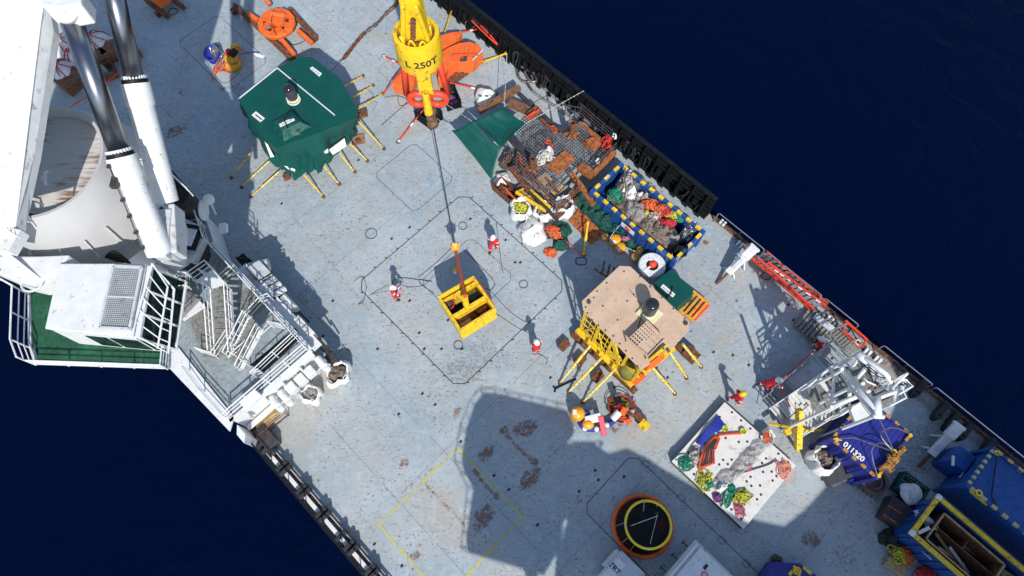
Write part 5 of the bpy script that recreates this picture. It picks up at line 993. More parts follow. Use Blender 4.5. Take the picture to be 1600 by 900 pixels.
mb = MB(AF); mb.box((-7.6, 16.86, 1.25), (.95, .02, .4)); mb.build('placard', M['label'], oc); mb = MB(AF); mb.box((-7.6, 16.84, 1.25), (.35, .02, .3), 0, 0, 20); mb.build('placard_bar', M['redor'], oc)
text('7231', .17, plane_fr(A(-10.5, 18.2, CZ+.1), A(0, -1, 0), A(-1, 0, 0)), M['printw'], oc); text('7231', .17, plane_fr(A(-4.4, 18.3, CZ+.1), A(0, 1, 0), A(1, 0, 0)), M['printw'], oc)
# contents, things of their own
tag(heap(A(-7.4, 18.22, .6), 2.85, 1.05, .75, -45, 91, .5, 2.2, 40, 14, edge=.05).build('debris_layer', M['sackbrown']), 'brown mixed rags and sacks filling the bottom of the open container', 'debris')
def lump(name, px, py, z, rx, ry, h, rot, seed, m, label, cat, group=None, amp=.8, fq=3.2, n=26, mm=9):
    o = heap(W(px, py, z), rx, ry, h, rot, seed, amp, fq, n, mm).build(name, M[m], smooth=False); return tag(o, label, cat, group)
for i, (px, py, rx, ry, h, rot, m, lb, cat) in enumerate([
    (977, 286, .62, .45, .75, 30, 'sackgrey', 'grey crumpled sack in the upper corner of the open container', 'sack'), (996, 291, .5, .4, .7, -30, 'silver', 'shiny grey bag against the far wall of the open container', 'bag'),
    (985, 305, .7, .5, .6, -20, 'canvas', 'off white sheeting in the middle upper part of the open container', 'sheeting'), (1012, 300, .5, .4, .7, -20, 'sackbrown', 'brown sack by the far wall of the open container', 'sack'),
    (1000, 312, .4, .35, .65, 10, 'sackgrey', 'small grey plastic bag near the orange heap', 'bag'), (993, 333, .75, .62, .72, -40, 'plastic', 'large clear plastic bag on the near side of the open container', 'bag'),
    (1018, 340, .6, .5, .6, -45, 'sackgrey', 'grey sacking below the yellow gloves', 'sack'), (1032, 360, .6, .4, .55, -40, 'sackbrown', 'brown sacking in the lower near side of the container', 'sack'),
    (1076, 364, .8, .5, .6, 55, 'silver', 'long silver wrapped bundle at the lower end of the open container', 'bundle'), (1048, 376, .5, .35, .5, 0, 'plastic', 'tangled clear film by the lower corner of the container', 'plastic film'),
    (965, 300, .4, .3, .55, 60, 'sackbrown', 'dark brown rag by the upper end wall of the container', 'rag')]):
    lump(cat.split()[-1]+'_heap' if cat != 'sack' else 'sack', px, py, .95, rx, ry, h, rot, i+10, m, lb, cat)
for i, (px, py, rx, ry, m, lb) in enumerate([(px_, py_, rx_*1.3, ry_*1.25, m_, lb_) for px_, py_, rx_, ry_, m_, lb_ in [(962, 305, .38, .45, 'rope_gr', 'turquoise rope heap in the upper corner of the open container'), (1012, 321, .45, .35, 'rope_or', 'orange rope heap in the middle of the open container'), (1034, 327, .5, .35, 'rope_or', 'orange glove heap beside the red ones in the container'),
    (1043, 333, .4, .3, 'rope_rd', 'red glove heap in the lower half of the container'), (1052, 337, .5, .35, 'rope_ye', 'yellow glove heap in the lower half of the container'), (1044, 349, .45, .25, 'rope_rd', 'dark red heap beneath the yellow gloves'), (1062, 342, .3, .25, 'rope_gr', 'green glove heap at the far wall of the container'), (1009, 334, .15, .12, 'rope_ye', 'tiny yellow heap beside the clear bag')]]):
    tag(ropepile(W(px, py, 1.35), rx*.85, ry*.85, .35, 16, .05, seed=i+3).build('glove_heap' if 'glove' in lb else 'rope_heap', M[m]), lb, 'heap')
tag(rope([W(977, 262, 2.1), W(976, 280, 2.0), W(978, 295, 1.9), W(974, 318, 1.85)], .05).build('rope', M['rope_br']), 'thick brown rope laid down the upper end of the open container', 'rope')
tag(rope([W(984, 338, 1.95), W(968, 352, 1.0), W(953, 376, .6), W(975, 385, .5), W(1004, 398, .5)], .02).build('rope', M['rope_wh']), 'thin white line from the open container to the amber floats', 'rope')
tag(rope([W(1050, 395, 1.95), W(1052, 408, 1.6), W(1060, 402, 1.95), W(1053, 418, .8), W(1040, 410, .3)], .02).build('rope', M['rope_wh']), 'white cord knotted at the lower corner of the open container', 'rope')
tag(heap(W(1060, 395, 1.2), .5, .3, .6, 0, 44, 1.0, 4).build('black_bag', M['black']), 'black bag in the lowest corner of the open container', 'bag')
# ================================================================== GREEN SUNSHADE
ss = thing('sunshade', 'green tarpaulin awning stretched on lines, sagging to two points', 'awning', W(765, 220, 0))
cn = dict(a=W(706, 204, 1.6), b=W(737, 189, 2.6), c=W(788, 167, 2.2), d=W(821, 193, 2.3), e=W(783, 232, 1.9), f=W(769, 283, .9))
def sheet(P00, P10, P11, P01, n=14, sag=.25, seed=0, fold=.05):
    vs = []; 
    for i in range(n+1):
        for j in range(n+1):
            u, v = i/n, j/n; p = P00*(1-u)*(1-v)+P10*u*(1-v)+P11*u*v+P01*(1-u)*v; c_ = (P00+P10+P11+P01)/4
            e = max(4*u*(1-u)*4*v*(1-v), 0); pin = (4*u*(1-u)*(1 if v in (0, 1) else 0)+4*v*(1-v)*(1 if u in (0, 1) else 0)); p = p.lerp(c_, .07*max(4*u*(1-u)*abs(2*v-1)**3, 4*v*(1-v)*abs(2*u-1)**3))
            p.z += -sag*e**.6+fold*noise.noise(Vector((u*9+seed, v*2.3, seed))); vs.append(p)
    return vs, [(i*(n+1)+j, (i+1)*(n+1)+j, (i+1)*(n+1)+j+1, i*(n+1)+j+1) for i in range(n) for j in range(n)]
mb = MB(); vs, fs = sheet(cn['b'], cn['c'], cn['d'], cn['e'], 16, .35, 1, .08); mb.raw(vs, fs); vs, fs = sheet(cn['a'], cn['b'], cn['e'], cn['f'], 16, .12, 4, .10); mb.raw(vs, fs)
o = mb.build('tarpaulin', M['tarp'], ss, smooth=True); o.modifiers.new('sol', 'SOLIDIFY').thickness = .012
mb = MB()
for a_, b_ in ((cn['a'], W(683, 185, 1.0)), (cn['b'], W(690, 158, 1.4)), (cn['d'], W(912, 142, 2.3)), (cn['a'], W(690, 195, 1.2)), (cn['c'], W(792, 84, 2.3))): mb.tube([a_, b_], .02)
mb.build('guy_line', M['rope_wh'], ss)
# ================================================================== BULK BAGS
def bag(px, py, r, h, label, m='canvas', fill='sackgrey', seed=1, open_=True, rot=0, loops=True, sx=1, sy=1, group='white woven bulk bags', fillm=None):
    p = W(px, py, 0); t = thing('bulk_bag', label, 'bulk bag', p, group=group); n = 48; mb = MB(); vs = []; prof = [(.0, .02), (.8, .0), (1.05, .12), (1.15, .32), (1.13, .5), (1.06, .7), (.97, .9), (.9, 1.0), (.84, 1.03), (.78, .95), (.74, .75)] if open_ else [(.0, .02), (.85, .0), (1.08, .1), (1.18, .28), (1.15, .45), (1.05, .62), (.9, .77), (.72, .88), (.5, .96), (.3, 1.02), (.14, 1.06), (.06, 1.2)]
    ca_, sa_ = math.cos(math.radians(rot)), math.sin(math.radians(rot))
    for j, (q, z_) in enumerate(prof):
        for i in range(n):
            t_ = 2*PI*i/n; k = (abs(math.cos(t_))**4+abs(math.sin(t_))**4)**-.25; k = .55*k+.45; dd_ = Vector((math.cos(t_), math.sin(t_), 0)); f = 1+.36*noise.noise(dd_*1.4+Vector((0, 0, z_*1.6+seed*5)))-.24*abs(noise.noise(dd_*2.6+Vector((0, 0, z_*2.6+seed*3))))-.07*abs(noise.noise(dd_*7+Vector((0, 0, z_*4+seed))))
            x, y = r*q*k*f*math.cos(t_)*sx, r*q*k*f*math.sin(t_)*sy; vs.append(p+Vector((x*ca_-y*sa_, x*sa_+y*ca_, h*z_*(1+.12*noise.noise(Vector((math.cos(t_)*1.5, math.sin(t_)*1.5, seed)))))))
    mb.raw(vs, [(j*n+i, j*n+(i+1) % n, (j+1)*n+(i+1) % n, (j+1)*n+i) for j in range(len(prof)-1) for i in range(n)]); mb.build('sack', M[m], t, smooth=True)
    if open_: heap(p+Vector((0, 0, h*.70)), r*.72*sx, r*.72*sy, h*.22, rot, seed+3, 1.0, 4).build('filling', M[fill], t)
    if loops:
        for k in range(4):
            a_ = math.radians(rot+45+90*k); c_ = p+Vector((r*.85*math.cos(a_)*sx, r*.85*math.sin(a_)*sy, h*.95)); d_ = Vector((-math.sin(a_), math.cos(a_), 0))*.14; mb = MB(); mb.tube(smooth_path([c_-d_-Vector((0, 0, .2)), c_-d_*.6+Vector((0, 0, .15)), c_+d_*.8+Vector((.05, 0, .2)), c_+d_-Vector((0, 0, .2))], 3), .025, 5); mb.build('lifting_loop', M[m], t)
    return t
bag(758, 158, .55, 1.0, 'plump white bag with two green lids on top beside the awning', open_=False, seed=2, loops=False)
for s, n_ in ((-.16, 0), (.2, 0)): mb = MB(); mb.ball(W(755+s*28, 150, 1.02), .1, 1.3, .7, .4); tag(mb.build('green_bottle', M['rope_gr'], smooth=True), ('left' if s < 0 else 'right')+' green bottle on top of the plump white bag', 'bottle')
bag(813, 334, .62, .95, 'white bag with yellow rope spilling from it, left of the pair', seed=4, fill='rope_ye', rot=20)
bag(831, 368, .66, 1.0, 'tall closed white bag standing lowest of the bag cluster', seed=5, open_=False, rot=-20, sy=1.15)
bag(848, 338, .55, .9, 'half open white bag with brown and orange scraps, middle of the cluster', seed=8, fill='sackbrown', rot=35)
bag(879, 333, .6, 1.25, 'upright white bag of crumpled grey film hung by a red strap', seed=6, fill='silver', rot=10)
bag(785, 283, .42, .5, 'small torn white bag under the tip of the green awning', seed=7, open_=False, loops=False)
bag(531, 588, .68, 1.0, 'round white bag of brown scrap at the deckhouse corner', seed=11, fill='sackbrown', rot=15, group='bulk bags beside the white deckhouse')
bag(490, 620, .58, .85, 'slumped white bag with grey film below the deckhouse vents', seed=12, fill='plastic', rot=-30, sy=.85, group='bulk bags beside the white deckhouse')
bag(1275, 722, .68, 1.3, 'white bag of dirty gloves at the foot of the yellow frame', seed=13, fill='sackbrown', rot=30)
for i, (px, py, lb, r_) in enumerate([(158, 78, 'rightmost bulky white sack with red ties behind the cylinders', .85), (112, 82, 'white sack with red ties beside the boom flange', .8), (108, 122, 'white sack with red ties, lowest on the left', .8), (130, 100, 'white sack with red ties squeezed between the others', .7)]):
    t = bag(px, py, r_, 1.2, lb, seed=20+i, open_=False, loops=False, m='canvas', group='white sacks with red ties'); mb = MB(); p = W(px, py, 0)
    g_ = random.Random(i)
    for k in range(9): a_ = k*.7+g_.random(); mb.tube(smooth_path([p+Vector((0, 0, 1.42)), p+Vector((r_*.55*math.cos(a_), r_*.55*math.sin(a_), 1.28)), p+Vector((r_*1.0*math.cos(a_+.2), r_*1.0*math.sin(a_+.2), .85)), p+Vector((r_*1.13*math.cos(a_+.1), r_*1.13*math.sin(a_+.1), .4))], 3), .035, 5)
    mb.build('red_tie', M['rope_rd'], t)
def crate(name, px, py, z, sx, sy, h, rot, m, label, cat='crate', group=None, open_=True, th=.05, fill=None, seed=0):
    p = W(px, py, z); t = thing(name, label, cat, p, rot, group); F = FR(p, rot)
    if open_:
        mb = MB(F); mb.box((-sx/2+th/2, 0, h/2), (th, sy, h)); mb.box((sx/2-th/2, 0, h/2), (th, sy, h)); mb.box((0, -sy/2+th/2, h/2), (sx-2*th, th, h-.004)); mb.box((0, sy/2-th/2, h/2), (sx-2*th, th, h-.004)); mb.build('side', M[m], t); mb = MB(F); mb.box((0, 0, .04), (sx-2*th, sy-2*th, .06)); mb.build('bottom', M[m], t)
        if fill: heap((p.x, p.y, p.z+.06), sx*.44, sy*.44, h*.75, rot, seed, .9, 4).build('filling', M[fill], t)
    else:
        mb = MB(F); mb.box((0, 0, h/2), (sx, sy, h)); mb.build('body', M[m], t, bevel=.02)
    return t
crate('timber_crate', 117, 132, 0, 1.3, 1.5, .9, -35, 'woodbrown', 'closed brown timber crate left of the first cylinder', open_=False)
crate('timber_crate', 160, 96, 0, 1.2, 1.0, .9, -35, 'woodbrown', 'brown timber crate between the two cylinder rods', open_=False)
crate('timber_crate', 180, 88, 0, 1.1, 1.0, .9, 30, 'woodbrown', 'brown crate tucked under the right cylinder rod', open_=False)
crate('timber_crate', 168, 118, 0, 1.3, 1.1, .6, 30, 'woodbrown', 'open brown crate with clear wrap below the other crates', fill='plastic')
crate('timber_crate', 212, 88, 0, .8, .7, .8, 30, 'woodbrown', 'brown crate end just right of the right cylinder rod', open_=False)
crate('tool_crate', 152, 205, 0, 1.3, .7, .6, -60, 'rustor', 'rusty orange tool crate beside the turret rim', fill='rust')
tag(MB().tube([W(137, 175, .5), W(162, 208, .5)], .06).build('yellow_pole', M['yellow']), 'yellow pole lying beside the turret behind the first cylinder', 'pole')
for i, (a_, b_, lb) in enumerate([((163, 132), (192, 108), 'red and white pole across the open crate'), ((102, 172), (138, 150), 'red pole at the foot of the closed crate'), ((212, 78), (222, 95), 'short red pole right of the second rod')]):
    tag(MB().tube([W(*a_, .8), W(*b_, .8)], .04).build('barrier_pole', M['redor']), lb, 'pole')
# ================================================================== BLACK BASKETS below the hook
def mesh_crate(px, py, sx, sy, h, rot, label, fillm, z=0, fr_='black'):
    p = W(px, py, z); t = thing('mesh_crate', label, 'crate', p, rot); F = FR(p, rot); mb = MB(F)
    for zz in (.06, h*.5, h): beamring(mb, [(-sx/2, -sy/2, zz), (sx/2, -sy/2, zz), (sx/2, sy/2, zz), (-sx/2, sy/2, zz)], .07, .07)
    for x_, y_ in ((-1, -1), (1, -1), (1, 1), (-1, 1)): mb.beam((x_*sx/2, y_*sy/2, 0), (x_*sx/2, y_*sy/2, h+.05), .09, .09)
    mb.build('frame', M[fr_], t); mb = MB(F)
    for k in range(1, 8): u = k/8-.5; mb.beam((u*sx, -sy/2, 0), (u*sx, -sy/2, h), .05, .02); mb.beam((u*sx, sy/2, 0), (u*sx, sy/2, h), .05, .02); mb.beam((-sx/2, u*sy, 0), (-sx/2, u*sy, h), .02, .05); mb.beam((sx/2, u*sy, 0), (sx/2, u*sy, h), .02, .05)
    for k in range(1, 6): u = k/6-.5; mb.beam((u*sx, -sy/2, .1), (u*sx, sy/2, .1), .05, .03); mb.beam((-sx/2, u*sy, .13), (sx/2, u*sy, .13), .05, .03)
    mb.box((0, 0, .03), (sx, sy, .03)); mb.build('mesh', M[fr_], t)
    if fillm: ropepile((p.x, p.y, p.z+.15), sx*.38, sy*.38, h*.55, 14, .045, rot, seed=int(px)).build('rope', M[fillm], t)
    return t
mesh_crate(671, 186, 1.25, 1.05, .8, -40, 'empty black slatted crate directly below the crane hook', None)
mesh_crate(706, 160, 1.1, .85, .8, -70, 'black slatted crate full of purple rope right of the hook', 'rope_pu')
heap(W(706, 160, .2), .4, .3, .5, 0, 9, 1, 4)
# ================================================================== ORANGE ROUND FRAME on two rusty beams (top)
of = thing('orange_turntable', 'round orange steel frame lying across two rusty beams near the top edge', 'frame', W(430, 40, 0))
p = W(432, 36, .75); mb = MB()
mb.lathe(p, [(1.2, -.25), (1.25, 0), (1.2, .1), (.85, .12), (.83, -.02), (.4, -.02), (.4, -.2)], 14); mb.build('ring_body', M['orange'], of, bevel=.02)
mb = MB(FR(p, -10)); mb.box((.05, .2, .12), (1.0, .9, .3)); mb.cyl((-.45, .5, .2), (.5, .5, .2), .2, n=14); mb.build('centre_box', M['orange'], of, bevel=.03)
mb = MB(FR(p, -10))
for k in range(8): a_ = k*PI/4; mb.beam((.5*math.cos(a_), .5*math.sin(a_), .1), (1.15*math.cos(a_), 1.15*math.sin(a_), .12), .1, .12)
mb.build('spoke', M['orange'], of); mb = MB(FR(p, 0))
for x_, y_ in ((-.75, .1), (-.3, -.6), (.45, -.5), (.75, .2)): mb.box((x_, y_, .06), (.3, .2, .02), 30)
mb.build('slot', M['print'], of); mb = MB(FR(p, 25)); mb.box((-.6, -.25, .2), (.3, .16, .1)); mb.box((.35, -.35, .2), (.25, .16, .1)); mb.build('chrome_clamp', M['galv'], of, bevel=.01)
for a_, b_ in (((388, 22), (403, 32)), ((440, 62), (460, 86)), ((465, 48), (488, 68)), ((415, 0), (422, 8))): mb = MB(); mb.beam(W(*a_, .6), W(*b_, .45), .25, .3); mb.build('arm', M['orange'], of, bevel=.02)
for a_, b_ in (((366, 8), (452, 88)), ((452, 14), (493, 60))): mb = MB(); mb.beam(W(*a_, .2), W(*b_, .2), .12, .4); mb.beam(W(*a_, .4), W(*b_, .4), .36, .05); mb.beam(W(*a_, .03), W(*b_, .03), .36, .05); mb.build('support_beam', M['rust'], of)
mb = MB(); mb.box(W(368, 16, .2), (.6, .3, .35), 40); mb.box(W(453, 88, .25), (.6, .35, .45), -40); mb.box(W(490, 58, .2), (.5, .35, .4), -40); mb.build('beam_foot', M['rust'], of)
mb = MB(); mb.tube(smooth_path([W(450, 64, .3), W(458, 70, .1), W(472, 66, .1), W(478, 60, .2)], 4), .025); mb.tube(smooth_path([W(428, 15, 1.1), W(424, 35, 1.1), W(432, 55, .9)], 4), .015); mb.build('cable', M['black'], of)
oc2 = thing('orange_cart', 'orange topped rusty cart cut off by the top edge, left of the round frame', 'cart', W(255, 8, 0))
mb = MB(FR(W(250, -2, .7), -40)); mb.box((0, 0, 0), (1.3, .9, .25)); mb.cyl((-.3, 0, .1), (.3, 0, .1), .35, n=12); mb.build('body', M['orange'], oc2, bevel=.03)
mb = MB(); mb.beam(W(228, 0, .3), W(262, 26, .3), .25, .35); mb.beam(W(262, -8, .3), W(287, 12, .3), .25, .35); mb.box(W(250, 20, .15), (.6, .3, .3), 50); mb.build('skid', M['rust'], oc2); mb = MB(); mb.torus(W(270, 18, .1), .3, .025, 18, 5); mb.build('cable', M['black'], oc2)
# ------------------------------------------------------------------ yellow instrument with blue tub
t = thing('instrument_float', 'yellow instrument float with orange cords lashed beside a blue tub', 'instrument', W(362, 100, 0))
mb = MB(); mb.lathe(W(366, 104, 0), [(.5, 0), (.55, .3), (.4, .55)], 20); mb.lathe(W(364, 94, .55), [(.4, 0), (.46, .15), (.46, .35), (.3, .42), (.01, .42)], 20); mb.ball(W(368, 74, .35), .34, sy=.8, sz=.7); mb.build('float_body', M['amber'], t, smooth=True)
mb = MB(); mb.box(W(365, 83, 1.1), (.35, .5, .2), -30); 
for k in range(12): a_ = k*PI/6; mb.lathe(W(364, 92, .98)+Vector((.38*math.cos(a_), .38*math.sin(a_), 0)), [(.045, 0), (.001, .03)], 6)
mb.build('black_cap', M['black'], t); mb = MB(); heap(W(359, 84, .9), .3, .2, .25, 0, 3, 1.2, 5, mb=mb); mb.build('red_cloth', M['rope_rd'], t)
tag(mb and (lambda q: q)(heap(W(405, 86, 0), .42, .16, .12, -20, 6, 1.1, 4).build('white_glove', M['canvas'])), 'white rag lying on the deck right of the yellow instrument', 'rag')
mb = MB(); mb.tube([W(343, 104, .7), W(355, 78, 1.0), W(372, 74, 1.0), W(385, 82, .7)], .035)
for k in range(9): mb.tube([W(340+k*2, 96+k % 3*2, .6), W(334+k*3, 106+k, .2), W(333+k*2, 116-k, .05)], .03)
mb.tube([W(343, 100, .5), W(331, 126, .05)], .035); mb.build('orange_cord', M['rope_or'], t)
mb = MB(); mb.tube([W(377, 84, .5), W(390, 82, .4), W(405, 82, .1)], .03); mb.build('hose', M['strapblue'], t)
t = thing('blue_tub', 'round blue tub of grey film beside the yellow instrument', 'tub', W(335, 88, 0)); mb = MB(); mb.lathe(W(336, 90, 0), [(.42, 0), (.52, .55), (.49, .56), (.4, .06), (.01, .05)], 22, 1, 1.3); mb.build('shell', M['strapblue'], t, smooth=True); heap(W(342, 88, .1), .38, .42, .6, 0, 5, 1, 4).build('film', M['silver'], t)
tag(rope([W(322, 92, .02), W(330, 108, .02), W(350, 130, .02), W(375, 112, .02)], .014).build('cable', M['dark']), 'thin dark cable curving under the yellow instrument', 'cable')
# ------------------------------------------------------------------ chain from top to tent
t = thing('chain', 'heavy brown chain and wire stretched from the top edge to the green module', 'chain', W(580, 45, 0)); P = smooth_path([W(628, -8, .8), W(618, 8, .7), W(603, 22, .5), W(588, 38, .5), W(572, 50, .45), W(560, 62, .45), W(546, 80, .5), W(538, 90, .6)], 5)
mb = MB()
for k in range(len(P)-1):
    if k < 8 or k > 20 or k % 3 == 0:
        p, q = P[k], P[k+1]; m_ = (p+q)/2; d = (q-p).normalized(); s_ = Vector((-d.y, d.x, 0)) if k % 2 else Vector((0, 0, 1)); mb.tube([m_+d*.2*math.cos(a_)+s_*.11*math.sin(a_) for a_ in [i*PI/5 for i in range(10)]], .045, 5, True)
mb.build('link', M['rust'], t); mb = MB(); mb.tube(P[6:22], .085); mb.build('sleeve', M['steel'], t); mb = MB(); mb.tube([P[-1], W(510, 119, 3.3)], .03); mb.build('wire', M['dark'], t)
# ------------------------------------------------------------------ ORANGE CURVED CRADLE behind the hook
oc3 = thing('orange_cradle', 'orange curved steel cradle with two humped wings behind the crane block', 'cradle', W(690, 100, 0))
def arcplate(c, R_, w, rot, a0, a1, z, name, n=14, th=.12):
    mb = MB(); F = FR(c, rot); o = []; i_ = []
    for k in range(n+1): a_ = math.radians(a0+(a1-a0)*k/n); o.append((R_*math.cos(a_), R_*math.sin(a_))); i_.append(((R_-w)*math.cos(a_), (R_-w)*math.sin(a_)))
    mb.fr = F; mb.prism(o+i_[::-1], z, z+th); return mb.build(name, M['orange'], oc3, bevel=.02)
def hull_px(pts, z0, z1, name, m='orange', par=None, bev=.03): mb = MB(); mb.prism([(W(x_, y_, z1).x, W(x_, y_, z1).y) for x_, y_ in pts], z0, z1); return mb.build(name, M[m], par or oc3, bevel=bev)
hull_px([(688, 55), (705, 50), (722, 49), (716, 62), (700, 72), (688, 78)], .2, 1.3, 'upper_wing')
hull_px([(688, 82), (700, 74), (716, 67), (735, 65), (748, 70), (754, 80), (745, 88), (738, 96), (710, 97), (700, 104), (694, 118), (684, 122)], .5, 1.6, 'lower_wing')
hull_px([(612, 130), (628, 112), (640, 100), (652, 106), (648, 124), (643, 146), (628, 133)], .3, 1.3, 'left_wing')
mb = MB()
for k in range(5): a_ = W(706+k*8, 94-k*1.0, 1.64); b_ = W(712+k*8, 70+abs(k-3)*1.5, 1.64); mb.beam(a_, b_, .05, .05)
mb.build('stiffener', M['orange'], oc3)
mb = MB(); mb.prism([(W(x_, y_, 1.61).x, W(x_, y_, 1.61).y) for x_, y_ in [(720, 88), (731, 87), (729, 96), (718, 96)]], 1.605, 1.612); mb.build('opening', M['dgrey'], oc3)
mb = MB(FR(W(690, 100, .8), 0)); mb.box((-.6, .2, 0), (1.2, 1.6, .6)); mb.box((-1.3, -.8, 0), (.6, .9, .7)); mb.build('centre_body', M['orange'], oc3, bevel=.05)
mb = MB(); mb.beam(W(700, 128, .4), W(728, 108, .4), .5, .5); mb.beam(W(690, 135, .3), W(704, 120, .3), .4, .4); mb.build('timber_block', M['rust'], oc3)
def stick(a_, b_, z0, z1, m, label, r=.045, mid=True, name='lashing_strut', cat='strut', group=None):
    t = thing(name, label, cat, W(*b_, z1), group=group); p, q = W(*a_, z0), W(*b_, z1); mb = MB(); mb.tube([p, q], r, 8); mb.build('tube', M[m], t)
    if mid:
        mb = MB(); c_ = p.lerp(q, .5); d = (q-p).normalized(); mb.cyl(c_-d*.12, c_+d*.12, r*1.5, n=8); mb.cyl(q-d*.15, q, r*1.8, n=8); mb.build('turnbuckle', M['white_dirty' if m == 'redor' else 'yellow'], t); mb = MB(); mb.torus(q, .1, .03, 14, 5); mb.build('end_ring', M['rust'], t)
gs = 'red and white lashing bars around the crane block'
stick((632, 104), (599, 87), .6, .1, 'redor', 'red lashing bar pointing left of the crane block', group=gs); stick((632, 104), (612, 130), 1.3, 1.3, 'redor', 'red bar along the left orange wing', mid=False, group=gs)
stick((612, 130), (600, 146), 1.2, .1, 'redor', 'red bar leading down left from the left wing tip', mid=False, group=gs); stick((703, 129), (775, 146), .6, .1, 'redor', 'long red and white bar pointing to the plump white bag', group=gs)
stick((664, 168), (622, 222), .5, .1, 'redor', 'pale red bar running down left from the black crate', group=gs); stick((708, 85), (698, 128), 1.7, .9, 'redor', 'upright red and white bar at the cradle opening', mid=False, group=gs)
stick((708, 85), (752, 84), 1.75, 1.7, 'redor', 'horizontal red bar across the lower orange wing', mid=False, group=gs); stick((738, 94), (755, 77), 1.72, 1.72, 'rope_wh', 'white bar along the tip of the lower orange wing', mid=False, group=gs)
stick((722, 50), (750, 45), .7, .1, 'redor', 'short red bar with gold end right of the upper wing', group=gs); stick((695, 50), (708, 9), .6, .1, 'yellow', 'yellow chain bar reaching up beside the bulwark'); stick((722, 108), (792, 83), .5, .1, 'yellow', 'long yellow bar pointing at the bulwark ribs', r=.06)
tag(rope([W(600, 152, .02), W(622, 150, .02), W(640, 158, .02), W(625, 165, .02), W(622, 148, .02), W(628, 138, .4)], .02).build('cable', M['dark']), 'dark cable looping below the left orange wing', 'cable')
stick((596, 196), (636, 160), .04, .04, 'dark', 'thin dark wire laid from the crane block down left', r=.018, mid=False, name='wire', cat='wire')
# fold of orange slats leaning on bulwark
mb = MB(); mb.beam(W(738, 24, .9), W(772, 52, .9), .35, .12); mb.beam(W(738, 32, .5), W(768, 56, .5), .25, .12); o = mb.build('black_plank', M['dark'], bevel=.01); tag(o, 'dark planks leaning along the bulwark near the top', 'planks')
tag(rope([W(737, 32, 1.0), W(755, 50, .9), W(777, 70, .5), W(767, 56, .9), W(748, 37, 1.0)], .05).build('lashing', M['redor']), 'red and white lashing in front of the bulwark planks', 'strap')
mb = MB(); mb.lathe(W(779, 76, 0), [(.2, 0), (.2, .45), (.1, .5)], 14); tag(mb.build('bollard_cap', M['black']), 'small black drum at the end of the red lashing', 'drum')
# ------------------------------------------------------------------ big chain loop and slings near bulwark
t = thing('heavy_sling', 'heavy grey wire sling with large eye loops running along the bulwark', 'sling', W(830, 130, 0))
mb = MB(); mb.tube(smooth_path([W(808, 106, .1), W(810, 120, .1), W(820, 128, .1), W(832, 124, .1), W(825, 110, .1), W(815, 104, .1)], 4, True), .1); mb.tube(smooth_path([W(820, 110, .25), W(828, 126, .25), W(838, 126, .25), W(834, 114, .25)], 4, True), .09); mb.build('eye_loop', M['steel'], t, smooth=True)
mb = MB(); P = smooth_path([W(822, 127, .12), W(832, 142, .1), W(850, 156, .1), W(870, 168, .1), W(890, 182, .1), W(905, 195, .1)], 6); mb.tube(P, .09); P2 = smooth_path([W(835, 126, .12), W(850, 138, .1), W(870, 155, .1), W(890, 170, .1), W(915, 188, .1), W(935, 205, .1)], 6); mb.tube(P2, .09); mb.build('sling_leg', M['rope_dk'], t)
mb = MB()
for PP in (P, P2):
    for k in range(6, len(PP)-1): 
        d = (PP[k+1]-PP[k]).normalized(); c_ = PP[k]; mb.cyl(c_, c_+d*.12, .1, n=8); c_ = PP[k].lerp(PP[k+1], .5); mb.cyl(c_, c_+d*.1, .1, n=8)
mb.build('white_serving', M['galv'], t)
stick((851, 128), (864, 196), .05, .05, 'steel', 'thin rusty bar lying across the wire slings', r=.05, mid=False, name='bar', cat='bar')
# ------------------------------------------------------------------ RUSTY GRATED PLATFORM
rp = thing('grated_platform', 'large rusty steel platform frame with blue grey grating, plates and railings', 'platform', W(860, 240, 0)); RPZ = 1.2
gp = [W(x_, y_, RPZ) for x_, y_ in [(833, 187), (960, 232), (918, 274), (880, 275), (868, 296), (845, 310), (802, 277)]]
# grating between ship-frame bounds
G = [W(x_, y_, RPZ) for x_, y_ in [(823, 190), (845, 186), (866, 207), (892, 205), (905, 190), (958, 235), (925, 268), (905, 258), (890, 272), (870, 300), (826, 296), (800, 262)]]
xs = [ab(v)[0] for v in G]; ys = [ab(v)[1] for v in G]
def inside(a, b):
    c = False; n = len(G); P_ = [ab(v) for v in G]
    for i in range(n):
        (x1, y1), (x2, y2) = P_[i], P_[(i+1) % n]
        if (y1 > b) != (y2 > b) and a < (x2-x1)*(b-y1)/(y2-y1)+x1: c = not c
    return c
mb = MB(AF)
def clipline(fixed, along_a):
    lo, hi = (min(xs), max(xs)) if along_a else (min(ys), max(ys)); t_ = lo; st = None
    while t_ <= hi+.06:
        p = (t_, fixed) if along_a else (fixed, t_); i_ = inside(*p)
        if i_ and st is None: st = t_
        if not i_ and st is not None:
            if t_-st > .1:
                q0, q1 = ((st, fixed, RPZ), (t_, fixed, RPZ)) if along_a else ((fixed, st, RPZ-.03), (fixed, t_, RPZ-.03)); mb.beam(q0, q1, .03, .04)
            st = None
        t_ += .05
v_ = min(ys)
while v_ < max(ys): clipline(v_, True); v_ += .165
v_ = min(xs)
while v_ < max(xs): clipline(v_, False); v_ += .165
mb.build('grating', mat('blue_grey_grating', (.16, .19, .215), .6, var=.3, dirt_or_shade=RUSTC, damt=.45), rp)
def pb(a_, b_, z, w, h, m='rust', name='frame_beam'): mb = MB(); mb.beam(W(*a_, z), W(*b_, z), w, h); return mb.build(name, M[m], rp, bevel=.015)
pb((748, 174), (812, 137), 1.2, .3, .4, 'woodbrown'); pb((795, 160), (842, 180), 1.1, .5, .3, 'woodbrown'); pb((826, 182), (842, 170), 1.35, .45, .35, 'woodbrown')
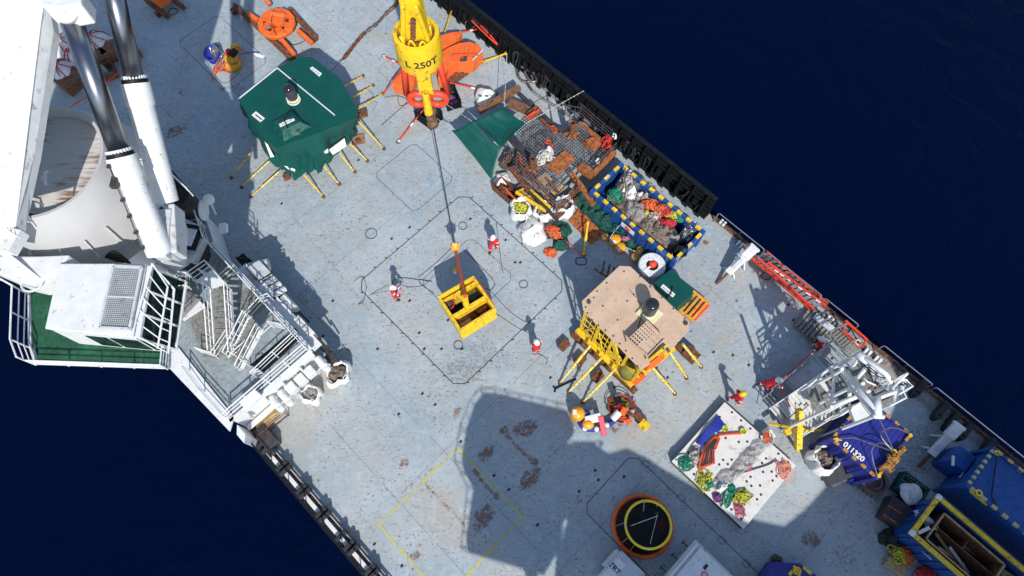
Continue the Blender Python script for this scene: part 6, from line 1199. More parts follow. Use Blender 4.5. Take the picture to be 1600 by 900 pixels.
pb((810, 146), (870, 200), 1.0, .2, .2, 'dark'); pb((866, 200), (893, 212), 1.1, .2, .25, 'dark'); pb((805, 222), (828, 250), 1.1, .35, .3, 'dark'); pb((790, 212), (815, 238), 1.4, .12, .3, 'dark')
pb((905, 260), (928, 275), 1.1, .5, .35, 'rustor'); pb((926, 274), (960, 238), 1.1, .3, .3, 'rustor'); pb((905, 192), (958, 235), 1.15, .24, .2, 'rustor'); pb((893, 272), (928, 320), 1.0, .32, .3, 'rustor'); pb((798, 262), (826, 298), 1.2, .26, .25, 'rust'); pb((852, 278), (872, 300), 1.25, .12, .15, 'rust'); pb((845, 186), (866, 207), 1.25, .16, .2, 'rust'); pb((866, 262), (893, 240), 1.3, .1, .12, 'rustor'); pb((822, 296), (872, 345), 1.0, .12, .3, 'dark'); pb((868, 342), (902, 312), 1.0, .2, .25, 'rust')
pb((902, 206), (960, 245), .5, .2, .6, 'dark'); pb((800, 262), (830, 300), .5, .2, .6, 'dark')
def plate(pts, z, m, name, t_=.05): mb = MB(); mb.prism([(W(x_, y_, z).x, W(x_, y_, z).y) for x_, y_ in pts], z-t_, z); return mb.build(name, M[m], rp, bevel=.01)
pl = plate([(853, 259), (883, 234), (899, 248), (873, 272)], RPZ+.12, 'rustor', 'rusty_plate', .1); plate([(914, 218), (928, 213), (940, 224), (927, 236)], RPZ+.15, 'rustor', 'rusty_plate', .12); plate([(905, 218), (916, 222), (926, 236), (915, 232)], RPZ+.08, 'rust', 'rusty_plate')
plate([(836, 281), (852, 269), (864, 280), (848, 292)], RPZ+.06, 'wood', 'plywood_sheet'); plate([(857, 296), (872, 283), (884, 294), (868, 306)], RPZ-.1, 'timber', 'plywood_sheet')
for px, py in ((893, 196), (831, 250)):
    mb = MB(); p = W(px, py+14, RPZ); mb.lathe(p, [(.18, 0), (.18, 1.2), (.13, 1.2), (.13, .7)], 16); mb.build('bollard_post', M['rust'], rp, smooth=False); mb = MB()
    for k in range(6): a_ = k*PI/3; mb.beam(p+Vector((.18*math.cos(a_), .18*math.sin(a_), .15)), p+Vector((.45*math.cos(a_), .45*math.sin(a_), .03)), .08, .2)
    mb.build('post_gusset', M['rustor'], rp)
for a_, b_ in (((862, 197), (868, 206)), ((855, 218), (861, 230))): mb = MB(); p = W(*a_, RPZ+.1); q = W(*b_, RPZ+.1); mb.torus(p.lerp(q, .3), .13, .05, 14, 6); mb.torus(p.lerp(q, .8), .13, .05, 14, 6); mb.build('shackle', M['redor'], rp)
def prail(pts, z, h, n=3): 
    mb = MB(); P = [W(x_, y_, z) for x_, y_ in pts]
    for k in range(n): mb.tube([p+Vector((0, 0, h*(k+1)/n)) for p in P], .035)
    for p, q in zip(P, P[1:]):
        for j in range(4): s_ = p.lerp(q, j/3); mb.tube([s_, s_+Vector((0, 0, h))], .03)
    mb.build('railing', M['rust' if n == 3 else 'dark'], rp)
prail([(815, 275), (870, 330)], RPZ, 1.0); prail([(868, 336), (906, 300)], RPZ, .9); prail([(905, 180), (957, 225)], RPZ, 1.1, 4); prail([(927, 268), (960, 235)], RPZ, .8, 2); prail([(882, 180), (905, 184)], RPZ, 1.0, 2); prail([(787, 230), (815, 275)], RPZ, .9, 2); prail([(790, 205), (800, 225)], RPZ, .7, 2)
for a_, b_ in (((884, 291), (905, 265)), ((893, 297), (912, 270))): pb(a_, b_, .6, .06, .1, 'dark', 'ladder_side')
mb = MB(); coil(W(843, 226, RPZ), .72, .018, 4, .1, 3, .2, mb=mb); coil(W(850, 218, RPZ+.05), .55, .018, 4, .1, 5, .25, mb=mb); tag(mb.build('cable_coil', M['rope_dk']), 'loose black cable coil on the grated platform', 'cable coil')
tag(ropepile(W(851, 247, RPZ), .55, .38, .25, 9, .07, 30, 4, wild=.9).build('rope_heap', M['rope_wh']), 'thick cream rope heap in the middle of the grated platform', 'rope')
tag(rope([W(832, 178, 1.6), W(822, 184, 1.7), W(836, 174, 1.75), W(826, 185, 1.7), W(843, 170, 1.7)], .06).build('strap_bundle', M['redor']), 'bright red strap bundle on the timber at the platform head', 'strap')
tag(ropepile(W(795, 255, .2), .7, .6, .7, 12, .05, 40, 9).build('scrap_heap', M['rope_br']), 'brown scrap and cable heap under the platform corner beside the awning', 'scrap')
tag(heap(W(800, 250, 0), .9, .6, .5, 40, 12, 1, 3).build('scrap_sheet', M['sackbrown']), 'crumpled brown sheet beneath the scrap beside the awning', 'scrap')
tag(rope([W(812, 245, 1.3), W(815, 262, 1.2), W(817, 285, .8)], .07).build('chain_block', M['red']), 'red chain hoist lying beside the railing below the awning', 'hoist')
tag(ropepile(W(949, 222, 1.3), .35, .5, .4, 10, .05, 0, 11).build('strap_heap', M['red']), 'red strap heap at the outer corner of the platform railing', 'strap')
for i, (px, py, lb) in enumerate([(960, 213, 'by the bulwark'), (934, 252, 'at the lower corner of the platform'), (858, 233, 'in the middle of the platform grating')]): tag(heap(W(px, py, 1.3), .16, .2, .2, 0, i+50, 1, 5, 14, 5).build('white_rag', M['canvas']), 'small white rag '+lb, 'rag')
# rusty lump box and yellow frames near the bags
crate('scrap_box', 790, 302, 0, 1.5, .8, .6, -45, 'rust', 'rusty box of chain left of the yellow framed plank', fill='rust')
tag(rope([W(789, 293, .9), W(800, 306, 1.0), W(808, 312, 1.1)], .06).build('orange_strap', M['rope_or']), 'orange strap from the rusty box to the white bag', 'strap')
t = thing('yellow_cradle', 'yellow framed cradle with a pale plank between the white bags and platform', 'cradle', W(838, 312, 0))
for a_, b_ in (((806, 300), (853, 330)), ((822, 292), (860, 325))): mb = MB(); mb.beam(W(*a_, .9), W(*b_, .9), .16, .22); mb.build('side_beam', M['yellow'], t, bevel=.02)
mb = MB(); mb.beam(W(814, 301, .7), W(853, 332, .7), .35, .08); mb.build('plank', M['timber'], t); mb = MB()
for k in range(4): mb.beam(W(808+k*14, 300+k*9, .8), W(822+k*12, 293+k*9, .8), .08, .1)
mb.build('cross_bar', M['yellow'], t)
t = thing('rusty_ramp', 'flat rust orange steel ramp lying between the nets and bags', 'ramp', W(915, 350, 0)); mb = MB(); mb.prism([(W(x_, y_, .12).x, W(x_, y_, .12).y) for x_, y_ in [(889, 345), (905, 325), (943, 365), (925, 381)]], .02, .12); mb.build('plate', M['rustor'], t, bevel=.02)
mb = MB(); mb.prism([(W(x_, y_, .5).x, W(x_, y_, .5).y) for x_, y_ in [(887, 302), (893, 296), (906, 308), (900, 316)]], .3, .5); mb.build('step', M['rustor'], t)
# nets
for i, (px, py, rx, ry, h, rot, lb) in enumerate([(926, 322, 1.3, .8, .9, -35, 'green net heap leaning on the open blue container'), (940, 335, 1.5, .9, .7, -45, 'green net draped lower along the open blue container'), (960, 357, 1.5, .55, .45, -40, 'dark green net trailing in the container shade'), (985, 377, 1.0, .5, .35, -35, 'dark green netting behind the amber floats'), (873, 362, .85, .62, .5, 20, 'green net heap with orange rope beside the tall white bag'), (875, 382, .55, .5, .4, 0, 'lower tail of green net below the orange rope'), (808, 260, .4, .3, .3, 0, 'scrap of green net under the awning edge')]):
    tag(heap(W(px, py, 0), rx, ry, h, rot, 30+i, .75, 3.0, 34, 11).build('net_heap', M['net'], smooth=False), lb, 'net')
tag(ropepile(W(865, 362, .45), .55, .38, .3, 16, .045, -30, 3).build('rope_heap', M['rope_or']), 'orange rope pile on top of the green net', 'rope'); tag(ropepile(W(861, 394, 0), .42, .28, .25, 12, .045, 0, 5).build('rope_heap', M['rope_or']), 'orange rope pile on bare deck below the net', 'rope')
tag(rope([W(876, 370, .5), W(893, 384, .2), W(912, 400, .05)], .03).build('rope', M['redor']), 'red rope from the net to the oval deck ring', 'rope')
tag(rope([W(896, 325, .1), W(905, 332, .3), W(918, 345, .3), W(903, 360, .2)], .03).build('rope', M['rope_or']), 'orange strap zigzagging over the rusty ramp', 'strap')
stick((919, 346), (912, 398), 1.1, .05, 'yellow', 'upright yellow strut over the rusty ramp', r=.06)
tag(ropepile(W(978, 374, .35), .3, .2, .2, 8, .04, 0, 13).build('rope_heap', M['rope_pk']), 'pink rope heap on the dark netting', 'rope')
# floats
for i, (px, py, r_, lb) in enumerate([(944, 373, .21, 'leftmost and small, white sticker'), (960, 379, .32, 'largest of the left trio'), (968, 391, .3, 'lowest of the left trio'), (999, 394, .24, 'just above the white ring, upper one'), (992, 405, .27, 'touching the white ring')]):
    t = thing('amber_float', 'amber can shaped float, '+lb, 'float', W(px, py, 0), group='amber floats between net and white ring'); z_ = r_*1.5; mb = MB(); mb.lathe(W(px, py, 0), [(r_*.6, 0), (r_*.95, r_*.25), (r_, r_*.6), (r_, r_*1.4), (r_*.9, r_*1.75), (r_*.5, r_*1.9), (.01, r_*1.92)], 20); mb.build('shell', M['amber'], t, smooth=True); mb = MB(FR(W(px, py, r_*1.93), 0)); mb.box((0, r_*.1, 0), (r_*.6, r_*.7, .012)); mb.build('sticker', M['label'], t)
# ------------------------------------------------------------------ DAVITS (white arms)
def davit(p0, p1, label):
    a_, b_ = W(*p0, .1), W(*p1, 1.1); t = thing('davit', label, 'davit', a_, group='white deck edge davits'); d = (b_-a_).normalized(); s_ = Vector((-d.y, d.x, 0)).normalized()
    mb = MB(); mb.beam(a_.lerp(b_, .28), b_, .42, .3); mb.build('arm', M['white_dirty'], t, bevel=.04); mb = MB(); mb.beam(b_-d*.5, b_+d*.3, .55, .45); mb.beam(b_+d*.2, b_+d*.4, .66, .36); mb.build('head', M['white_dirty'], t, bevel=.08)
    mb = MB(); mb.beam(a_.lerp(b_, .4)+Vector((0, 0, .2)), b_-d*.7+Vector((0, 0, .2)), .2, .1); mb.build('slot', M['white_grey'], t); mb = MB(); mb.beam(a_-d*.2, a_.lerp(b_, .28), .12, .14); mb.build('rusty_toe', M['rust'], t)
    for k in (.42, .8):
        for g in (-1, 1): c_ = a_.lerp(b_, k); mb = MB(); mb.beam(c_, c_+s_*(g*.42)-Vector((0, 0, c_.z-.08))-d*.1, .07, .12); mb.build('bracket', M['white_dirty'], t)
davit((1123, 440), (1173, 393), 'white davit above the red ladder with a rusty tip'); davit((1440, 725), (1492, 672), 'white davit beside the large blue container in the shade')
# ------------------------------------------------------------------ RED LADDER
t = thing('red_ladder', 'bright red aluminium boarding ladder with handrail along the deck edge', 'ladder', W(1230, 440, 0)); L0, L1 = (1172, 402), (1268, 484)
def lad(off, z): return W(L0[0]+off[0], L0[1]+off[1], z), W(L1[0]+off[0], L1[1]+off[1], z)
a_, b_ = lad((0, 0), .4); c_, d_ = lad((25, -9), .4); mb = MB(); mb.beam(a_, b_, .07, .22); mb.beam(c_, d_, .07, .22); mb.build('side_rail', M['redor'], t)
for k in range(14): mb = MB(); q = (k+.5)/14; mb.beam(a_.lerp(b_, q), c_.lerp(d_, q), .2, .05); mb.build('rung', M['galv'], t)
mb = MB(); mb.beam(W(1184, 403, 1.2), W(1272, 483, 1.2), .09, .12); mb.beam(W(1200, 410, 1.4), W(1290, 478, 1.4), .09, .12); mb.build('handrail', M['redor'], t); mb = MB()
for k in range(9): q = k/8; mb.tube([a_.lerp(b_, q), W(1184, 403, 1.2).lerp(W(1272, 483, 1.2), q)], .03); mb.tube([c_.lerp(d_, q), W(1200, 410, 1.4).lerp(W(1290, 478, 1.4), q)], .03)
mb.build('stanchion', M['redor'], t); mb = MB(); 
for q in (.25, .33, .45, .6, .72, .86): e = W(1184, 403, 1.29).lerp(W(1290, 479, 1.49), q); mb.beam(e, e+Vector((.22, -.17, 0)), .06, .03)
mb.build('white_tape', M['label'], t); mb = MB(); mb.tube(smooth_path([W(1195, 425, .4), W(1188, 432, .2), W(1200, 437, .2), W(1205, 430, .4)], 4), .05); mb.build('chain', M['dark'], t)
# timber pallet stack and red gate
t = thing('slatted_pallet', 'grey weathered slatted pallet between the red ladder and red gate', 'pallet', W(1275, 508, 0))
for k in range(8): mb = MB(FR(W(1277, 512, .25), -45)); mb.box((-.9+k*.24, .05, 0), (.16, 1.7, .1)); mb.build('board', M['grating'], t)
mb = MB(FR(W(1277, 512, .12), -45)); mb.box((0, -.7, 0), (2, .12, .16)); mb.box((0, .7, 0), (2, .12, .16)); mb.build('bearer', M['woodbrown'], t); mb = MB(FR(W(1287, 504, .4), -45)); mb.box((0, 0, 0), (1.2, .35, .1)); mb.build('top_board', M['white_grey'], t)
t = thing('red_gate', 'red and white framed gate with grey slatted ramp at the deck edge', 'gate', W(1325, 525, 0))
mb = MB(); mb.tube([W(1318, 516, .2), W(1322, 501, 1.2), W(1355, 530, 1.2), W(1348, 542, .2)], .05); mb.tube([W(1312, 512, .8), W(1320, 502, .8), W(1354, 532, .8)], .035); mb.tube([W(1316, 517, .9), W(1343, 544, .9), W(1352, 532, .9)], .035); mb.tube([W(1318, 515, .6), W(1345, 541, .6)], .03); mb.build('frame', M['redor'], t)
mb = MB(); 
for k in range(9): mb.beam(W(1298+k*3.6, 520+k*4.2, .35), W(1312+k*3.4, 509+k*4.2, .35), .13, .05)
mb.beam(W(1296, 520, .3), W(1328, 560, .3), .06, .16); mb.beam(W(1312, 508, .3), W(1343, 545, .3), .06, .16); mb.build('slatted_ramp', M['grating'], t); mb = MB(); mb.tube([W(1297, 518, 1.0), W(1325, 505, 1.2)], .04); mb.tube([W(1292, 534, 1.0), W(1325, 563, 1.0)], .03); mb.tube([W(1297, 531, 1.0), W(1329, 558, .6)], .03); mb.build('handrail', M['galv'], t); mb = MB(); mb.torus(W(1341, 535, .8), .14, .03, 16, 5); mb.build('white_ring', M['label'], t)
# ------------------------------------------------------------------ RED AND SILVER GANGWAY
t = thing('gangway', 'silver gangway with red side panels and tubular rails, tilted beside the stair tower', 'gangway', W(1260, 590, 0))
g0, g1 = W(1222, 628, .8), W(1312, 556, 1.3); d = (g1-g0).normalized(); s_ = Vector((-d.y, d.x, 0)).normalized(); w_ = .72
mb = MB(); vs = []
for q_, k in ((g0+d*.9, -1), (g0+d*.9, 1), (g1-d*1.0, 1), (g1-d*1.0, -1)): vs.append(q_+s_*k*w_)
mb.raw(vs+[v-Vector((0, 0, .06)) for v in vs], [(0, 1, 2, 3), (7, 6, 5, 4), (0, 4, 5, 1), (1, 5, 6, 2), (2, 6, 7, 3), (3, 7, 4, 0)]); mb.build('walkway', M['white_grey'], t)
mb = MB(); 
for k in (-1, 1): mb.beam(g0+s_*k*(w_+.05), g1+s_*k*(w_+.05), .08, .25)
mb.build('side_beam', M['galv'], t, bevel=.01); mb = MB(); mb.beam(g0+d*.4+s_*(w_+.1)+Vector((0, 0, .5)), g1-d*.9+s_*(w_+.1)+Vector((0, 0, .6)), .05, .12); mb.beam(g0+d*1.2-s_*(w_+.1)+Vector((0, 0, .5)), g1-s_*(w_+.1)+Vector((0, 0, .3)), .05, .16); mb.beam(g0+d*.3+s_*(w_+.12), g1-d*1.5+s_*(w_+.3)+Vector((0, 0, .9)), .05, .1); mb.build('red_panel', M['red'], t)
for k in (-1, 1):
    mb = MB(); o_ = s_*k*(w_+.12); up = Vector((0, 0, 1)); mb.tube([g0+o_, g0+o_+up, g1+o_+up, g1+o_], .035); mb.tube([g0+o_+up*.5, g1+o_+up*.5], .025)
    for i in range(1, 8): e = g0.lerp(g1, i/8)+o_; mb.tube([e, e+up], .022)
    mb.build('railing', M['galv'], t)
mb = MB()
for i in range(9): e = g0+d*(i*.2-.6); mb.beam(e-s_*w_, e+s_*w_, .05, .04)
mb.beam(g0-d*.7-s_*w_, g0+d*1-s_*w_, .06, .1); mb.beam(g0-d*.7+s_*w_, g0+d*1+s_*w_, .06, .1)
for i in range(5): e = g1-d*(i*.28); mb.beam(e-s_*w_, e+s_*w_, .05, .04)
mb.build('landing_bars', M['galv'], t); mb = MB(); mb.tube([W(1222, 612, 1.2), W(1235, 636, 1.2)], .04); mb.build('red_strap', M['redor'], t)
# ------------------------------------------------------------------ WHITE STAIR TOWER
st = thing('stair_tower', 'white tubular stair tower with frames, chain and side steps, tallest thing on the right', 'stair tower', W(1310, 620, 0.00)); TZZ = 4.6
def tb(pts, r=.09, name='tube_frame', m='white'): mb = MB(); mb.tube([W(*q) if len(q) == 3 else q for q in pts], r*.8, 10); return mb.build(name, M[m], st, smooth=True)
k0, k1 = W(1213, 652, .3), W(1300, 590, 3.60)
A0, A1 = W(1348, 575, 7.50), W(1395, 640, 7.50)
tb([(1318, 578, 5.70), (1370, 640, 7.20)], .17); tb([(1340, 552, 6.90), (1385, 585, 7.20), (1395, 600, 6.90), (1392, 615, 5.70)], .14); tb([(1370, 620, 7.20), (1372, 648, 7.20)], .2)
tb([(1368, 650, 7.20), (1330, 605, 5.10), (1316, 585, 4.50)], .12); tb([(1360, 567, 6.60), (1340, 590, 6.00)], .12); tb([(1362, 570, 6.75), (1366, 590, 5.70)], .14); tb([(1372, 622, 6.90), (1398, 612, 6.90), (1396, 626, 5.70)], .12); tb([(1395, 606, 6.90), (1418, 583, 7.80), (1396, 596, 7.20)], .07); tb([(1394, 606, 6.90), (1418, 583, 7.80)], .08)
tb([(1340, 552, 6.90), (1356, 566, 6.90)], .22); tb([(1364, 650, 7.20), (1380, 651, 7.05)], .14); tb([(1300, 635, 4.35), (1345, 617, 5.10)], .14); tb([(1290, 645, 3.60), (1330, 622, 4.50), (1360, 610, 5.10)], .1)
tb([(1328, 605, 4.80), (1326, 632, 2.40)], .12); tb([(1348, 598, 5.70), (1342, 620, 3.15)], .12); tb([(1345, 585, 5.70), (1355, 596, 5.85), (1368, 602, 5.70)], .06); tb([(1316, 580, 5.70), (1338, 612, 5.70)], .09)
for q in ((1316, 578), (1340, 553), (1372, 648), (1394, 612), (1300, 636), (1330, 605)): p = W(*q, 6.0); mb = MB(); mb.tube([(p.x, p.y, 0), p], .09); mb.build('leg', M['white'], st)
def pl2(pts, z, m, name, t_=.06): mb = MB(); mb.prism([(W(x_, y_, z).x, W(x_, y_, z).y) for x_, y_ in pts], z-t_, z); return mb.build(name, M[m], st)
pl2([(1340, 585), (1375, 600), (1388, 612), (1400, 625), (1378, 640), (1345, 620), (1325, 600)], 4.50, 'grating', 'upper_platform'); pl2([(1262, 610), (1290, 580), (1325, 572), (1345, 600), (1325, 630), (1300, 650), (1270, 640)], 2.70, 'grating', 'landing')
pl2([(1318, 580), (1345, 562), (1372, 590), (1352, 610), (1330, 605)], 5.6, 'grating', 'shade_panel'); pl2([(1325, 640), (1345, 630), (1372, 640), (1350, 655), (1335, 662)], 3.75, 'white', 'platform_panel'); pl2([(1350, 580), (1368, 590), (1362, 606), (1345, 600)], 4.80, 'white_grey', 'platform_panel')  # first grating added to make the tower's cast shadow more solid
stair(st, W(1222, 662, .4), W(1300, 612, 2.85), 1.9, 14, tm='white_dirty')
guard(st, [(1376, 640), (1400, 628), (1392, 610)], 4.50, h=.9, r=.045); guard(st, [(1395, 620), (1415, 608), (1405, 598), (1392, 598)], 4.80, h=.6, r=.05); guard(st, [(1300, 655), (1330, 635), (1355, 628)], 2.85, h=1.0, r=.05); guard(st, [(1252, 610), (1290, 578), (1320, 566)], 2.70, h=.9, r=.05); guard(st, [(1360, 588), (1378, 600), (1370, 612)], 4.95, h=.8, r=.045); guard(st, [(1333, 572), (1345, 560)], 4.95, h=.8)
mb = MB(); P = smooth_path([W(1316, 575, 6.00), W(1305, 588, 5.10), W(1302, 604, 4.50), W(1303, 622, 4.20), W(1301, 634, 4.05)], 5)
for k in range(0, len(P)): mb.ball(P[k], .085, n=8, m=5)
P = smooth_path([W(1322, 590, 5.25), W(1326, 600, 4.80), W(1330, 612, 4.50)], 5)
for k in range(0, len(P)): mb.ball(P[k], .075, n=8, m=5)
P = smooth_path([W(1340, 562, 6.30), W(1335, 570, 6.00), W(1325, 580, 5.40), W(1322, 590, 5.25)], 5)
for k in range(0, len(P)): mb.ball(P[k], .07, n=8, m=5)
mb.build('chain', M['white'], st, smooth=True)
mb = MB()
for q in ([(1348, 565, 6.90), (1358, 582, 6.60), (1364, 596, 5.70)], [(1352, 572, 6.90), (1372, 588, 6.30), (1390, 592, 5.70), (1393, 604, 5.40)], [(1345, 573, 6.90), (1360, 575, 7.05), (1370, 584, 6.30)]): mb.tube(smooth_path([W(*e) for e in q], 4), .025)
mb.build('cable', M['black'], st); mb = MB(); heap(W(1362, 602, 4.80), .35, .22, .25, 0, 3, 1, 5, mb=mb); mb.build('cloth', M['sackbrown'], st)
# ------------------------------------------------------------------ YELLOW LIFT FRAME
t = thing('yellow_lift_frame', 'yellow steel beam with folding arms leaning by the stair tower', 'lifting beam', W(1248, 690, 0)); mb = MB(); mb.beam(W(1249, 640, 2.4), W(1247, 700, .9), .3, .32); mb.build('main_beam', M['yellow'], t, bevel=.02)
mb = MB(); 
for k in range(7): e = W(1249, 640, 2.58).lerp(W(1247, 700, 1.08), (k+.6)/7.4); mb.lathe(e, [(.05, 0), (.001, .012)], 8)
mb.build('beam_hole', M['print'], t); mb = MB(); mb.beam(W(1202, 662, .5), W(1247, 670, 1.4), .12, .16); mb.beam(W(1250, 674, 1.4), W(1283, 672, 1.2), .12, .16); mb.box(W(1231, 675, 1.0), (.35, .3, .25), 20); mb.beam(W(1247, 698, 1), W(1247, 704, .1), .14, .14); mb.build('arm', M['yellow_worn'], t, bevel=.02)
mb = MB(); mb.tube([W(1247, 640, 2.4), W(1215, 670, 1.5)], .025); mb.build('cord', M['rope_dk'], t)
# ------------------------------------------------------------------ CONTAINER 011320
C = [W(x_, y_, 2.6) for x_, y_ in [(1298, 684), (1364, 745), (1424, 682), (1356, 630)]]
C = [A(7.2, 14.7, 2.6), A(9.75, 14.7, 2.6), A(9.75, 17.55, 2.6), A(7.2, 17.55, 2.6)]
cn1 = thing('numbered_container', 'dark blue closed container numbered 011320 with wire slings on its roof', 'container', A(8.5, 16.1, 0))
mb = MB(AF); mb.box((8.475, 16.125, 1.28), (2.45, 2.75, 2.5)); mb.build('body', M['navy'], cn1)
mb = MB(AF)
for k in range(10): mb.box((7.45+k*.225, 16.125, 2.535), (.06, 2.6, .022))
mb.build('roof_corrugation', M['navy'], cn1, bevel=.015)
mb = MB(); beamring(mb, C, .10, .11)
for c_ in C: mb.beam(Vector((c_.x, c_.y, 0)), c_+Vector((0, 0, .06)), .18, .18)
mb.build('frame', M['navy'], cn1, bevel=.02); o = striped_frame(cn1, C, .123, (5, 5), 'ochre')
text('011320', .38, plane_fr(W(1334, 706, 2.57), A(1, 0, 0), A(0, 1, 0)), M['printw'], cn1, bold=.012)
mb = MB(AF); mb.box((8.4, 14.6, 1.3), (.05, .12, 2.2)); mb.box((7.8, 14.6, 1.3), (.05, .12, 2.2)); mb.box((9.1, 14.6, 1.3), (.05, .12, 2.2)); mb.build('door_bar', M['navy'], cn1)
t = thing('container_sling', 'wire slings with yellow hooks gathered on the numbered container roof', 'sling', W(1395, 720, 2.7)); J = W(1397, 706, 2.85)
mb = MB(); 
for q in ([C[0]+Vector((0, 0, .1)), W(1335, 684, 2.75), J], [C[1]+Vector((0, 0, .1)), W(1362, 705, 3.1), W(1378, 692, 3.0), J], [C[2]+Vector((0, 0, .1)), W(1395, 668, 3.1), W(1376, 680, 3.1), J], [W(1372, 650, 5.1), J]): mb.tube(smooth_path(q, 6) if len(q) > 3 else q, .028)
mb.build('wire', M['steel'], t); mb = MB()
for c_ in C[:3]: e = c_.lerp(J, .06); mb.torus(e+Vector((0, 0, .12)), .07, .03, 12, 6); mb.beam(c_+Vector((0, 0, .12)), c_.lerp(J, .14)+Vector((0, 0, .12)), .05, .05)
mb.torus(J, .1, .04, 14, 6); mb.build('hook', M['yellow_worn'], t)
t = thing('rusty_chain_hook', 'rust yellow hook assembly hanging over the edge of the numbered container', 'hook', W(1390, 715, 2.7)); mb = MB(); mb.beam(W(1375, 735, 2.8), W(1414, 700, 2.8), .2, .16); mb.beam(W(1390, 725, 2.9), W(1402, 712, 2.9), .4, .2); mb.beam(W(1385, 734, 2.6), W(1395, 728, 2.8), .4, .1); mb.beam(W(1378, 728, 2.8), W(1392, 735, 2.5), .12, .1)
for k in range(7): mb.torus(W(1388+k*2.2, 712+k % 3*3, 2.95), .1, .04, 12, 5, 'XYZ'[k % 3])
mb.build('hook_bar', mat('ochre_rust', (.4, .2, .03), .7, var=.4, sc=7, dirt_or_shade=(.12, .05, .02), damt=.5), t, bevel=.02)
tag(ropepile(W(1340, 720, .1), .7, .5, .9, 16, .05, -20, 21).build('black_film_heap', M['rope_dk']), 'dark tangled line heap beside the numbered container', 'heap'); tag(heap(W(1335, 722, .1), .6, .5, .9, -20, 22, 1, 4).build('film_heap', mat('violet_film', (.1, .1, .16), .25, var=.6, sc=8, bump=1, bsc=10)), 'shiny violet plastic film crumpled beside the numbered container', 'film')
t = thing('black_case', 'black flat case lying open beside the white glove bag', 'case', W(1310, 738, 0)); mb = MB(FR(W(1305, 738, .55), 22)); mb.box((0, 0, 0), (1.35, 1.0, .5)); mb.build('body', M['dgrey'], t, bevel=.03); mb = MB(FR(W(1310, 752, .3), 22)); mb.box((.1, -.1, 0), (1.1, .1, .2)); mb.build('latch_strip', M['steel'], t); mb = MB(FR(W(1345, 742, .4), 25)); mb.box((0, 0, 0), (1.6, .12, .5)); mb.build('rail', M['navy'], t)
t = thing('rope_coil', 'round brown rope coil on a pallet below the numbered container', 'rope coil', W(1362, 755, 0)); mb = MB(); coil(W(1362, 752, .15), .62, .06, 7, .25, 5, .08, mb=mb); coil(W(1362, 752, .15), .4, .06, 5, .2, 6, .15, mb=mb); mb.build('rope', M['rope_br'], t); mb = MB(FR(W(1362, 756, .06), -40)); 
for k in range(6): mb.box((-.6+k*.24, 0, 0), (.14, 1.3, .1))
mb.build('pallet', M['grating'], t)
# ------------------------------------------------------------------ PERFORATED PLATE with slings
pt = thing('perforated_plate', 'large white perforated steel plate strewn with slings, ropes and film', 'steel plate', W(1148, 728, 0)); PC = [A(2.55, 8.95), A(7.15, 8.95), A(7.15, 13.25), A(2.55, 13.25)]
mb = MB(AF); mb.box((4.85, 11.1, .41), (4.6, 4.3, .1)); mb.build('top_sheet', M['white_grey'] if 0 else mat('cream_white_sheet', (.66, .64, .6), .5, var=.06, dirt_or_shade=(.45, .4, .33), damt=.3, dsc=2), pt, bevel=.01)
mb = MB(AF)
for x_, y_, sx_, sy_ in ((4.85, 9.0, 4.5, .1), (4.85, 13.2, 4.5, .1), (2.62, 11.1, .1, 4.2), (7.08, 11.1, .1, 4.2)): mb.box((x_, y_, .2), (sx_, sy_, .32))
mb.build('edge_frame', M['dark'], pt)
mb = MB(AF)
for i in range(15):
    for j in range(13):
        if i % 5 == 4 or (i*7+j*3) % 5 == 4: continue
        a_, b_ = 2.85+i*.3, 9.25+j*.32
        if j % 4 == 3: continue
        if (j % 4 == 0 and i % 2) or (j % 4 == 2 and not i % 2) or j % 4 == 1: mb.lathe((a_, b_, .462), [(.068, 0), (.001, .001)], 8)
mb.build('hole', M['print'], pt)
PT = .48
def onp(o, lb, cat): return tag(o, lb+' on the white perforated plate', cat)
onp(ropepile(W(1072, 722, PT), .5, .4, .2, 9, .028, 20, 2, wild=.9).build('rope_heap', M['rope_gr']), 'turquoise rope heap at the left corner', 'rope')
mb = MB()
for k in range(9): mb.tube(smooth_path([W(1092+k*3, 734-k*1.2, PT+.08), W(1096+k*2.4, 712-k, PT+.2+.03*(k % 3)), W(1108+k*1.3, 692+k, PT+.2), W(1118+k*.8, 681+k*.4, PT+.08)], 5), .05, 6)
mb.tube(smooth_path([W(1122, 680, PT+.08), W(1140, 678, PT+.06), W(1158, 677, PT+.06)], 4), .06); onp(mb.build('sling_bundle', mat('orange_red_sling', (.65, .08, .02), .7, var=.35, sc=10)), 'long orange red sling bundle', 'sling')
mb = MB()
for k in range(7): mb.tube(smooth_path([W(1096+k*3.2, 730-k*1.0, PT+.22), W(1102+k*2.2, 705-k, PT+.3), W(1115+k, 688, PT+.22)], 5), .025, 5)
onp(mb.build('cord_bundle', M['rope_dk']), 'grey cords woven through the orange sling', 'cord')
mb = MB()
for k in range(8): mb.tube(smooth_path([W(1089+k*.9, 693+k*.4, PT+.06+.02*(k % 3)), W(1104+k, 672+k*.8, PT+.15), W(1113+k*1.6, 663+k*1.2, PT+.15), W(1122+k*1.2, 650+k*1.6, PT+.06)], 5), .055, 6)
onp(mb.build('webbing_sling', M['strapblue']), 'dark blue webbing sling', 'sling')
for i, (px, py, rx, ry, m, lb) in enumerate([(1132, 670, .2, .16, 'rope_ye', 'lime green tape roll left of its twin'), (1160, 674, .2, .16, 'rope_ye', 'lime green tape roll nearest the upper edge')]): mb = MB(); coil(W(px, py, PT), .14, .035, 4, .08, i, mb=mb); mb.torus(W(px, py, PT+.06), .08, .05, 12, 6); onp(mb.build('tape_roll', M[m]), lb, 'tape')
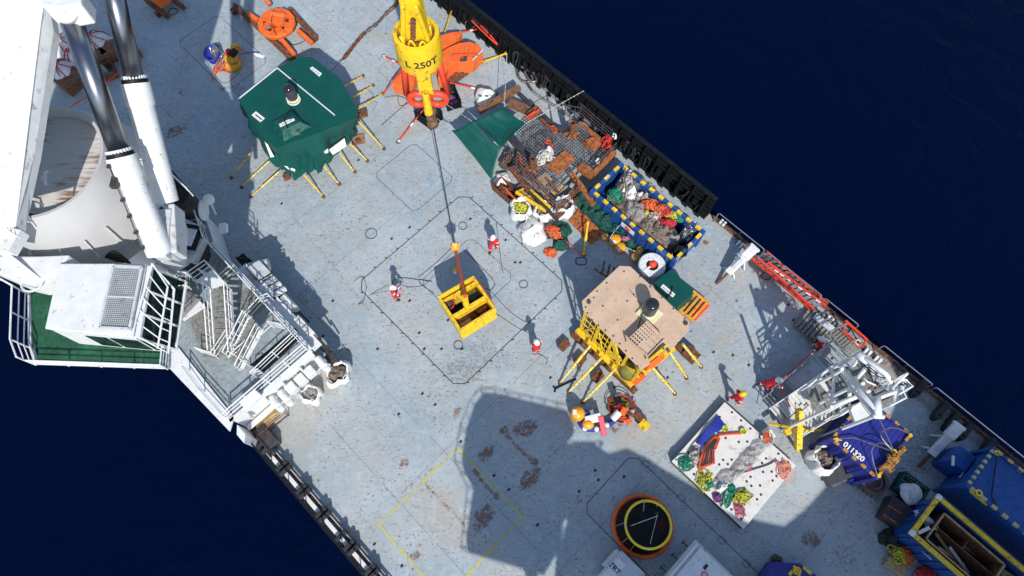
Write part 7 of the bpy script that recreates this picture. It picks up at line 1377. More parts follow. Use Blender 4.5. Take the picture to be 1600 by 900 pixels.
onp(ropepile(W(1100, 752, PT), .42, .58, .22, 10, .03, -20, 7, wild=.9).build('rope_heap', M['rope_ye']), 'yellow rope heap at the lower left edge', 'rope'); onp(ropepile(W(1108, 758, PT), .3, .2, .2, 8, .04, 0, 8).build('rope_heap', M['rope_gr']), 'green rope tuck beside the lower left yellow heap', 'rope')
onp(ropepile(W(1138, 772, PT), .28, .7, .24, 11, .03, -30, 9, wild=.9).build('rope_heap', M['rope_gr']), 'green rope bundle near the bottom corner', 'rope'); onp(ropepile(W(1158, 776, PT), .55, .38, .24, 10, .03, 30, 10, wild=.9).build('rope_heap', M['rope_ye']), 'yellow rope bundle near the bottom corner', 'rope'); onp(ropepile(W(1155, 795, PT), .3, .5, .2, 9, .028, 15, 12, wild=.9).build('rope_heap', M['rope_pk']), 'pink rope bundle closest to the bottom corner', 'rope')
onp(ropepile(W(1120, 777, PT), .25, .22, .2, 8, .04, 0, 14).build('rope_heap', M['rope_pu']), 'small purple grey rope heap left of the green bundle', 'rope')
onp(ropepile(W(1225, 733, PT), .34, .5, .18, 9, .03, 10, 15, wild=.9).build('rope_heap', mat('pale_orange_rope', (.7, .28, .2), .7, var=.3)), 'pale orange rope heap at the right corner', 'rope'); onp(ropepile(W(1171, 730, PT), .2, .25, .1, 6, .03, 0, 16).build('rope_heap', M['rope_pk']), 'small pink loop in the middle', 'rope')
for i, (px, py, rx, ry, h, rot, lb) in enumerate([(1190, 695, .95, .36, .18, 38, 'crumpled clear film toward the upper right edge'), (1163, 722, .95, .42, .18, 45, 'crumpled clear film in the middle'), (1136, 747, .85, .40, .16, 30, 'crumpled clear film toward the lower left edge')]): onp(heap(W(px, py, PT), rx, ry, h, rot, 60+i, 1.0, 4.5).build('plastic_film', M['plastic']), lb, 'plastic film')
onp(rope([W(1148, 742, PT+.05), W(1175, 734, PT+.03), W(1200, 726, PT+.03), W(1214, 718, PT+.05)], .03).build('wire', M['dark']), 'dark wire running to the right corner', 'wire')
onp(rope([W(1065, 730, PT+.05), W(1078, 700, PT+.03), W(1098, 678, PT+.03), W(1125, 668, PT+.1)], .02).build('cord', M['rope_dk']), 'thin dark cord along the upper left', 'cord')
onp(heap(W(1128, 762, PT), .3, .2, .25, 30, 71, 1, 5).build('white_cloth', M['canvas']), 'white cloth scrap above the green bundle', 'cloth'); onp(heap(W(1086, 712, PT), .3, .5, .2, -20, 72, 1, 5).build('grey_cloth', M['sackgrey']), 'grey cloth strip beside the turquoise heap', 'cloth')
mb = MB(FR(W(1200, 682, .6), 30)); mb.box((0, 0, 0), (.7, .4, .06)); t_ = mb.build('white_tray', M['label']); tag(t_, 'small white tray with orange cord beyond the upper right edge of the plate', 'tray'); tag(ropepile(W(1198, 684, .66), .2, .25, .12, 8, .03, 0, 17).build('rope_heap', M['rope_or']), 'orange cord on the small white tray', 'rope')
# ------------------------------------------------------------------ INSTRUMENT BUNDLES
t = thing('float_bundle', 'yellow floats tied to blue hose, white straps and a red tube below the struts', 'instrument', W(920, 655, 0))
mb = MB(); mb.lathe(W(901, 650, 0), [(.3, .1), (.38, .4), (.38, .75), (.25, .98), (.01, 1.0)], 20); mb.build('large_float', M['amber'], t, smooth=True); mb = MB(); mb.ball(W(919, 663, .6), .27, n=16, m=10, sx=1.15); mb.build('small_float', M['amber'], t, smooth=True)
mb = MB(FR(W(898, 644, 1.02), 0)); mb.box((0, 0, 0), (.2, .26, .015)); mb.build('sticker', M['label'], t)
mb = MB(); mb.tube(smooth_path([W(905, 658, .3), W(912, 668, .3), W(925, 671, .3), W(940, 668, .3), W(956, 660, .3), W(962, 652, .3)], 5), .14); mb.ball(W(915, 646, .5), .26, sy=.8); mb.build('blue_hose', M['strapblue'], t, smooth=True)
mb = MB(); mb.beam(W(914, 654, .8), W(938, 648, .9), .2, .1); mb.beam(W(914, 659, .7), W(937, 655, .8), .25, .1)
for q in ((914, 669), (932, 670), (948, 664)): mb.ball(W(*q, .35), .15, sz=.9)
mb.build('white_strap', M['label'], t, bevel=.02); mb = MB(); mb.beam(W(938, 650, .9), W(944, 680, .5), .28, .2); mb.tube([W(938, 650, .9), W(930, 648, .7)], .05); mb.build('red_tube', mat('crimson', (.65, .02, .06), .5), t, bevel=.03)
t = thing('valve_bundle', 'tangle of red hoses and brass valves with white cylinder below the yellow module', 'equipment', W(968, 640, 0))
ropepile(W(968, 637, .05), .7, .65, .6, 18, .035, 0, 31, wild=.3, hollow=.4).build('brass_chain', mat('brass_green', (.3, .24, .06), .5, var=.5, sc=9), t); mb = MB(); coil(W(970, 638, .3), .68, .022, 2, .3, 4, .12, mb=mb); ropepile(W(966, 638, .3), .35, .3, .5, 8, .05, 0, 33, mb=mb); mb.build('red_hose', M['red'], t)
mb = MB(); mb.cyl(W(957, 655, .5), W(968, 643, .7), .2, n=16); mb.ball(W(964, 619, .6), .1); mb.ball(W(988, 643, .4), .14); mb.build('white_cylinder', M['white'], t, bevel=.03); mb = MB(); mb.box(W(966, 626, .8), (.35, .4, .3), 20); mb.build('black_valve', M['black'], t, bevel=.03); mb = MB(); mb.box(W(974, 643, .7), (.3, .4, .25), -30); mb.box(W(971, 655, .3), (.5, .3, .2), -10); mb.box(W(983, 659, .3), (.25, .25, .25), 20); mb.build('orange_block', M['orange'], t, bevel=.02)
mb = MB(); mb.beam(W(985, 634, .2), W(993, 626, .3), .08, .08); mb.build('handle', M['rust'], t)
# ------------------------------------------------------------------ ROUND TANK
t = thing('round_tank', 'round black buoy tank with orange base ring and yellow top ring', 'tank', W(1003, 822, 0)); pc = W(1003, 822, 0); 
mb = MB(); mb.torus(pc+Vector((0, 0, .2)), 1.42, .12, 56, 10); mb.build('base_ring', M['orange'], t, smooth=True); pt_ = Vector((pc.x, pc.y, 0))
mb = MB(); mb.lathe(pt_, [(1.32, .25), (1.32, .3), (1.1, .55), (1.08, 1.6)], 48); mb.lathe(pt_, [(1.07, 1.45), (.01, 1.47)], 48); mb.build('shell', mat('black_shell', (.006, .0055, .006), .6, spec=.2, var=.5, dirt_or_shade=(.06, .008, .01), damt=.42, dsc=.8), t, smooth=False)
mb = MB(); mb.torus(pt_+Vector((0, 0, 1.7)), 1.08, .06, 56, 8); mb.build('top_ring', M['brightyellow'], t, smooth=True)
mb = MB()
for k in (10, 175, 210, 232): a_ = math.radians(k); mb.tube([pt_+Vector((1.09*math.cos(a_), 1.09*math.sin(a_), 1.7)), pt_+Vector((1.38*math.cos(a_+.1), 1.38*math.sin(a_+.1), .35))], .009)
for k in (100, 350, 265, 185): a_ = math.radians(k); mb.box(pt_+Vector((1.09*math.cos(a_), 1.09*math.sin(a_), 1.74)), (.08, .12, .1))
mb.tube([W(984, 822, 1.7), W(1028, 806, 1.7)], .018); mb.tube([W(1028, 800, 1.7), W(1016, 850, 1.7)], .014); mb.tube(smooth_path([W(1007, 785, 1.7), W(1006, 803, 1.55), W(1018, 808, 1.55), W(1026, 800, 1.6)], 5), .02); mb.torus(W(991, 828, 1.52), .13, .03, 16, 5); mb.torus(W(1021, 806, 1.55), .16, .03, 16, 5); mb.torus(W(1025, 798, 1.4), .13, .03, 16, 5, 'X'); mb.build('cord', M['rope_wh'], t)
mb = MB(); mb.box(W(1008, 819, 1.52), (.18, .14, .08), 20); mb.tube([W(1027, 786, 1.6), W(1024, 806, 1.5)], .03); mb.build('fitting', M['label'], t); ropepile(W(1028, 836, 1.5), .12, .1, .06, 6, .02, 0, 4).build('yellow_knot', M['rope_ye'], t)
# ------------------------------------------------------------------ BOTTOM OBJECTS
t = thing('lettered_case', 'grey white ribbed case with black letters FRT, cut off by the bottom edge', 'case', W(965, 890, 0)); F = FR(W(968, 898, 0), -45); mb = MB(F); mb.box((0, 0, .5), (1.5, 1.6, 1.0)); mb.build('body', M['white_grey'], t, bevel=.03); mb = MB(F)
for k in range(9): mb.tube([(-.8, -.7+k*.17, .98), (-.62, -.7+k*.17, 1.03), (-.6, -.7+k*.17, .8)], .04)
mb.box((-.85, .2, .5), (.2, 1.0, .8)); mb.build('hinge_ribs', M['white_dirty'], t, bevel=.02); mb = MB(F); mb.box((-.45, -.2, 1.01), (.5, 1.3, .03)); mb.build('label_plate', M['label'], t)
text('FRT', .36, plane_fr(W(962, 886, 1.04), W(972, 878, 1)-W(955, 896, 1)+Vector((0, 0, 0)), W(955, 880, 1)-W(966, 890, 1)), M['print'], t) if 0 else text('FRT', .34, plane_fr(W(961, 889, 1.032), A(-.0, 0, 0)+(W(972, 900, 1)-W(955, 882, 1)), (W(975, 882, 1)-W(960, 898, 1))), M['print'], t, bold=.008)
wb = thing('white_container', 'white lidded container with stepped edge and small vents, bottom centre', 'container', W(1095, 880, 0)); q0 = ab(W(1087, 843, 1.6)); a0_, b1_ = q0
def wbx(name, a0, a1, b0, b1, z0, z1, m='white', bev=.03): mb = MB(AF); mb.box(((a0+a1)/2, (b0+b1)/2, (z0+z1)/2), (a1-a0, b1-b0, z1-z0)); return mb.build(name, M[m], wb, bevel=bev)
wbx('body', a0_+.15, a0_+3.4, b1_-3.6, b1_-.12, 0, 1.5, 'white_grey'); wbx('lid', a0_, a0_+3.5, b1_-3.7, b1_, 1.38, 1.6, 'white_grey'); wbx('lid_step', a0_+.12, a0_+.24, b1_-3.6, b1_-.1, 1.6, 1.68, 'white'); wbx('lid_step', a0_+.36, a0_+3.3, b1_-3.4, b1_-.12, 1.6, 1.7, 'white')
for (a_, b_) in ((1.0, -.75), (2.0, -.75)): wbx('vent', a0_+a_, a0_+a_+.14, b1_+b_, b1_+b_+.26, 1.7, 1.72, 'print', 0); 
mb = MB(AF)
for k in range(4): mb.box((a0_-.12, b1_-.4-k*.8, 1.0), (.3, .06, .06)); mb.box((a0_-.26, b1_-.4-k*.8, 1.0), (.05, .2, .2))
mb.build('latch', M['dgrey'], wb); mb = MB(); mb.torus(W(1101, 899, 1.72), .14, .025, 16, 5); mb.build('red_ring', M['redor'], wb)
t = thing('small_blue_container', 'blue container top with yellow corner chain cut off by the bottom edge', 'container', W(1235, 895, 0)); mb = MB(); mb.prism([(W(x_, y_, 1.3).x, W(x_, y_, 1.3).y) for x_, y_ in [(1195, 902), (1212, 878), (1250, 880), (1275, 898), (1300, 960), (1180, 960)]], .05, 1.3); mb.build('body', M['navy'], t, bevel=.04)
mb = MB(); mb.tube([W(1240, 884, 1.4), W(1247, 893, 1.45), W(1250, 902, 1.4)], .06); mb.beam(W(1233, 898, 1.32), W(1243, 888, 1.32), .14, .05); mb.beam(W(1255, 886, 1.32), W(1268, 897, 1.32), .14, .05); mb.torus(W(1246, 892, 1.45), .14, .05, 14, 6); mb.build('yellow_chain', M['yellow_worn'], t)
tag(ropepile(W(1213, 874, .05), .3, .22, .25, 8, .04, 0, 5).build('rope_heap', M['rope_br']), 'small brown rope heap touching the small blue container', 'rope')
# ------------------------------------------------------------------ RIGHT HAND CONTAINERS
bgc = thing('large_blue_container', 'large closed bright blue container with yellow dashed edges at the right', 'container', A(16, 18.9, 0))
qa = ab(W(1553, 705, 2.7)); qb = ab(W(1513, 757, 2.7)); a0_ = min(qa[0], qb[0]); b0_, b1_ = qb[1]-.05, qa[1]+.1
C = [Vector((*A(a0_, b0_).xy, 2.7)), Vector((*A(a0_+6.1, b0_).xy, 2.7)), Vector((*A(a0_+6.1, b1_).xy, 2.7)), Vector((*A(a0_, b1_).xy, 2.7))]
mb = MB(AF); mb.box((a0_+3.05, (b0_+b1_)/2, 1.3), (6.0, b1_-b0_-.1, 2.6)); mb.build('body', M['contblue'], bgc)
mb = MB(AF); mb.box((a0_+3.05, (b0_+b1_)/2, 2.64), (5.85, b1_-b0_-.2, .05)); mb.build('roof', M['contblue'], bgc); mb = MB(); beamring(mb, C, .15, .12)
for c_ in C: mb.beam(Vector((c_.x, c_.y, 0)), c_+Vector((0, 0, .07)), .2, .2)
mb.build('frame', M['contblue'], bgc, bevel=.02); striped_frame(bgc, C, .15, (11, 7), 'straw')
text('TARE', .2, plane_fr(A(a0_-.02, b0_+.9, 1.5), A(0, -1, 0), (0, 0, 1)), M['printw'], bgc, ext=.01)
mb = MB(AF); mb.tube([(a0_+.15, b1_-.2, 2.85), (a0_+1.0, b0_+.3, 2.8), (a0_+1.4, b0_+.1, 2.75)], .035); mb.tube([(a0_+.15, b1_-.2, 2.85), (a0_+2.6, b1_-.1, 2.9)], .03); mb.build('wire', M['black'], bgc); mb = MB(AF); mb.torus((a0_+.15, b1_-.15, 2.85), .1, .04, 14, 6); mb.torus((a0_+.5, b0_, 2.85), .12, .045, 14, 6); mb.box((a0_+.7, b0_-.1, 2.6), (.9, .1, .05)); mb.build('yellow_hook', M['yellow_worn'], bgc)
nb_ = ab(W(1530, 716, 1.0)); mb = MB(AF); mb.box((a0_-.45, b1_-.9, .85), (.85, 1.0, 1.7)); mb.build('end_cabinet', M['contblue'], bgc, bevel=.02); mb = MB(AF); mb.box((a0_-.75, b1_-1.35, 1.72), (.12, .5, .06), 30); mb.build('cabinet_latch', M['label'], bgc)
opc = thing('timber_container', 'open top container with yellow rim holding broken wooden boxes, lower right', 'container', W(1500, 840, 0)); qa = ab(W(1467, 778, 2.2)); qb = ab(W(1424, 832, 2.2)); a0_ = (qa[0]+qb[0])/2; b0_, b1_ = qb[1], qa[1]; L_ = 6.1; Z_ = 2.2
C = [Vector((*A(a0_, b0_).xy, Z_)), Vector((*A(a0_+L_, b0_).xy, Z_)), Vector((*A(a0_+L_, b1_).xy, Z_)), Vector((*A(a0_, b1_).xy, Z_))]; bm_ = (b0_+b1_)/2
mb = MB(AF); mb.box((a0_+L_/2, b0_+.04, 1.08), (L_-.1, .08, 2.1)); mb.box((a0_+L_/2, b1_-.04, 1.08), (L_-.1, .08, 2.1)); mb.box((a0_+.04, bm_, 1.08), (.08, b1_-b0_-.2, 2.1)); mb.box((a0_+L_-.04, bm_, 1.08), (.08, b1_-b0_-.2, 2.1)); mb.box((a0_+L_/2, bm_, .12), (L_-.2, b1_-b0_-.2, .1))
for k in range(12): mb.box((a0_+.3+k*.5, b0_-.03, 1.0), (.14, .08, 1.9))
for k in range(4): mb.box((a0_-.03, b0_+.4+k*.5, 1.0), (.08, .14, 1.9))
mb.build('wall', M['contblue'], opc); mb = MB(); beamring(mb, C, .2, .16); mb.build('rim', M['yellow'], opc, bevel=.02); mb = MB()
for c_ in C: mb.box(c_+Vector((0, 0, .03)), (.24, .24, .2), 45)
mb.build('corner_casting', M['label'], opc, bevel=.02)
text('UNTEC', .16, plane_fr(A(a0_+1.3, b0_-.08, 1.5), A(1, 0, 0), (0, 0, 1)), M['printw'], opc, ext=.01)
wc = thing('broken_timber_box', 'large broken brown plywood box inside the yellow rimmed container', 'box', A(a0_+2.3, bm_, .2))
def wbeam(a_, b_, c_, d_, z0, z1, m='woodbrown', th=.05, name='side'): mb = MB(AF); mb.beam((a_, b_, (z0+z1)/2), (c_, d_, (z0+z1)/2), th, z1-z0); return mb.build(name, M[m], wc)
x0, x1, y0, y1 = a0_+.7, a0_+3.9, b0_+.35, b1_-.3
wbeam(x0, y0, x1, y0, .3, 1.9); wbeam(x0, y1, x1, y1, .3, 1.9); wbeam(x0, y0, x0, y1, .3, 1.9); wbeam(x1, y0, x1, y1, .3, 1.8); wbeam(x0, bm_+.2, x1, bm_+.2, .3, 1.6); wbeam(x0+1.6, bm_+.2, x0+1.6, y1, .3, 1.6)
for p_, q_ in (((x0, y0), (x1, y0)), ((x0, y1), (x1, y1)), ((x0, y0), (x0, y1)), ((x1, y0), (x1, y1))): wbeam(*p_, *q_, 1.9, 1.97, 'timber', .09, 'top_batten')
for i, (u, v, du, dv, z_) in enumerate([(.9, .4, 1.5, .35, 1.2), (1.2, .7, 1.4, -.2, 1.4), (.5, .9, 1.8, -.3, 1.1), (1.7, 1.4, .9, .2, 1.0)]): mb = MB(AF); mb.beam((x0+u, y0+v, z_), (x0+u+du, y0+v+dv, z_-.4), .14, .05); mb.build('loose_plank', M['galv'] if i % 2 else M['timber'], wc)
for i, (u, v, lb) in enumerate([(4.35, .75, 'nearer the left wall'), (4.5, 1.65, 'nearer the blue container')]): mb = MB(AF); mb.box((a0_+u+.3, b0_+v, 1.0), (1.2, .8, 1.1), i*8); tag(mb.build('cardboard_box', M['wood'], bevel=.02), 'brown cardboard box in the lower end of the timber container, '+lb, 'box')
tag(ropepile(A(a0_+.42, bm_+.2, 1.3), .22, .7, .4, 10, .05, 45, 3).build('strip_heap', M['printw']), 'white plastic strips in the upper end of the timber container', 'scrap'); mb = MB(AF); mb.beam((a0_+.3, b0_+.3, 1.9), (a0_+.55, b0_+.9, 1.9), .16, .1); tag(mb.build('lamp_tube', M['label']), 'short white bar in the left end of the timber container', 'bar')
mesh_crate(1415, 765, 1.3, .95, .7, -40, 'green grey crate of chain under a white cloth, upper one by the containers', 'steel', fr_='net'); tag(heap(W(1424, 772, .7), .55, .5, .25, -30, 77, .8, 3).build('white_cloth', M['canvas']), 'white cloth folded over the chain crate', 'cloth')
t = crate('black_crate', 1396, 806, 0, 1.5, 1.2, .8, -35, 'dark', 'dark crate with orange lashings beside the timber container', open_=False); mb = MB(); mb.tube([W(1380, 803, .85), W(1400, 817, .85)], .03); mb.tube([W(1388, 790, .85), W(1408, 802, .85)], .03); mb.build('orange_lashing', M['rope_or'], t)
tag(heap(W(1388, 838, 0), .6, .45, .5, 20, 78, .9, 4).build('black_bag', M['rubber']), 'black bag and netting below the lashed dark crate', 'bag'); tag(heap(W(1410, 790, 0), .5, .5, .5, 20, 79, .9, 4).build('black_sack', M['rubber']), 'black sack between the two crates', 'sack')
tag(ropepile(W(1412, 868, .3), .42, .55, .4, 16, .045, 20, 41).build('rope_heap', M['rope_or']), 'orange rope heap left of the timber container', 'rope'); tag(ropepile(W(1405, 868, .4), .4, .5, .3, 10, .04, 20, 42).build('rope_heap', M['rope_ye']), 'yellow green rope mixed into the orange heap', 'rope'); tag(ropepile(W(1446, 896, .2), .75, .35, .4, 18, .045, 0, 43).build('rope_heap', M['rope_rd']), 'red rope heap at the bottom edge by the timber container', 'rope'); mb = MB(FR(W(1398, 885, .2), -35)); mb.box((0, 0, 0), (.9, .5, .3)); tag(mb.build('wooden_block', M['timber'], bevel=.02), 'pale wooden block under the orange rope heap', 'block')
# pallet beside the deckhouse
t = thing('timber_pallet', 'small pale timber pallet below the deckhouse vents', 'pallet', W(425, 652, 0))
for k in range(6): mb = MB(FR(W(412, 650, .5), 42)); mb.box((0, -.5+k*.2, 0), (1.3, .15, .05)); mb.build('board', M['timber'], t)
mb = MB(FR(W(412, 650, .4), 42)); mb.box((-.5, 0, 0), (.1, 1.1, .12)); mb.box((.5, 0, 0), (.1, 1.1, .12)); mb.build('bearer', M['woodbrown'], t)
t = thing('pallet_cage', 'dark wire cage frame beneath the timber pallet', 'cage', W(425, 655, 0)); mb = MB(); F = FR(W(420, 652, 0), 42)
for z_ in (.1, .7): mb.tube([F((x_, y_, z_)) for x_, y_ in ((-.85, -.65), (.85, -.65), (.85, .65), (-.85, .65), (-.85, -.65))], .025)
for x_, y_ in ((-.85, -.65), (.85, -.65), (.85, .65), (-.85, .65)): mb.tube([F((x_, y_, 0)), F((x_, y_, .7))], .025)
mb.build('frame', M['rust'], t)
t = thing('edge_fairlead', 'dark steel fairlead box where the deckhouse meets the port gunwale', 'fairlead', W(408, 672, 0)); mb = MB(AF); mb.box((-13.0, -4.9, .3), (1.3, .7, .7)); mb.box((-12.3, -5.2, .2), (.5, .4, .5)); mb.build('housing', M['dark'], t, bevel=.04)
# ================================================================== PEOPLE
def skin_mesh(name, J, E, m, par, lv=2, root=0):
    me = bpy.data.meshes.new(name); names = list(J); me.from_pydata([J[k][:3] for k in names], [(names.index(a), names.index(b)) for a, b in E], []); o = bpy.data.objects.new(name, me); link(o)
    bm = bmesh.new(); bm.from_mesh(me); ly = bm.verts.layers.skin.verify(); bm.verts.ensure_lookup_table()
    for i, k in enumerate(names): r_ = J[k][3]; bm.verts[i][ly].radius = (r_, r_ if len(J[k]) < 5 else J[k][4]); bm.verts[i][ly].use_root = (i == root)
    bm.to_mesh(me); bm.free(); me.materials.append(m); s_ = o.modifiers.new('skin', 'SKIN'); s_.use_smooth_shade = True; u = o.modifiers.new('sub', 'SUBSURF'); u.levels = lv; u.render_levels = lv; o.parent = par; return o
def person(px, py, face, label, pose='rope', helmet='helmet', lean=0.0):
    "face: world heading in degrees the chest points to; local +Y is forward"
    p = W(px, py, 0); t = thing('person', label, 'person', p); t.rotation_euler = (0, 0, math.radians(face-90)); ROOT[t.name] = (p, math.radians(face-90))
    hip, sh, hd, kn = .92, 1.44, 1.62, .5
    fy = dict(stand=0, rope=.05, walk=.05, bend=.32, crouch=.28)[pose]; 
    if pose == 'crouch': hip, sh, hd, kn = .42, .86, 1.02, .5
    if pose == 'bend': sh, hd = 1.36, 1.5
    lf = (.0, .16) if pose in ('walk', 'bend') else (0, .02); J = {}
    J['pel'] = (0, 0, hip, .15, .11); J['waist'] = (0, fy*.4, hip+.2, .14, .11); J['chest'] = (0, fy*.8, sh-.14, .17, .12); J['neck'] = (0, fy+.01, sh+.04, .06); J['head0'] = (0, fy+.03, hd, .085, .1); J['head1'] = (0, fy+.03, hd+.13, .075, .09)
    E = [('pel', 'waist'), ('waist', 'chest'), ('chest', 'neck'), ('neck', 'head0'), ('head0', 'head1')]
    hands = dict(rope=[(-.2, .42, 1.02), (.12, .5, 1.12)], stand=[(-.3, .08, .78), (.3, .12, .8)], walk=[(-.28, .3, .86), (.3, -.12, .82)], bend=[(-.2, .72, 1.0), (.25, .8, 1.1)], crouch=[(-.2, .5, .35), (.2, .55, .4)])[pose]
    for s_, nm in ((-1, 'l'), (1, 'r')):
        hx, hy, hz = hands[0 if s_ < 0 else 1]; ex, ey, ez = (s_*.27+hx)/2*1.15, (fy+hy)/2-.06, (sh+hz)/2-.07
        J['sh'+nm] = (s_*.19, fy*.95, sh-.03, .075); J['el'+nm] = (ex, ey, ez, .052); J['wr'+nm] = (hx, hy, hz, .034); d = (Vector((hx, hy, hz))-Vector((ex, ey, ez))).normalized(); pm = Vector((hx, hy, hz))+d*.07; J['pm'+nm] = (*pm, .036, .022)
        E += [('chest', 'sh'+nm), ('sh'+nm, 'el'+nm), ('el'+nm, 'wr'+nm), ('wr'+nm, 'pm'+nm)]; sd_ = d.orthogonal().normalized(); dn_ = Vector((0, 0, -1))
        for f in range(4):
            ln = (.07, .08, .075, .06)[f]; b_ = pm+sd_*((f-1.5)*.021)+d*.03; c_ = b_+d*ln*.5+dn_*.012; e_ = c_+dn_*ln*.45+d*ln*.15
            J['f%s%d' % (nm, f)] = (*b_, .0095); J['g%s%d' % (nm, f)] = (*c_, .0088); J['h%s%d' % (nm, f)] = (*e_, .0078); E += [('pm'+nm, 'f%s%d' % (nm, f)), ('f%s%d' % (nm, f), 'g%s%d' % (nm, f)), ('g%s%d' % (nm, f), 'h%s%d' % (nm, f))]
        tb_ = pm-sd_*.04*s_+d*.0; J['ta'+nm] = (*tb_, .012); J['tc'+nm] = (*(tb_+d*.04+dn_*.02), .0095); E += [('pm'+nm, 'ta'+nm), ('ta'+nm, 'tc'+nm)]
        ky = .06+(lf[1] if s_ > 0 else -lf[1]*.4); fy2 = lf[1]*1.5 if s_ > 0 else -lf[1]*1.2
        if pose == 'crouch': ky, fy2 = .34, .05
        J['hp'+nm] = (s_*.1, 0, hip-.05, .1); J['kn'+nm] = (s_*.13, ky, kn, .07); J['an'+nm] = (s_*.13, fy2, .1, .045); J['to'+nm] = (s_*.15, fy2+.17, .04, .04, .035)
        E += [('pel', 'hp'+nm), ('hp'+nm, 'kn'+nm), ('kn'+nm, 'an'+nm), ('an'+nm, 'to'+nm)]
    skin_mesh('body', J, E, M['skin'], t)
    K = {k: J[k] for k in ('pel', 'waist', 'chest')}; F2 = [('pel', 'waist'), ('waist', 'chest')]; K = {k: (*v[:3], v[3]+.022, v[4]+.025) for k, v in K.items()}; K['col'] = (0, fy+.0, sh+.02, .09); F2.append(('chest', 'col'))
    for nm in 'lr':
        for k, g in (('sh', .03), ('el', .026), ('wr', .022), ('hp', .03), ('kn', .03), ('an', .03)): v = J[k+nm]; K[k+nm] = (*v[:3], v[3]+g)
        v = J['wr'+nm]; e = Vector(J['el'+nm][:3]).lerp(Vector(v[:3]), .93); K['wr'+nm] = (*e, .054)
        F2 += [('chest', 'sh'+nm), ('sh'+nm, 'el'+nm), ('el'+nm, 'wr'+nm), ('pel', 'hp'+nm), ('hp'+nm, 'kn'+nm), ('kn'+nm, 'an'+nm)]
    cv = skin_mesh('coverall', K, F2, M['coverall'], t)
    MBt = MB(FR(p, face-90))
    for nm in 'lr':
        for a_, b_, q, r_ in (('kn', 'an', .45, .078), ('el', 'wr', .35, .072), ('sh', 'el', .45, .088)): u, v = Vector(J[a_+nm][:3]), Vector(J[b_+nm][:3]); d = (v-u).normalized(); c_ = u.lerp(v, q); MBt.cyl(c_-d*.025, c_+d*.025, r_+.012, n=14)
    MBt.build('reflective_band', M['band'], t)
    for nm, s_ in (('l', -1), ('r', 1)):
        v = J['to'+nm]; a_ = J['an'+nm]; mb = MB(FR(p, face-90)); mb.ball((a_[0], (v[1]+a_[1])/2+.02, .07), .1, .62, 1.5, .7, 12, 8); mb.cyl((a_[0], a_[1], .04), (a_[0], a_[1], .2), .07, n=12); mb.build('boot', M['boot'], t, smooth=True)
    mb = MB(FR(p, face-90)); hz = hd+.12; mb.lathe((0, fy+.03, hz-.03), [(.175, -.03), (.17, -.01), (.14, .0), (.138, .06), (.11, .125), (.06, .15), (.01, .155)], 22, .92, 1.12); mb.box((0, fy+.19, hz-.045), (.2, .1, .015)); hm = mb.build('helmet', M[helmet], t, smooth=True)
    mb = MB(FR(p, face-90)); mb.tube([(0, fy+.03+.13*math.cos(q)*1.0, hz+.02+.115*math.sin(q)) for q in [i*PI/8 for i in range(9)]], .014); mb.build('helmet_ridge', M[helmet], hm); mb = MB(FR(p, face-90))
    for s_ in (-1, 1): mb.ball((s_*.032, fy+.118, hd+.055), .011); mb.ball((s_*.088, fy+.02, hd+.04), .022, .5, 1, 1.4)
    mb.ball((0, fy+.132, hd+.02), .014, 1, 1.2, 1.6); mb.ball((0, fy+.122, hd-.035), .018, 1.6, .5, .4); mb.build('face_features', M['skin'], t, smooth=True); return t
person(619, 466, -10, 'worker in red coveralls and white helmet holding a line left of the yellow basket', 'rope')
person(772, 389, 250, 'worker in red coveralls and white helmet walking above the hanging basket', 'walk')
person(838, 551, 110, 'worker in red coveralls and white helmet steering the basket from its lower right', 'rope')
person(1143, 627, 20, 'worker in red coveralls with yellow helmet above the white perforated plate', 'walk', 'helmety')
person(1190, 605, 0, 'worker in red coveralls leaning onto the silver gangway rail', 'bend')
person(1279, 545, 140, 'worker in red coveralls crouching beside the grey slatted pallet', 'crouch')
mb = MB(); mb.tube([W(1200, 600, .05), W(1206, 620, .05)], .04); mb.beam(W(1205, 606, .1), W(1214, 622, .3), .08, .08); tag(mb.build('hand_tool', M['dark']), 'dark metal tool on deck beneath the worker leaning on the gangway', 'tool')
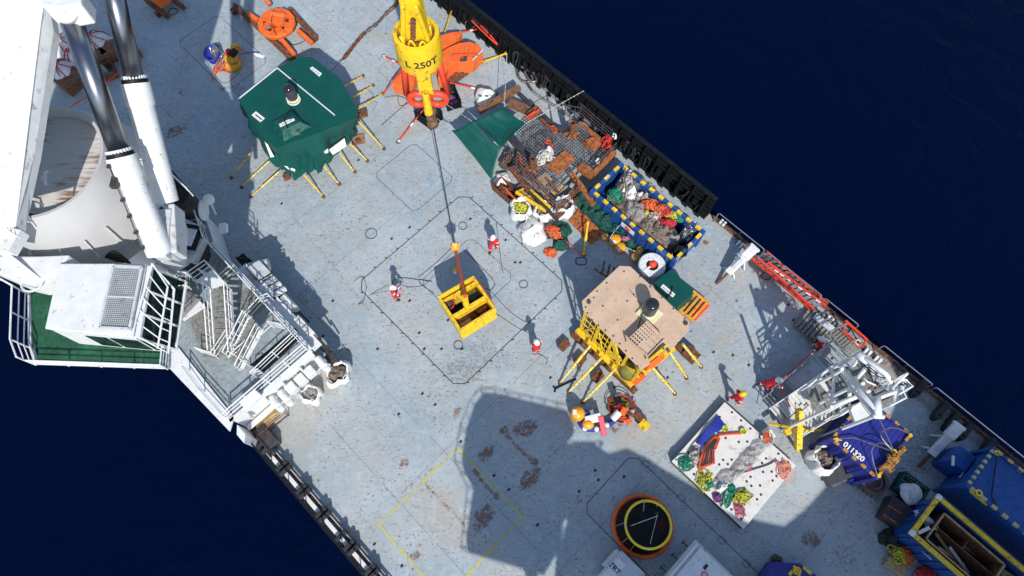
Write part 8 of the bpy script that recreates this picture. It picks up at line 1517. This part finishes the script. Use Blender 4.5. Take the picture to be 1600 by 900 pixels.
# ================================================================== every loose repeated piece becomes a part of its own
def explode(names):
    for o in list(scene.objects):
        if o.type != 'MESH' or o.parent is None or o.name.split('.')[0] not in names: continue
        me = o.data; nv = len(me.vertices); par = list(range(nv))
        def find(x):
            while par[x] != x: par[x] = par[par[x]]; x = par[x]
            return x
        for e in me.edges: a_, b_ = find(e.vertices[0]), find(e.vertices[1]); par[a_] = b_
        groups = {}
        for p in me.polygons: groups.setdefault(find(p.vertices[0]), []).append(p)
        if len(groups) < 2 or len(groups) > 60: continue
        base = o.name.split('.')[0]; gl = list(groups.values()); co = [v.co.copy() for v in me.vertices]; kids = list(o.children)
        for k, polys in enumerate(gl):
            ids = sorted({i for p in polys for i in p.vertices}); mp = {v: n_ for n_, v in enumerate(ids)}
            m2 = bpy.data.meshes.new(base); m2.from_pydata([co[i] for i in ids], [], [tuple(mp[i] for i in p.vertices) for p in polys])
            for m_ in me.materials: m2.materials.append(m_)
            if polys[0].use_smooth:
                for p in m2.polygons: p.use_smooth = True
            if k == 0: first = m2; continue
            n2 = bpy.data.objects.new(base, m2); link(n2); n2.parent = o.parent
            for md in o.modifiers:
                if md.type == 'BEVEL': q = n2.modifiers.new('bevel', 'BEVEL'); q.width = md.width; q.segments = 2; q.limit_method = 'ANGLE'
        o.data = first
explode({'warning_stripe', 'landing_bars', 'white_tape', 'fork_pocket', 'hanging_fender', 'support_beam', 'skid_end', 'rusty_skid', 'orange_bumper', 'orange_block', 'shackle', 'white_strap', 'chrome_clamp', 'slot',
         'timber_block', 'beam_foot', 'lid_step', 'rusty_clamp', 'latch', 'door_bar', 'cross_bar', 'bearer', 'side_rail', 'handrail', 'side_beam', 'reflective_band', 'corner_casting', 'corner_post', 'clip', 'plate_cap',
         'web_plate', 'coaming', 'orange_lashing', 'yellow_hook', 'hydraulic_hose', 'spoke', 'stiffener', 'turnbuckle', 'red_panel', 'windscreen_guard', 'heel_plate', 'gland_bolt', 'ring_bolt', 'seam_tape', 'vent', 'lifting_shackle', 'black_cap', 'white_serving', 'white_cylinder'})
